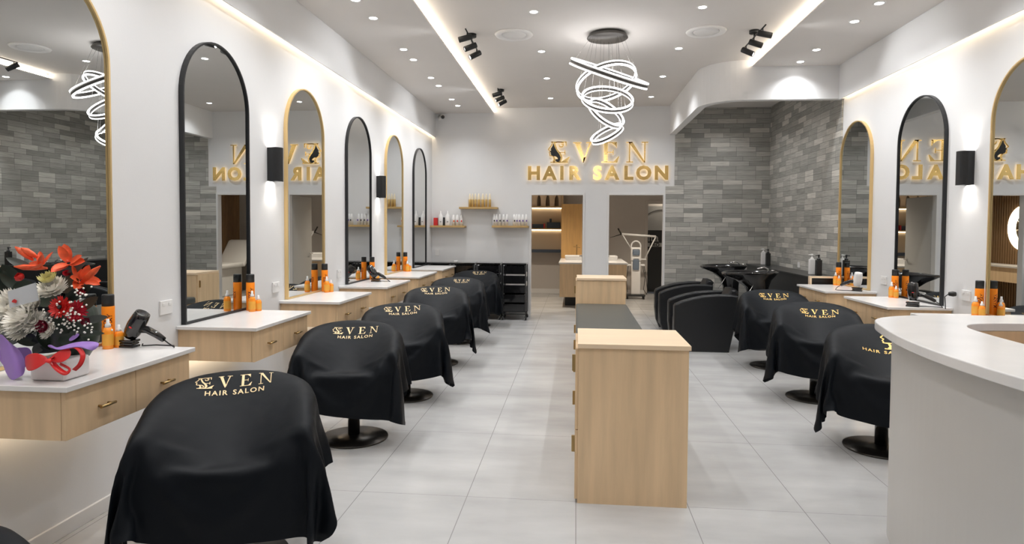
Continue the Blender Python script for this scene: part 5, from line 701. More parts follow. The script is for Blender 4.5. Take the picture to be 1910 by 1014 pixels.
23,1,-25,25,1,32,18,7,32,-3,16,31,-19,14,30,-20,14,31,-4,21,29,14,21,27,26,9,23,23,-14,17,7,-29,12,3,-26,10,21,-3,9,31,13,9,29,18,12,18,27,15,13,25,15,20,1,4,24,-23,-6,20,-23,-5,18,2,-3,16,26,-2,23,20,-4,34,6,-6,33,-2,-8,15,-16,-14,-4,-27,-20,6,-24,-21,26,-14,-20,30,-11,-18,29,2,-19,17,22,-20,8,31,-19,14,23,-22,20,0,-26,7,-17,-30,-12,-19,-32,-19,-16,-31,-15,-17,-33,2,-16,-33,17,-6,-14,
    ]),
]
import numpy as np
def decode(k):
    W, Lf, rot, flat = CAPES[k]
    d = np.array(flat).reshape(41, 41, 3); d[:, 0] = np.cumsum(d[:, 0], axis=0)
    P = np.cumsum(d, axis=1)*.001; z = P[..., 2]
    P[..., 2] = np.where(z < .21, .21-(.21-z)*.45, z)
    return W, Lf, rot, P
class Cape:
    def __init__(s, k, flip=False):
        s.W, s.L, s.rot, s.P = decode(k)
        if flip: s.P = s.P[:, ::-1].copy(); s.P[..., 0] *= -1; s.rot = -s.rot
        s.n = 40
    def S(s, fi, fj):
        """Catmull-Rom point of the cloth at grid position (fi across, fj front to back)"""
        n = s.n; fi = min(max(fi, 0), n-1e-6); fj = min(max(fj, 0), n-1e-6); i, j = int(fi), int(fj)
        def wts(t): return (-.5*t+t*t-.5*t**3, 1-2.5*t*t+1.5*t**3, .5*t+2*t*t-1.5*t**3, -.5*t*t+.5*t**3)
        wi, wj = wts(fi-i), wts(fj-j); p = np.zeros(3)
        for b_ in range(4):
            for a_ in range(4): p += wi[a_]*wj[b_]*s.P[min(max(j-1+b_, 0), n), min(max(i-1+a_, 0), n)]
        return p
    def mesh(s):
        mb = MB(); N = s.n*3
        mb.grid([[tuple(s.S(i/3, j/3)) for i in range(N+1)] for j in range(N+1)])
        return mb.mesh('cape_cloth', False)
    def print_mesh(s, pieces, top, shift, tilt):
        n = s.n; c = n//2; j0 = int(np.argmax(s.P[n//2:, c, 2]))+n//2
        i0 = int(np.argmin(np.abs(s.P[j0, :, 0]-shift))); x0 = (i0/n-.5)*s.W; y0 = (j0/n-.5)*s.L
        ca, sa = math.cos(tilt-s.rot), math.sin(tilt-s.rot)
        def put(p):
            y = p[1]+top; x = x0+p[0]*ca-y*sa; y = y0+p[0]*sa+y*ca
            fi, fj = (x/s.W+.5)*n, (y/s.L+.5)*n; q = s.S(fi, fj)
            t1 = s.S(fi+.2, fj)-s.S(fi-.2, fj); t2 = s.S(fi, fj+.2)-s.S(fi, fj-.2)
            nn = np.cross(t1, t2); nn /= np.linalg.norm(nn)+1e-9
            return tuple(q+nn*.0022)
        bm = bmesh.new()
        for q in pieces:
            vs = [bm.verts.new(put(p)) for p in q]
            try: bm.faces.new(vs)
            except ValueError: pass
        me = bpy.data.meshes.new('print'); bm.to_mesh(me); bm.free(); return me
HS = font_mesh('HAIR SALON', 1.0, 0, .018, 1.25, 1.25)
hb_ = bmesh.new(); hb_.from_mesh(HS); bmesh.ops.triangulate(hb_, faces=hb_.faces)
HSQ = [[(v.co.x, v.co.y) for v in f.verts] for f in hb_.faces]; hb_.free()
hx = max(abs(p[0]) for q in HSQ for p in q)
def sub(q, n):
    """split a quad lengthwise so it follows the cloth"""
    if len(q) != 4: return [q]
    a, b, c, d = [Vector((p[0], p[1])) for p in q]; out = []
    L1 = max((b-a).length, (c-d).length); L2 = max((c-b).length, (d-a).length)
    n1 = max(1, int(L1/n)); n2 = max(1, int(L2/n))
    P = lambda s_, t_: (a*(1-s_)+b*s_)*(1-t_)+(d*(1-s_)+c*s_)*t_
    for i in range(n1):
        for j in range(n2): out.append([P(i/n1, j/n2), P((i+1)/n1, j/n2), P((i+1)/n1, (j+1)/n2), P(i/n1, (j+1)/n2)])
    return out
def logo_pieces(scale=1.0, variant=0):
    """EVEN over HAIR SALON as printed on the capes; flat 2-D faces, y negative downwards"""
    P = []; h = .074*scale
    if variant == 1:
        H = .165*scale
        for q in GL['LOGO']: P += sub([(p.x*H-.02*scale, p.y*H-H) for p in q], .02)
        for q in HSQ: P.append([(p[0]/hx*.125*scale, p[1]*.036*scale-H-.040*scale) for p in q])
    else:
        for g, x0 in (('LOGO', -.175), ('V', -.075), ('E', .020), ('N', .105)):
            for q in GL[g]: P += sub([(x0*scale+p.x*h*(1.08 if g == 'LOGO' else .84), p.y*h-h) for p in q], .02)
        for q in HSQ: P.append([(p[0]/hx*.130*scale, p[1]*.042*scale-h-.046*scale) for p in q])
    return P
def tub_path(N=40):
    path = []
    for k in range(N+1):
        q_ = -1+2*k/N; th = q_*PI*.80
        u = .335*math.copysign(abs(math.sin(th))**.75, math.sin(th)); v = .27*math.copysign(abs(math.cos(th))**.8, math.cos(th))
        if abs(q_) > .625: u = math.copysign(.335, q_); v = -.26*(abs(q_)-.625)/.375
        path.append((u, v, .785-.145*abs(q_)**1.5))
    return path
def make_chair(dz=0.0):
    t = thing('salon_chair', '', 'chair', (0, 0, 0), 0, 'black salon chairs under capes')
    MB().lathe([(0, .0), (.237, .0), (.24, .004), (.238, .012), (.08, .02), (.045, .03), (0, .03)], 56).build('base_disc', M_['disc'], t)
    MB().lathe([(0, .02), (.042, .02), (.042, .36+dz), (0, .36+dz)], 24).build('pole', M_['blackgloss'], t)
    MB().box((-.270, -.28, .345+dz), (.270, .215, .493+dz), .025, 3).build('seat', M_['leather'], t)
    b = MB(); rows = []
    for u, v, z in tub_path():
        L_ = math.hypot(u, v) or 1; a = lambda d: (u-d*u/L_, v-d*v/L_); z = z-.006
        rows.append([(u*.99, v*.99, .36+dz), (u*.99, v*.99, z-.015+dz), (*a(.014), z+dz), (*a(.042), z+dz), (*a(.055), z-.015+dz), (a(.055)[0]*.97, a(.055)[1]*.93, .40+dz)])
    b.grid([list(r) for r in zip(*rows)]); b.poly([Vector(p) for p in rows[0]]); b.poly([Vector(p) for p in rows[-1]])
    b.build('backrest', M_['leather'], t); return t
def make_set(x, y, alpha, dz, lab, caplab, k, flip=False, tilt=0.0, scale=1.0, variant=0, shift=0.0, m=None, top=-.068, text=True, cx=0.0):
    c = make_chair(dz); c.location = (x, y, 0); c['label'] = lab; c.rotation_euler = (0, 0, alpha)
    cp = Cape(k, flip); me = cp.mesh()
    for v in me.vertices: v.co.z += dz
    o = link('salon_cape', me, M_['cape'], None, (x, y, 0), (0, 0, alpha)); tag(o, caplab, 'cape', 'black salon capes')
    for ch in c.children:
        if ch.name.split('.')[0] in ('seat', 'backrest'): ch.location = (cx, 0, 0)
    o.location = Matrix.Rotation(alpha, 3, 'Z') @ Vector((cx, 0, 0))+Vector((x, y, 0))
    if text:
        pm = cp.print_mesh(logo_pieces(scale, variant), top, shift, tilt)
        for v in pm.vertices: v.co.z += dz
        link('printed_logo', pm, m or M_['print'], o)
L_SETS = [  # x, y, turn, lift, cloth shape, mirrored, print size, print tilt, print shift, sideways offset of the tub
    (-1.52, 2.71, .36, .0, 1, False, .98, .07, .0, 0), (-1.56, 4.40, .20, .0, 2, True, .95, .03, .02, -.02), (-1.49, 5.55, .22, .0, 0, False, .95, .04, .0, -.03),
    (-1.52, 6.95, .18, .03, 1, True, .95, .04, -.02, 0), (-1.54, 8.30, .12, .03, 0, True, .62, 0, .05, 0), (-1.53, 9.72, .06, .03, 1, False, .62, 0, .04, 0)]
desc = ['nearest', 'second', 'third', 'fourth', 'fifth', 'farthest']
for i, (x, y, a, dz, k, fp_, scl, tl, sh_, cx_) in enumerate(L_SETS):
    tops = [-.060, -.088, -.068, -.066, -.066, -.066]
    make_set(x, y, a, dz, 'black salon chair on a round disc base, %s in the row along the left mirrors' % desc[i],
             'black printed cape draped over the %s chair of the left row' % desc[i], k, fp_, tl, scl, 0, sh_, cx=cx_, top=tops[i])
R_SETS = [(2.10, 4.60, -.30, .02, 1, False, 1.15, -.02, .03, 1), (2.13, 5.93, -.20, .03, 0, True, .93, -.02, .06, 0), (2.16, 7.25, -.12, .02, 2, False, .9, -.01, .03, 0)]
dr = ['half hidden by the reception counter', 'between the other two right-hand chairs', 'in front of the wash basins']
for i, (x, y, a, dz, k, fp_, scl, tl, sh_, va) in enumerate(R_SETS):
    make_set(x, y, a, dz, 'black salon chair on a disc base at right, ' + dr[i], 'black cape with yellow-gold print on the right chair ' + dr[i], k, fp_, tl, scl, va, sh_, m=M_['printy'], top=(-.095, -.125, -.095)[i])
make_set(-1.52, 1.13, .35, -.02, 'black salon chair cut by the bottom left corner of the photo', 'plain black cape over the chair at the bottom left corner', 1, text=False)

# ================================================================== CENTRE BENCH
bt = thing('storage_cabinet', 'light timber cabinet with flat top at the near end of the centre bench', 'cabinet', (.016, 3.47, 0))
MB().box((.004, .012, 0), (.590, .53, .852)).build('body', M_['wood'], bt)
MB().box((0, 0, .852), (.600, .545, .877), .0015, 1).build('top_panel', M_['woodh'], bt)
for z0, z1 in ((.02, .40), (.405, .848)):
    d = MB().box((-.012, .02, z0), (.004, .525, z1), .001, 1).build('drawer', M_['wood'], bt)
    MB().box((-.030, .05, z1-.13), (-.012, .062, z1-.04), .001, 1).build('handle', M_['gold'], d)
bb = thing('bench', 'low timber bench with charcoal padded seat running between the two cabinets', 'bench', (.016, 4.02, 0))
MB().box((.004, 0, 0), (.59, 3.83, .50)).build('body', M_['wood'], bb)
MB().box((-.008, .004, .502), (.60, 3.825, .585), .022, 3).build('seat_pad', M_['cushion'], bb)
for k in range(4):
    a = .02+k*.95
    d = MB().box((-.010, a, .02), (.004, a+.93, .49), .001, 1).build('drawer', M_['wood'], bb)
    MB().box((-.028, a+.10, .36), (-.010, a+.112, .45), .001, 1).build('handle', M_['gold'], d)
fb = thing('storage_cabinet', 'light timber cabinet at the far end of the centre bench', 'cabinet', (.016, 7.86, 0))
MB().box((.004, .01, 0), (.59, .53, .865)).build('body', M_['wood'], fb)
MB().box((0, 0, .865), (.600, .545, .893), .0015, 1).build('top_panel', M_['woodh'], fb)
d = MB().box((-.012, .02, .405), (.004, .525, .86), .001, 1).build('door', M_['wood'], fb)
MB().box((-.028, .05, .70), (-.012, .062, .79), .001, 1).build('handle', M_['gold'], d)

# ================================================================== RECEPTION COUNTER
def catmull(P, n=6, closed=False):
    out = []; m_ = len(P)
    for i in range(m_-1):
        p0, p1, p2, p3 = [Vector(P[j]) for j in (max(i-1, 0), i, i+1, min(i+2, m_-1))]
        for k in range(n):
            t = k/n; out.append(.5*((2*p1)+(p2-p0)*t+(2*p0-5*p1+4*p2-p3)*t*t+(3*p1-p0-3*p2+p3)*t**3))
    return out+[Vector(P[-1])]
M_['counterface'] = mat('white_satin_counter', (0.56, 0.55, 0.53), 0.4, bump=.02, bscale=30)
outer = catmull([(3.05, 3.62), (2.4, 3.62), (1.95, 3.60), (1.68, 3.53), (1.50, 3.38), (1.41, 3.10), (1.345, 2.75), (1.33, 2.35), (1.38, 1.9), (1.48, 1.45), (1.62, 1.0)])
inner = catmull([(2.02, 1.0), (1.90, 1.5), (1.80, 2.1), (1.775, 2.6), (1.78, 2.95), (1.82, 3.18), (1.95, 3.30), (2.25, 3.33), (3.05, 3.33)])
rc = thing('reception_counter', 'curved white reception counter with quartz top at right foreground', 'reception counter', (0, 0, 0))
MB().prism([(p.x, p.y) for p in outer+inner], 1.012, 1.052, bev=.004).build('countertop', M_['stone'], rc)
def inset(P, d):
    out = []
    for i, p in enumerate(P):
        t = (P[min(i+1, len(P)-1)]-P[max(i-1, 0)]).normalized(); out.append(p+Vector((-t.y, t.x))*d)
    return out
oi = inset(outer, .075); ii = inset(outer, .13)
cf = MB(); cf.prism([(p.x, p.y) for p in oi+ii[::-1]], 0, 1.012)
cfo = cf.build('curved_front', M_['counterface'], rc)
MB().prism([(p.x, p.y) for p in inset(inner, .03)+inner[::-1]], .70, 1.012).build('inner_panel', M_['wood'], rc)
M_['browndesk'] = mat('brown_timber_desk', (0.20, 0.10, 0.055), 0.5, mottle=.1)
MB().prism([(1.92, 1.2), (1.84, 2.3), (1.83, 2.9), (1.90, 3.22), (2.1, 3.3), (3.05, 3.3), (3.05, 1.2)], .72, .75).build('lower_desk', M_['browndesk'], rc)

# ================================================================== BOTTLES
def spray_can(z=0):
    t = thing('spray_can', '', 'spray can', (0, 0, 0), 0, 'tall orange spray cans')
    MB().lathe([(0, 0), (.028, 0), (.030, .003), (.030, .205), (.029, .207), (0, .207)], 24).build('body', M_['orange'], t)
    MB().lathe([(0, .207), (.0285, .207), (.0285, .262), (.026, .267), (0, .268)], 24).build('cap', M_['black'], t)
    return t
CANTXT = None
def can_text(t, faceang):
    """two words running down the can"""
    for word, off, sz in (('MANYA', .10, .030), ('HAIR', -.45, .022)):
        me = font_mesh(word, sz, 0, .0012)
        for v in me.vertices:
            x, y = v.co.x, v.co.y; a = faceang+off+(y)/.0305
            v.co = (.0306*math.cos(a), .0306*math.sin(a), .115-x*-1.0)
        link('printed_name', me, M_['darkred'], t)
def oil_bottle(h=.115, w=.026):
    t = thing('spray_bottle', '', 'spray bottle', (0, 0, 0), 0, 'small amber spray bottles')
    MB().lathe([(0, 0), (w*.78, 0), (w*.8, .003), (w*.8, h*.58), (w*.62, h*.68), (w*.4, h*.72), (0, h*.72)], 20).build('body', M_['amber'], t)
    MB().lathe([(w*.82, h*.12), (w*.82, h*.5)], 20).build('paper_label', M_['label'], t)
    MB().lathe([(0, h*.72), (w*.45, h*.72), (w*.42, h*.82), (w*.25, h*.86), (w*.22, h), (0, h)], 16).build('pump_cap', M_['white'], t)
    return t
can0 = spray_can(); can_text(can0, -PI/2-.05)
oilA = oil_bottle(.15, .031); oilB = oil_bottle(.115, .028)
used = set()
def place(o, loc, lab, rz=0, scale=None):
    c = o if o.name not in used else copy_tree(o)
    used.add(o.name); c.location = loc; c.rotation_euler = (0, 0, rz); c['label'] = lab
    if scale: c.scale = (scale,)*3
    return c
pos = ['beside the flowers on the nearest left vanity', 'on the second vanity of the left wall', 'on the third vanity of the left wall', 'on the fourth vanity of the left wall', 'on the fifth vanity of the left wall']
LP = [3.118, 4.56, 6.00, 7.47, 8.93]
for i, (y, p) in enumerate(zip(LP, pos)):
    yy = min(y, VL[i][1]-.032)
    place(can0, (-2.385, yy-.0, .88), 'tall orange spray can with black cap ' + p, .45)
    place(oilA, (-2.340, yy-.062, .88), 'larger amber spray bottle ' + p)
    place(oilB, (-2.315, yy-.018, .88), 'smaller amber spray bottle ' + p)
posr = ['on the right vanity by the stone tiles', 'on the vanity under the black mirror at right', 'beyond the reception counter at right']
for i, (y, p) in enumerate(zip([7.86, 6.52, 5.215], posr)):
    place(can0, (3.064, y, .852), 'tall orange spray can with black cap ' + p, -.45)
    place(oilA, (3.02, y-.03, .852), 'larger amber spray bottle ' + p)
    place(oilB, (3.045, y-.066, .852), 'smaller amber spray bottle ' + p)
def pump_bottle(name, body, prof, capm, capprof, lab, cat, loc, grp, band=None, spout=False):
    t = thing(name, lab, cat, loc, 0, grp)
    MB().lathe(prof, 18).build('body', body, t)
    c = MB().lathe(capprof, 14)
    if spout: c.tube([(0, 0, capprof[-1][1]-.006), (-.035, 0, capprof[-1][1]-.01)], .005)
    c.build('pump', capm, t)
    if band: MB().box((-.002, -band[0]-.0015, band[1]-.002), (.018, -band[0]+.006, band[2]+.002)).build('label_patch', band[3], t)
    return t
def wbox(name, a, b, m, lab, cat, bev=.001, grp=None):
    o = MB().box(a, b, bev, 1).build(name, m); tag(o, lab, cat, grp); return o
# shelves on the back wall
for (x0, x1, z), l in (((-2.448, -1.855, 1.53), 'low oak shelf on the back wall at left'), ((-1.955, -1.31, 1.843), 'highest oak shelf on the back wall'), ((-1.40, -.79, 1.533), 'low oak shelf on the back wall beside the doorway')):
    tag(MB().box((x0, YB-.17, z-.032), (x1, YB-.0, z), .001, 1).build('wall_shelf', M_['shelfwood']), l, 'shelf', 'floating oak shelves')
YS = YB-.085
t0 = None
nm = ['first', 'second', 'third', 'fourth', 'fifth', 'sixth', 'seventh']
for i, x in enumerate([-1.785, -1.74, -1.69, -1.632, -1.565, -1.505, -1.445]):
    w_ = .026 if i in (3, 4) else .022
    pump_bottle('shampoo_bottle', M_['tan'], [(0, 0), (w_, 0), (w_+.001, .12), (w_*.96, .13)], M_['cream'], [(w_*.96, .13), (w_*.86, .165), (w_*.55, .2), (w_*.4, .225), (0, .228)],
                '%s tan bottle from the left on the highest shelf' % nm[i], 'bottle', (x, YS, 1.843), 'tan bottles on the highest shelf')
for i, x in enumerate([-2.285, -2.165]):
    pump_bottle('pump_bottle', M_['white'], [(0, 0), (.040, 0), (.042, .01), (.042, .13), (.03, .175), (.014, .20), (.012, .21)], M_['white'], [(.012, .21), (.009, .215), (.008, .245), (0, .25)],
                'tall white bottle on the low left shelf, %s' % ('beside the red box' if i == 0 else 'right of its twin'), 'bottle', (x, YS, 1.53), 'tall white bottles', (.0423, .062, .068, M_['black']))
wbox('product_box', (-2.40, YS-.03, 1.53), (-2.335, YS+.04, 1.66), M_['red'], 'red product box on the low left shelf', 'box')
wbox('product_box', (-2.246, YS-.005, 1.53), (-2.205, YS+.045, 1.668), M_['black'], 'black box between the tall white bottles on the low left shelf', 'box')
for i, x in enumerate([-2.06, -1.995, -1.93]):
    pump_bottle('shampoo_bottle', M_['white'], [(0, 0), (.030, 0), (.031, .12), (.022, .145)], M_['white'], [(.022, .145), (.018, .15), (.016, .18), (0, .182)],
                '%s white bottle with orange mark on the low left shelf' % nm[i], 'bottle', (x, YS-(.02 if i == 1 else 0), 1.53), 'white bottles with orange marks', (.0312, .065, .088, mat('orange_red_ink', (.8, .16, .03), .5) if i == 0 else M_['red']))
for i, x in enumerate([-1.372, -1.33, -1.275, -1.213, -1.155]+[-1.03, -.99, -.945, -.89, -.83]):
    pump_bottle('shampoo_bottle', M_['white'], [(0, 0), (.026, 0), (.027, .125), (.020, .15)], M_['white'], [(.020, .15), (.017, .155), (.016, .19), (0, .192)],
                '%s white bottle of the %s cluster on the shelf by the doorway' % (nm[i % 5], 'left' if i < 5 else 'right'), 'bottle', (x, YS, 1.533), 'white bottles with purple marks', (.0273, .072, .094, M_['purple'] if i in (1, 4, 6, 7, 8, 9) else M_['black']))

# ================================================================== TROLLEYS
def trolley():
    t = thing('salon_trolley', '', 'trolley', (0, 0, 0), 0, 'black salon trolleys'); W, Dp = .372, .33
    f = MB()
    for x in (0, W):
        for y in (0, Dp): f.box((x-.009, y-.009, .085), (x+.009, y+.009, .905))
    for z in (.10, .905):
        f.box((0, -.008, z-.008), (W, .008, z+.008)).box((0, Dp-.008, z-.008), (W, Dp+.008, z+.008)).box((-.008, 0, z-.008), (.008, Dp, z+.008)).box((W-.008, 0, z-.008), (W+.008, Dp, z+.008))
    f.build('frame', M_['black'], t)
    MB().box((-.012, -.02, .905), (W+.012, Dp+.02, .925), .005, 2).build('top_tray', M_['blackgloss'], t)
    for k in range(5):
        z = .13+k*.155
        d = MB(); d.box((.012, .0, z), (W-.012, Dp, z+.012)).box((.012, 0, z), (W-.012, .01, z+.128)).box((.012, Dp-.01, z), (W-.012, Dp, z+.128)).box((.012, 0, z), (.022, Dp, z+.128)).box((W-.022, 0, z), (W-.012, Dp, z+.128))
        d.build('drawer_tray', M_['blackgloss'], t)
    for x in (0, W):
        for y in (0, Dp):
            c = MB().tube([(x, y, .09), (x, y, .06)], .008).lathe([(0, -.016), (.018, -.016), (.03, -.012), (.032, 0), (.03, .012), (.018, .016), (0, .016)], 20, (x, y-.01, .032), (1, .35, 0)).build('caster', M_['black'], t)
            MB().lathe([(0, -.019), (.02, -.018), (.02, .018), (0, .019)], 16, (x, y-.01, .032), (1, .35, 0)).build('caster_hub', M_['chrome'], c)
    return t
tr = trolley()
tl_ = ['rightmost black salon trolley beside the first doorway', 'second black salon trolley from the doorway', 'third black salon trolley from the doorway', 'leftmost black salon trolley behind the last vanity']
for i, x in enumerate([-1.175, -1.60, -2.025, -2.435]):
    o = tr if i == 0 else copy_tree(tr); o.location = (x, 10.37, 0); o['label'] = tl_[i]
for z, l in ((.775, 'folded white cloth on the upper tray of the rightmost trolley'), (.62, 'folded white cloth on the lower tray of the rightmost trolley')):
    tag(MB().box((-1.135, 10.385, z-.082), (-.80, 10.64, z-.0), .012, 3).build('folded_cloth', M_['white']), l, 'cloth', 'folded cloths')
tag(MB().box((-2.0, 10.45, .9255), (-1.94, 10.52, .955), .005, 2).build('clip_box', M_['white']), 'tiny white box on top of the third trolley', 'box')

# ================================================================== WASH UNITS
def wash_unit(loc, lab):
    t = thing('shampoo_chair', lab, 'shampoo chair', loc, 0, 'black shampoo chairs')
    # side profile x (front at 0) / z
    prof = [(.07, .0), (.02, .12), (.0, .30), (.0, .555), (.015, .58), (.10, .618), (.22, .655), (.36, .685), (.52, .70), (.68, .70), (.76, .69), (.74, .40), (.66, .0)]
    for y0 in (0, .50):
        MB().prism(prof, y0, y0+.13, axis=1, bev=.018).build('arm', M_['leather'], t)
    MB().box((.04, .132, .06), (.62, .498, .40), .04, 3).build('seat', M_['leather'], t)
    MB().prism([(.52, .38), (.62, .34), (.80, .72), (.76, .76), (.70, .76)], .135, .495, axis=1, bev=.03).build('backrest', M_['leather'], t)
    b = MB(); cxx, cy = .98, .315
    L = [(.0, .30, .25, .975, 0), (.0, .315, .265, .97, 0), (.0, .305, .255, .945, .01), (.02, .22, .20, .87, .03), (.07, .14, .15, .78, .04), (.09, .11, .12, .66, .05), (.10, .10, .11, .3, .05), (.10, .11, .12, 0.002, .05)]
    inner_ = [(.0, .28, .23, .972, 0), (.01, .24, .20, .93, 0), (.03, .16, .15, .86, 0), (.05, .03, .03, .84, 0)]
    def lp(q):
        dx, a, bb_, z, _ = q; out = []
        for i in range(40):
            th = 2*PI*i/40; c, s = math.cos(th), math.sin(th); ex = a*math.copysign(abs(c)**.85, c); dip = 0
            if z > .9: dip = -.02*max(0, -c)**3; ex *= (1.12 if c < -.6 else 1)
            out.append((cxx+dx+ex, cy+bb_*math.copysign(abs(s)**.85, s), z+dip))
        return out
    b.grid([lp(q) for q in inner_[::-1]+L], closed=True)
    bs = b.build('basin', M_['blackgloss'], t)
    MB().tube([(cxx+.22, cy+.06, .95), (cxx+.22, cy+.06, 1.0), (cxx+.17, cy+.05, 1.02), (cxx+.08, cy+.02, 1.0)], .011).lathe([(0, 0), (.02, 0), (.02, .02), (0, .022)], 14, (cxx+.25, cy-.05, .975)).build('tap', M_['chrome'], bs)
    MB().tube([(cxx-.12, cy-.20, .64), (cxx+.0, cy-.16, .84)], .006).build('gas_strut', M_['chrome'], t)
    return t
wash_unit((1.205, 7.98, 0), 'black shampoo chair with gloss black basin, nearer of the two')
wash_unit((1.205, 9.42, 0), 'black shampoo chair with gloss black basin near the back wall')
MB_ = MB().box((2.78, 8.0, 0), (XR-.017, YB-.014, .925), .003, 1)
led = thing('wash_area_ledge', 'long black ledge unit against the right stone-tiled wall', 'ledge', (0, 0, 0))
M_['blacktop'] = mat('black_stone_top', (0.022, 0.022, 0.022), 0.30)
MB_.build('body', M_['black'], led); MB().box((2.765, 7.98, .925), (XR-.016, YB-.014, .94), .001, 1).build('top', M_['blacktop'], led)
fbx = thing('timber_frame_unit', 'pale timber edged open unit at the end of the black ledge', 'shelf unit', (2.765, 7.912, 0))
f = MB().box((0, 0, 0), (.018, .065, .945)).box((.018, 0, .925), (.345, .065, .945)).box((.327, 0, 0), (.345, .065, .925)).build('frame', M_['woodh'], fbx)
MB().box((.02, .045, 0), (.325, .06, .923)).build('back_panel', M_['black'], fbx)
sq = lambda m, lab, x, y: None
def square_pump(m, lab, x, y, z=.94):
    t = thing('pump_bottle', lab, 'bottle', (x, y, z), 0, 'square wash-area pump bottles')
    MB().box((-.032, -.032, 0), (.032, .032, .19), .006, 2).build('body', m, t)
    MB().lathe([(0, .19), (.022, .19), (.022, .205), (.008, .21), (.008, .235), (.014, .238), (.014, .252), (0, .255)], 14).tube([(0, 0, .246), (-.04, 0, .243)], .005).build('pump', m, t)
square_pump(M_['white'], 'white square pump bottle on the black ledge near the corner', 2.955, 10.52)
square_pump(M_['black'], 'black square pump bottle on the black ledge near the corner', 2.965, 10.30)
square_pump(M_['white'], 'white square pump bottle on the black ledge near the timber unit', 2.93, 8.34)
square_pump(M_['black'], 'black square pump bottle on the black ledge near the timber unit', 2.95, 8.17)

# ================================================================== HAIR DRYERS
def dryer(loc, rz, lab, shell, flip=1, tilt=(0.55, 0, .85), stand=True):
    t = thing('hair_dryer', lab, 'hair dryer', loc, rz, 'hair dryers on the vanities')
    d = Vector(tilt).normalized(); c = Vector((0, 0, .045))+d*.01
    MB().lathe([(.0, -.0), (.03, .0), (.040, .03), (.043, .075), (.040, .12), (.036, .145), (.030, .147), (.028, .135), (0, .13)], 28, c, d).build('barrel', shell, t)
    p = c+d*.06
    MB().tube([p+Vector((.02, 0, -.01)), p+Vector((.07, 0, -.012)), p+Vector((.12, 0, -.035)), p+Vector((.16, 0, -.06))], .019, 14, taper=[1.1, 1, .95, .75]).build('handle', M_['blackgloss'], t)
    e = p+Vector((.16, 0, -.06))
    cd = MB().tube([e, e+Vector((.03, 0, -.02)), (e.x+.05, .01, .006), (e.x+.02, .05, .005), (e.x-.08, .05, .005), (e.x-.14, .02, .005), (e.x-.11, -.01, .02)], .0035, 8).build('cord', M_['black'], t)
    MB().lathe([(0, .075), (.008, .075), (.008, .079), (0, .08)], 10, c+Vector((0, -.043, .0))-Vector((0, 0, .01)), d).build('red_button', M_['red'], t)
    if stand:
        MB().box((-.055, -.03, .0), (.045, .03, .012), .004, 2).box((-.05, -.028, .014), (.04, .028, .026), .004, 2).box((-.055, -.03, .028), (.045, .03, .04), .004, 2).build('nozzle_attachment', M_['blackgloss'], t)
dryer((-2.27, 3.06, .88), -.05, 'black hair dryer standing on the nearest left vanity', M_['blackgloss'])
dryer((-2.25, 7.10, .88), -.2, 'black hair dryer lying on the fourth left vanity', M_['blackgloss'], tilt=(-.3, 0, .4))
dryer((2.955, 7.10, .852), 2.6, 'white and black hair dryer on the right vanity by the stone tiles', M_['white'], tilt=(-.1, .1, .9))
dryer((2.85, 5.74, .852), -.5, 'black hair dryer on the right vanity under the black-framed mirror', M_['blackgloss'], tilt=(-.05, 0, .9))
# ================================================================== FLOWERS
R = random.Random(5)
fl = thing('flower_arrangement', 'large bouquet of orange lilies, white chrysanthemums and red gerberas on the nearest left vanity', 'flowers', (-2.055, 2.46, .88))
FO = Vector((-2.055, 2.46, .88))
def fp(px, py, Y=2.42): return px_pt(px, py, Y)-FO
M_['lily'] = mat('orange_petal', (0.80, 0.11, 0.03), .5, mottle=.25, mscale=30)
M_['liliy_in'] = mat('deep_orange_petal', (0.62, 0.05, 0.02), .5)
M_['mum'] = mat('white_petal', (0.93, 0.90, 0.83), .6); M_['mumc'] = mat('pale_yellow_petal', (0.72, 0.66, 0.30), .6)
M_['crim'] = mat('crimson_petal', (0.50, 0.01, 0.03), .5, mottle=.2, mscale=20); M_['mag'] = mat('dark_magenta_petal', (0.22, 0.01, 0.035), .5)
M_['redp'] = mat('bright_red_petal', (0.66, 0.02, 0.015), .5)
M_['leaf'] = mat('dark_green_leaf', (0.015, 0.028, 0.018), .4, mottle=.3, mscale=8); M_['leafg'] = mat('grey_green_leaf', (0.10, 0.12, 0.11), .5, mottle=.2, mscale=8)
M_['brownleaf'] = mat('brown_leaf', (0.07, 0.045, 0.02), .5)
M_['wrap'] = mat('purple_paper', (0.38, 0.22, 0.64), .5, mottle=.1); M_['ribbon'] = mat('red_satin_ribbon', (0.68, 0.02, 0.02), .3, mottle=.1)
M_['pot'] = mat('clear_pale_box', (0.75, 0.72, 0.72), .25); M_['cardp'] = mat('pale_grey_card', (0.52, 0.54, 0.57), .5)
camd = (FO-Vector((0, 0, EYE))).normalized()
def basis(d):
    d = Vector(d).normalized(); a = d.cross(Vector((0, 0, 1)))
    if a.length < .1: a = d.cross(Vector((1, 0, 0)))
    a.normalize(); return d, a, a.cross(d)
def petal(mb, c, d, side, up, L, W, curl=.3, n=6, k=3):
    """petal grown from c along d, bent towards up; k half-width columns"""
    rows = []
    for i in range(n+1):
        t = i/n; wd = W*math.sin(PI*min(1, t*.92+.08))**.7*(1-.15*t); p = c+d*(L*t*(1-.15*t))+up*(curl*L*t*t)
        rows.append([p+side*(wd*j/k*.5)-up*(.18*wd*(1-(j/k)**2)) for j in range(-k, k+1)])
    mb.grid(rows)
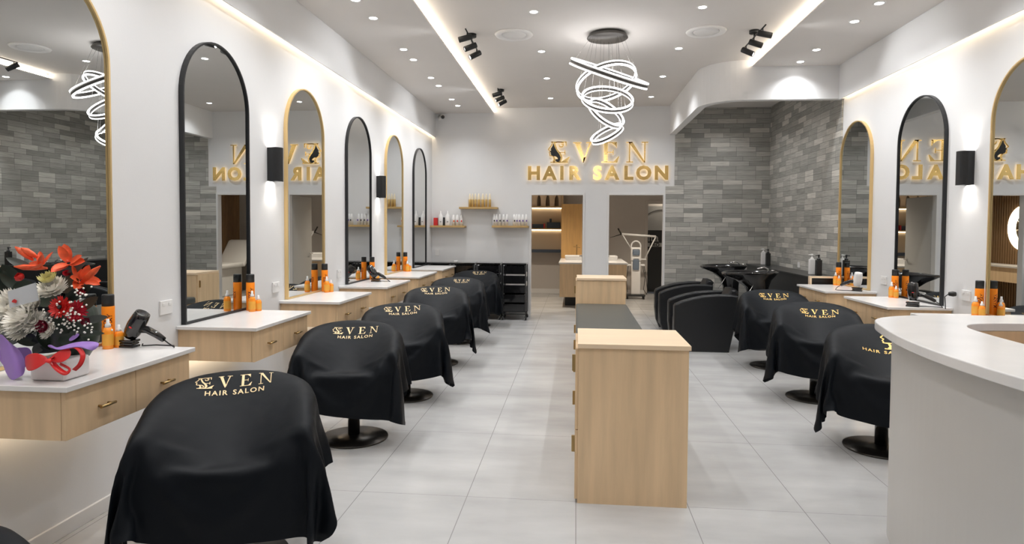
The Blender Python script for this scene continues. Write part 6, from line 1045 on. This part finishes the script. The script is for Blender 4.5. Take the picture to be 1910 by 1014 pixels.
def bloom(name, c, ax, layers, m, lab=None, centre=None):
    d, a, b = basis(ax); mb = MB()
    for npet, L, W, ang, curl in layers:
        o = R.uniform(0, 6)
        for i in range(npet):
            th = 2*PI*i/npet+o+R.uniform(-.1, .1); rad = a*math.cos(th)+b*math.sin(th); dd = (rad*math.cos(ang)+d*math.sin(ang)).normalized()
            upv = (d*math.cos(ang)-rad*math.sin(ang)); petal(mb, c+rad*.004, dd, d.cross(rad).normalized(), upv, L*R.uniform(.9, 1.08), W, curl)
    o = mb.build(name, m, fl, fixn=False)
    if lab: o['label'] = lab
    if centre:
        MB().lathe([(0, 0), (centre[0], 0), (centre[0]*.8, centre[0]*.5), (0, centre[0]*.6)], 14, c+d*centre[1], d).build('flower_centre', centre[2], o)
    return o
V = Vector
tocam = -camd
for (px, py, ax, Y, Ls) in ((78, 495, V((-.35, -.5, .8)), 2.44, .075), (128, 490, V((.25, -.75, .6)), 2.40, .08), (152, 523, V((.75, -.35, .5)), 2.44, .07)):
    bloom('lily', fp(px, py, Y), ax, [(3, Ls*1.1, .046, .60, -.22), (3, Ls*1.15, .036, .85, -.16)], M_['lily'], None, (.006, .012, M_['liliy_in']))
# lily buds
for a, b in (((62, 485), (28, 460)), ((150, 528), (187, 496)), ((88, 500), (26, 497)), ((70, 480), (40, 462))):
    p, q = fp(*a, 2.44), fp(*b, 2.42); MB().tube([p, p*.7+q*.3, p*.3+q*.7, q], .0125, 10, taper=[.35, .9, 1, .2]).build('lily_bud', M_['lily'], fl)
mumL = [(26, .070, .016, -.15, .35), (24, .066, .015, .15, .35), (20, .055, .014, .5, .35), (16, .042, .012, .85, .35), (10, .026, .010, 1.2, .3)]
bloom('chrysanthemum', fp(98, 540, 2.38), (V((.1, -.6, .8))), mumL, M_['mum'], 'white chrysanthemum with pale yellow heart')
bloom('chrysanthemum_heart', fp(92, 524, 2.37), (V((.05, -.6, .9))), [(22, .046, .013, .35, .4), (18, .036, .012, .7, .4), (12, .022, .010, 1.1, .3)], M_['mumc'])
for px, py, Y, k in ((22, 572, 2.37, 1.1), (45, 590, 2.33, 1.15), (3, 575, 2.40, .9), (62, 572, 2.36, .8), (8, 600, 2.4, .8), (38, 615, 2.33, .7), (92, 617, 2.34, .5), (63, 600, 2.33, .7)):
    bloom('chrysanthemum', fp(px, py, Y), V((R.uniform(-.4, .3), -.85, .5)), [(n_, l*k*1.12, w_*k*1.1, a_, c_) for n_, l, w_, a_, c_ in mumL], M_['mum'])
ger = [(24, .050, .012, .10, .1), (20, .040, .011, .32, .15), (14, .022, .008, .7, .2)]
bloom('gerbera', fp(113, 573, 2.33), V((.1, -1, .3)), ger, M_['redp'], 'red gerbera with dark eye', (.009, .006, M_['black']))
bloom('gerbera', fp(140, 580, 2.36), V((.5, -.8, .2)), ger, M_['crim'])
bloom('carnation', fp(82, 608, 2.33), V((.1, -1, .1)), [(12, .030, .022, .3, .3), (10, .024, .02, .8, .3)], M_['mag'])
bloom('carnation', fp(160, 600, 2.38), V((.4, -.8, .3)), [(10, .018, .014, .3, .3), (8, .014, .012, .8, .3)], M_['mag'])
bloom('rose', fp(40, 521, 2.40), V((-.1, -.6, .8)), [(6, .030, .034, .9, .3), (5, .026, .03, 1.1, .4), (4, .02, .024, 1.3, .4)], M_['redp'], 'red rose at upper left')
bloom('rose', fp(152, 545, 2.42), V((.4, -.6, .6)), [(6, .024, .026, .6, .3), (5, .018, .02, 1.0, .4)], M_['crim'])
bloom('carnation', fp(126, 512, 2.44), V((.2, -.6, .7)), [(8, .022, .016, .6, .3), (7, .018, .014, 1.0, .3)], M_['crim'])
bb_ = MB()
for k in range(95):
    px, py = R.gauss(112, 24), R.gauss(590, 15)
    if k % 3 == 0: px, py = R.gauss(150, 22), R.gauss(612, 9)
    if k % 7 == 0: px, py = R.gauss(150, 8), R.gauss(548, 6)
    c = fp(px, py, R.uniform(2.31, 2.36)); bb_.lathe([(0, -.004), (.0038, -.002), (.0042, .002), (0, .0045)], 6, c)
o = bb_.build('babys_breath', M_['mum'], fl); o['kind'] = 'stuff'
for a, b, wd, m in (((120, 520), (168, 478), .030, 'leafg'), ((60, 500), (8, 480), .035, 'leafg'), ((35, 540), (2, 490), .07, 'leaf'), ((15, 560), (5, 500), .06, 'leaf'), ((140, 580), (186, 552), .045, 'brownleaf'), ((150, 600), (205, 590), .035, 'leafg'),
                    ((130, 620), (200, 622), .03, 'leaf'), ((70, 640), (20, 620), .06, 'leaf'), ((110, 630), (160, 640), .06, 'leaf'), ((60, 560), (120, 560), .06, 'leaf'), ((60, 640), (130, 610), .06, 'leaf'), ((40, 620), (80, 590), .06, 'leaf'), ((100, 650), (70, 610), .06, 'leaf'), ((60, 655), (150, 640), .04, 'leaf'), ((20, 640), (60, 600), .05, 'leafg'), ((90, 640), (170, 612), .022, 'leaf'), ((80, 640), (60, 660), .04, 'leafg'),
                    ((110, 540), (150, 520), .07, 'brownleaf'), ((100, 640), (140, 590), .06, 'leaf'), ((20, 610), (4, 560), .06, 'brownleaf'), ((120, 560), (176, 530), .05, 'leaf'), ((60, 530), (20, 540), .06, 'leaf')):
    Y = 2.44 if b[0] not in (200, 160) else 2.36
    p, q = fp(*a, Y), fp(*b, Y-.02); d = (q-p); mb = MB(); petal(mb, p, d.normalized(), d.normalized().cross(camd).normalized(), -camd, d.length*1.1, wd, .1, 8); mb.build('leaf', M_[m], fl, fixn=False)
core = MB(); core.lathe([(0, .06), (.05, .07), (.085, .13), (.095, .20), (.08, .27), (.04, .31), (0, .32)], 18, (-.03, .03, 0), (0, 0, 1)); core.build('foliage_core', M_['leaf'], fl)
# card
cb_ = MB(); q = [fp(14, 543, 2.31), fp(66, 527, 2.31), fp(72, 560, 2.305), fp(18, 574, 2.305)]; n_ = V((0, .002, 0))
cb_.grid([[q[0], q[1]], [q[3], q[2]]]); cb_.grid([[q[0]+n_, q[1]+n_], [q[3]+n_, q[2]+n_]]); o = cb_.build('gift_card', M_['cardp'], fl)
MB().prism([(0, 0), (.018, -.004), (.022, .006), (.012, .012), (.004, .008)], -.001, .001, axis=1).build('red_motif', M_['red'], o, fp(22, 563, 2.302))
# pot, paper and bow
MB().box((-.105, -.12, .001), (.045, .02, .085), .012, 3).build('flower_box', M_['pot'], fl)
def sheet(pts, name='wrapping_paper', m='wrap', n=10):
    """rows of pixel points (px, py, Y) -> draped paper with ruffles"""
    rows = []
    for r in pts: rows.append([fp(*p) for p in r])
    mb = MB(); mb.grid(rows); o = mb.build(name, M_[m], fl, fixn=False)
    s_ = o.modifiers.new('s', 'SOLIDIFY'); s_.thickness = .0012
    s_ = o.modifiers.new('b', 'SUBSURF'); s_.levels = 2; s_.render_levels = 2; return o
sheet([[(-4, 620, 2.40), (6, 622, 2.32), (14, 640, 2.38)], [(0, 655, 2.38), (20, 640, 2.32), (34, 648, 2.38)], [(6, 690, 2.36), (28, 676, 2.30), (48, 668, 2.36)], [(22, 714, 2.36), (34, 704, 2.32), (48, 700, 2.36)]])
sheet([[(84, 644, 2.34), (96, 640, 2.30), (104, 650, 2.36)], [(100, 652, 2.30), (108, 662, 2.26), (112, 645, 2.34)], [(140, 634, 2.32), (150, 640, 2.30), (160, 648, 2.28)], [(190, 636, 2.34), (186, 646, 2.32), (172, 657, 2.32)]])
sheet([[(124, 632, 2.36), (130, 640, 2.34)], [(146, 618, 2.36), (152, 624, 2.34)]])
sheet([[(-10, 640, 2.44), (30, 650, 2.44), (60, 640, 2.42)], [(0, 690, 2.42), (40, 690, 2.42), (66, 680, 2.40)]])
def loop(pts, w, name='ribbon_bow'):
    P = [fp(*p) for p in pts]; P = [Vector(x) for x in catmull([tuple(p) for p in P], 5)]
    mb = MB(); wv = V((0, 0, 1)); rows = []
    for i, p in enumerate(P):
        t = (P[min(i+1, len(P)-1)]-P[max(0, i-1)]).normalized(); s_ = t.cross(camd).normalized()*.75+V((0, 1, 0))*.5
        rows.append([p-s_*w/2, p, p+s_*w/2])
    mb.grid(rows); o = mb.build(name, M_['ribbon'], fl, fixn=False); sd = o.modifiers.new('s', 'SOLIDIFY'); sd.thickness = .001
sheet([[(92, 668, 2.30), (92, 672, 2.29)], [(70, 654, 2.28), (66, 692, 2.26)], [(48, 660, 2.30), (52, 694, 2.28)], [(46, 668, 2.33), (48, 686, 2.31)]], 'ribbon_bow', 'ribbon')
sheet([[(92, 666, 2.30), (92, 674, 2.29)], [(112, 650, 2.29), (114, 680, 2.27)], [(132, 646, 2.31), (136, 664, 2.29)]], 'ribbon_bow', 'ribbon')
loop([(93, 670, 2.30), (106, 686, 2.28), (122, 696, 2.28), (130, 688, 2.29), (112, 678, 2.30)], .018)
loop([(118, 652, 2.30), (140, 646, 2.30), (154, 660, 2.29), (150, 678, 2.28), (138, 690, 2.28)], .016)
loop([(92, 668, 2.28), (95, 671, 2.275), (97, 668, 2.29)], .03)

# ================================================================== BACK ROOMS
# recessed lit shelving seen through the first doorway
sh = thing('lit_shelving', 'backlit timber shelving seen through the left doorway', 'shelving', (-2.19, YD, 0))
M_['shelfback'] = mat('beige_panel', (0.55, 0.44, 0.31), .6)
MB().box((0, -.03, .94), (1.86, -.002, 2.68)).build('back_panel', M_['shelfback'], sh)
MB().box((0, -.30, 1.96), (1.86, -.031, 1.99)).box((0, -.30, 1.462), (1.86, -.031, 1.49)).build('shelf_board', M_['shelfwood'], sh)
MB().box((1.86, -.32, .94), (1.90, -.002, 2.68)).build('side_panel', M_['wood'], sh)
MB().box((0, -.06, 1.945), (1.86, -.04, 1.959)).box((0, -.06, 1.447), (1.86, -.04, 1.461)).build('led_strip', M_['led_shelf'], sh)
arc = MB()
for k in range(9):
    x = .05+k*.20
    pts = [(x, 1.99), (x+.055, 1.99), (x+.055, 2.12), (x+.066, 2.19), (x+.10, 2.25), (x+.134, 2.19), (x+.145, 2.12), (x+.145, 1.99), (x+.2, 1.99), (x+.2, 2.68), (x, 2.68)]
    arc.prism(pts, -.26, -.24, axis=1)
arc.build('arched_fascia', M_['woodh'], sh)
MB().box((0, -.33, .945), (1.86, -.002, 1.01), .002, 1).build('dark_worktop', M_['navy'], sh)
for i, (x, wd) in enumerate(((-1.63, .0), (-1.26, .0), (-1.06, 0))):
    pump_bottle('display_bottle', M_['tan'] if i < 2 else M_['navy'], [(0, 0), (.03, 0), (.03, .07), (.012, .09)], M_['cream'], [(.012, .09), (.012, .12), (0, .12)], ['left', 'middle', 'right'][i]+' small bottle inside an arch of the lit shelving', 'bottle', (-.95+(i-1)*.2, YD-.2, 1.99), 'display bottles')
o = MB().box((-.99, YD-.22, 1.49), (-.73, YD-.08, 1.585), .004, 1).build('colour_box', M_['navy']); tag(o, 'navy storage box on the lit shelf, left of the tall one', 'box')
for x, s in ((-1.0, -1), (-.71, 1)): tag(MB().box((x-.02, YD-.24, 1.49), (x+.006, YD-.1, 1.60), .002, 1).build('colour_box', M_['red']), 'red carton %s of the navy box on the lit shelf' % ('left' if s < 0 else 'right'), 'box')
o = MB().box((-.66, YD-.24, 1.49), (-.355, YD-.08, 1.63), .006, 2).box((-.60, YD-.2, 1.63), (-.55, YD-.14, 1.71), .006, 1).build('storage_case', M_['navy']); tag(o, 'dark blue case with raised handle on the lit shelf', 'case')
# tall timber panel and basin bench
o = MB().box((-.315, 14.0, 0.15), (.30, 14.05, 2.02)).build('tall_panel', mat('honey_timber', (0.62, 0.36, 0.13), .45, mottle=.1, stretch=(9, 9, .7))); tag(o, 'tall honey timber panel behind the basin in the left doorway', 'panel')
vb = thing('basin_bench', 'timber basin bench with pale top seen through both doorways', 'basin bench', (0, 0, 0))
MB().box((-.30, 12.22, .19), (.955, 13.95, .82)).build('body', M_['wood'], vb)
MB().box((-.32, 12.18, .82), (.975, 13.97, .85), .003, 1).build('countertop', M_['stone'], vb)
MB().box((-.2, 12.5, 0), (.85, 13.85, .19)).build('plinth', M_['black'], vb)
for x0, x1 in ((-.22, .26), (.42, .84)):
    b = MB(); R4 = lambda a, z: [(x0+a, 13.0+a, z), (x1-a, 13.0+a, z), (x1-a, 13.5-a, z), (x0+a, 13.5-a, z)]
    b.grid([R4(.05, .86), R4(.03, .935), R4(.01, .94), R4(0, .935), R4(.02, .85)], closed=True, smooth=False); b.poly(R4(.05, .86)); b.build('basin', M_['white'], vb)
MB().tube([(.02, 13.56, .85), (.02, 13.56, 1.12), (.02, 13.5, 1.15), (.02, 13.36, 1.11)], .010).tube([(-.05, 13.56, 1.11), (.09, 13.56, 1.09)], .006).build('tap', M_['gold'], vb)
# facial machine
fm = thing('facial_machine', 'white beauty machine on castors with jointed arms in the right doorway', 'beauty machine', (1.275, 13.9, 0))
MB().box((-.10, -.06, .09), (.10, .08, .80), .02, 2).build('column', M_['white'], fm)
MB().box((-.11, -.07, .80), (.11, .08, 1.10), .03, 3).build('control_head', M_['white'], fm)
M_['panelblue'] = mat('blue_grey_panel', (.16, .20, .26), .3)
MB().box((-.065, -.074, .62), (.065, -.062, .86), .02, 2).box((-.075, -.084, .93), (.075, -.071, 1.06), .02, 2).build('control_panel', M_['panelblue'], fm)
MB().tube([(-.1, -.01, 1.08)]+[(-.1*math.cos(PI*k/10), -.01, 1.12+.11*math.sin(PI*k/10)) for k in range(11)]+[(.1, -.01, 1.08)], .016, 10).build('handle_ring', M_['white'], fm)
MB().box((-.20, -.12, .06), (.20, .14, .09), .01, 2).build('base', M_['black'], fm)
for x in (-.17, .17):
    for y in (-.10, .12): MB().lathe([(0, -.012), (.03, -.012), (.03, .012), (0, .012)], 14, (x, y, .031), (1, 0, 0)).build('caster', M_['black'], fm)
MB().box((-.19, -.05, .70), (-.10, .05, .74), .01, 1).box((.10, -.05, .70), (.19, .05, .74), .01, 1).box((.1, 0, .83), (.22, .1, .855), .005, 1).build('side_holder', M_['white'], fm)
MB().tube([(-.09, .03, 1.05), (-.29, .03, 1.38)], .012).tube([(-.30, .03, 1.38), (.42, .03, 1.33)], .022).tube([(.42, .03, 1.33), (.20, .05, .86)], .013).build('arm', M_['white'], fm)
MB().tube([(-.29, .03, 1.38), (-.55, -.03, 1.30)], .012, taper=[1, .3]).tube([(-.30, .03, 1.36), (-.38, .03, 1.50)], .016).build('wand', M_['disc'], fm)
MB().tube([(.14, .0, .72), (.20, 0, .45), (.17, 0, .2), (.24, 0, .10)], .006).tube([(.17, .02, .72), (.22, .02, .5), (.24, .02, .3), (.26, 0, .12)], .006).tube([(-.15, .02, .72), (-.19, .02, .4), (-.17, .0, .14)], .006).build('cables', M_['disc'], fm)
# banner beyond the far door
bn = thing('pull_up_banner', 'black banner with white lettering and arc beyond the far doorway', 'banner', (1.60, YD+.45, 0))
M_['bannerw'] = mat('banner_white', (.40, .40, .39), .5)
MB().box((0, 0, .03), (.8, .02, 1.46)).build('black_panel', M_['black'], bn)
MB().box((0, 0, 1.46), (.8, .02, 2.02)).build('picture_panel', M_['bannerw'], bn)
a = MB(); a.tube([(.02+.4*(1-math.cos(PI*.5*k/10)), -.003, 1.72+.22*math.sin(PI*.5*k/10)) for k in range(11)], .006, 6); a.build('arc_line', M_['black'], bn)
def flat_text(txt, size, x, z, m, parent, off=.0, y=-.003, sp=1.0):
    me = font_mesh(txt, size, .001, off, sp)
    for v in me.vertices: x0, y0, z0 = v.co; v.co = (x0+x, -z0+y, y0+z)
    return link('lettering', me, m, parent)
flat_text('ita', .26, .20, 1.20, M_['bannerw'], bn)
MB().box((.03, -.004, 1.075), (.42, 0, 1.165)).build('lettering_plate', M_['bannerw'], bn)
flat_text('PRO', .11, .23, 1.085, M_['black'], bn, .004, -.006, 1.1)
# slatted timber walls, round lit mirror, treatment bed (they show in the wall mirrors)
M_['slat'] = mat('brown_slat', (0.30, 0.18, 0.09), .5, mottle=.15, stretch=(1, 1, .3)); M_['slatbk'] = mat('dark_felt', (.03, .022, .018), .8)
s1 = MB().box((3.185, 12.2, 0), (3.199, YD-.05, 2.68)).build('slat_wall_panel', M_['slatbk']); tag(s1, 'brown slatted wall panel in the back room, seen in the black mirror', 'wall panel')
q = MB()
for k in range(36): q.box((3.155, 12.22+k*.07, 0), (3.185, 12.26+k*.07, 2.68))
q.build('slats', M_['slat'], s1)
s2 = MB().box((-2.199, 11.2, 0), (-2.185, YD-.32, 2.68)).build('slat_wall_panel', M_['slatbk']); tag(s2, 'brown slatted wall panel behind the round lit mirror', 'wall panel')
q = MB()
for k in range(44): q.box((-2.185, 11.22+k*.072, 0), (-2.155, 11.262+k*.072, 2.68))
q.build('slats', M_['slat'], s2)
rm = thing('round_mirror', 'round mirror with glowing rim on the brown slatted wall', 'mirror', (-2.15, 13.0, 1.55))
MB().lathe([(0, 0), (.38, 0), (.38, .012), (0, .012)], 48, (0, 0, 0), (1, 0, 0)).build('glass', M_['mirror'], rm)
MB().lathe([(.385, 0), (.42, 0), (.42, .014), (.385, .014), (.385, 0)], 48, (0, 0, 0), (1, 0, 0)).build('lit_rim', M_['led_shelf'], rm)
dk = thing('dressing_desk', 'timber desk below the round lit mirror', 'desk', (-2.15, 12.2, 0))
MB().box((0, 0, .82), (.5, 1.7, .85)).build('top', M_['greige'], dk); MB().box((0, 0, .55), (.47, 1.7, .82)).build('drawer_box', M_['wood'], dk)
for y in (.02, 1.66): MB().box((.02, y, 0), (.45, y+.03, .55)).build('leg', M_['black'], dk)
bd = thing('treatment_bed', 'white treatment bed with raised back in the back room', 'bed', (2.45, 12.6, 0))
MB().box((0, 0, .60), (.62, 1.0, .70), .04, 3).build('mattress', M_['white'], bd)
MB().prism([(.96, .62), (1.04, .60), (1.62, 1.10), (1.55, 1.19), (1.46, 1.17)], 0.0, .62, axis=0, bev=.02).build('raised_back', M_['white'], bd)
MB().box((.1, .2, 0), (.52, 1.1, .60), .02, 1).build('base', M_['white'], bd)
gl = thing('gooseneck_lamp', 'white gooseneck lamp beside the treatment bed', 'lamp', (2.35, 12.35, 0))
MB().lathe([(0, 0), (.12, 0), (.12, .02), (.01, .03), (.01, 1.1), (0, 1.1)], 20).build('base', M_['white'], gl)
MB().tube([(0, 0, 1.1)]+[(.16-.16*math.cos(PI*k/8), 0, 1.2+.14*math.sin(PI*k/8)) for k in range(9)]+[(.33, 0, 1.1)], .01).lathe([(0, 0), (.045, 0), (.02, .09), (0, .1)], 14, (.33, 0, 1.02)).build('neck_and_head', M_['white'], gl)
for x, y, l in ((-1.0, 12.6, 'round light in the back room ceiling at left'), (1.5, 12.6, 'round light in the back room ceiling at right'), (2.2, YD+.32, 'round light beyond the far doorway')):
    t = thing('downlight', l, 'downlight', (x, y, 2.7))
    MB().lathe([(.05, 0), (.07, -.005), (.075, .0)], 24).build('trim_ring', M_['white'], t); MB().lathe([(0, -.002), (.05, -.002)], 24).build('lamp', M_['led_cool'], t)
    lamp('SPOT', 'lamp_light', t, (0, 0, -.015), 240 if y < 14 else 60, SOFT, spot_size=math.radians(130), spot_blend=.9, shadow_soft_size=.05)
print('scene built')
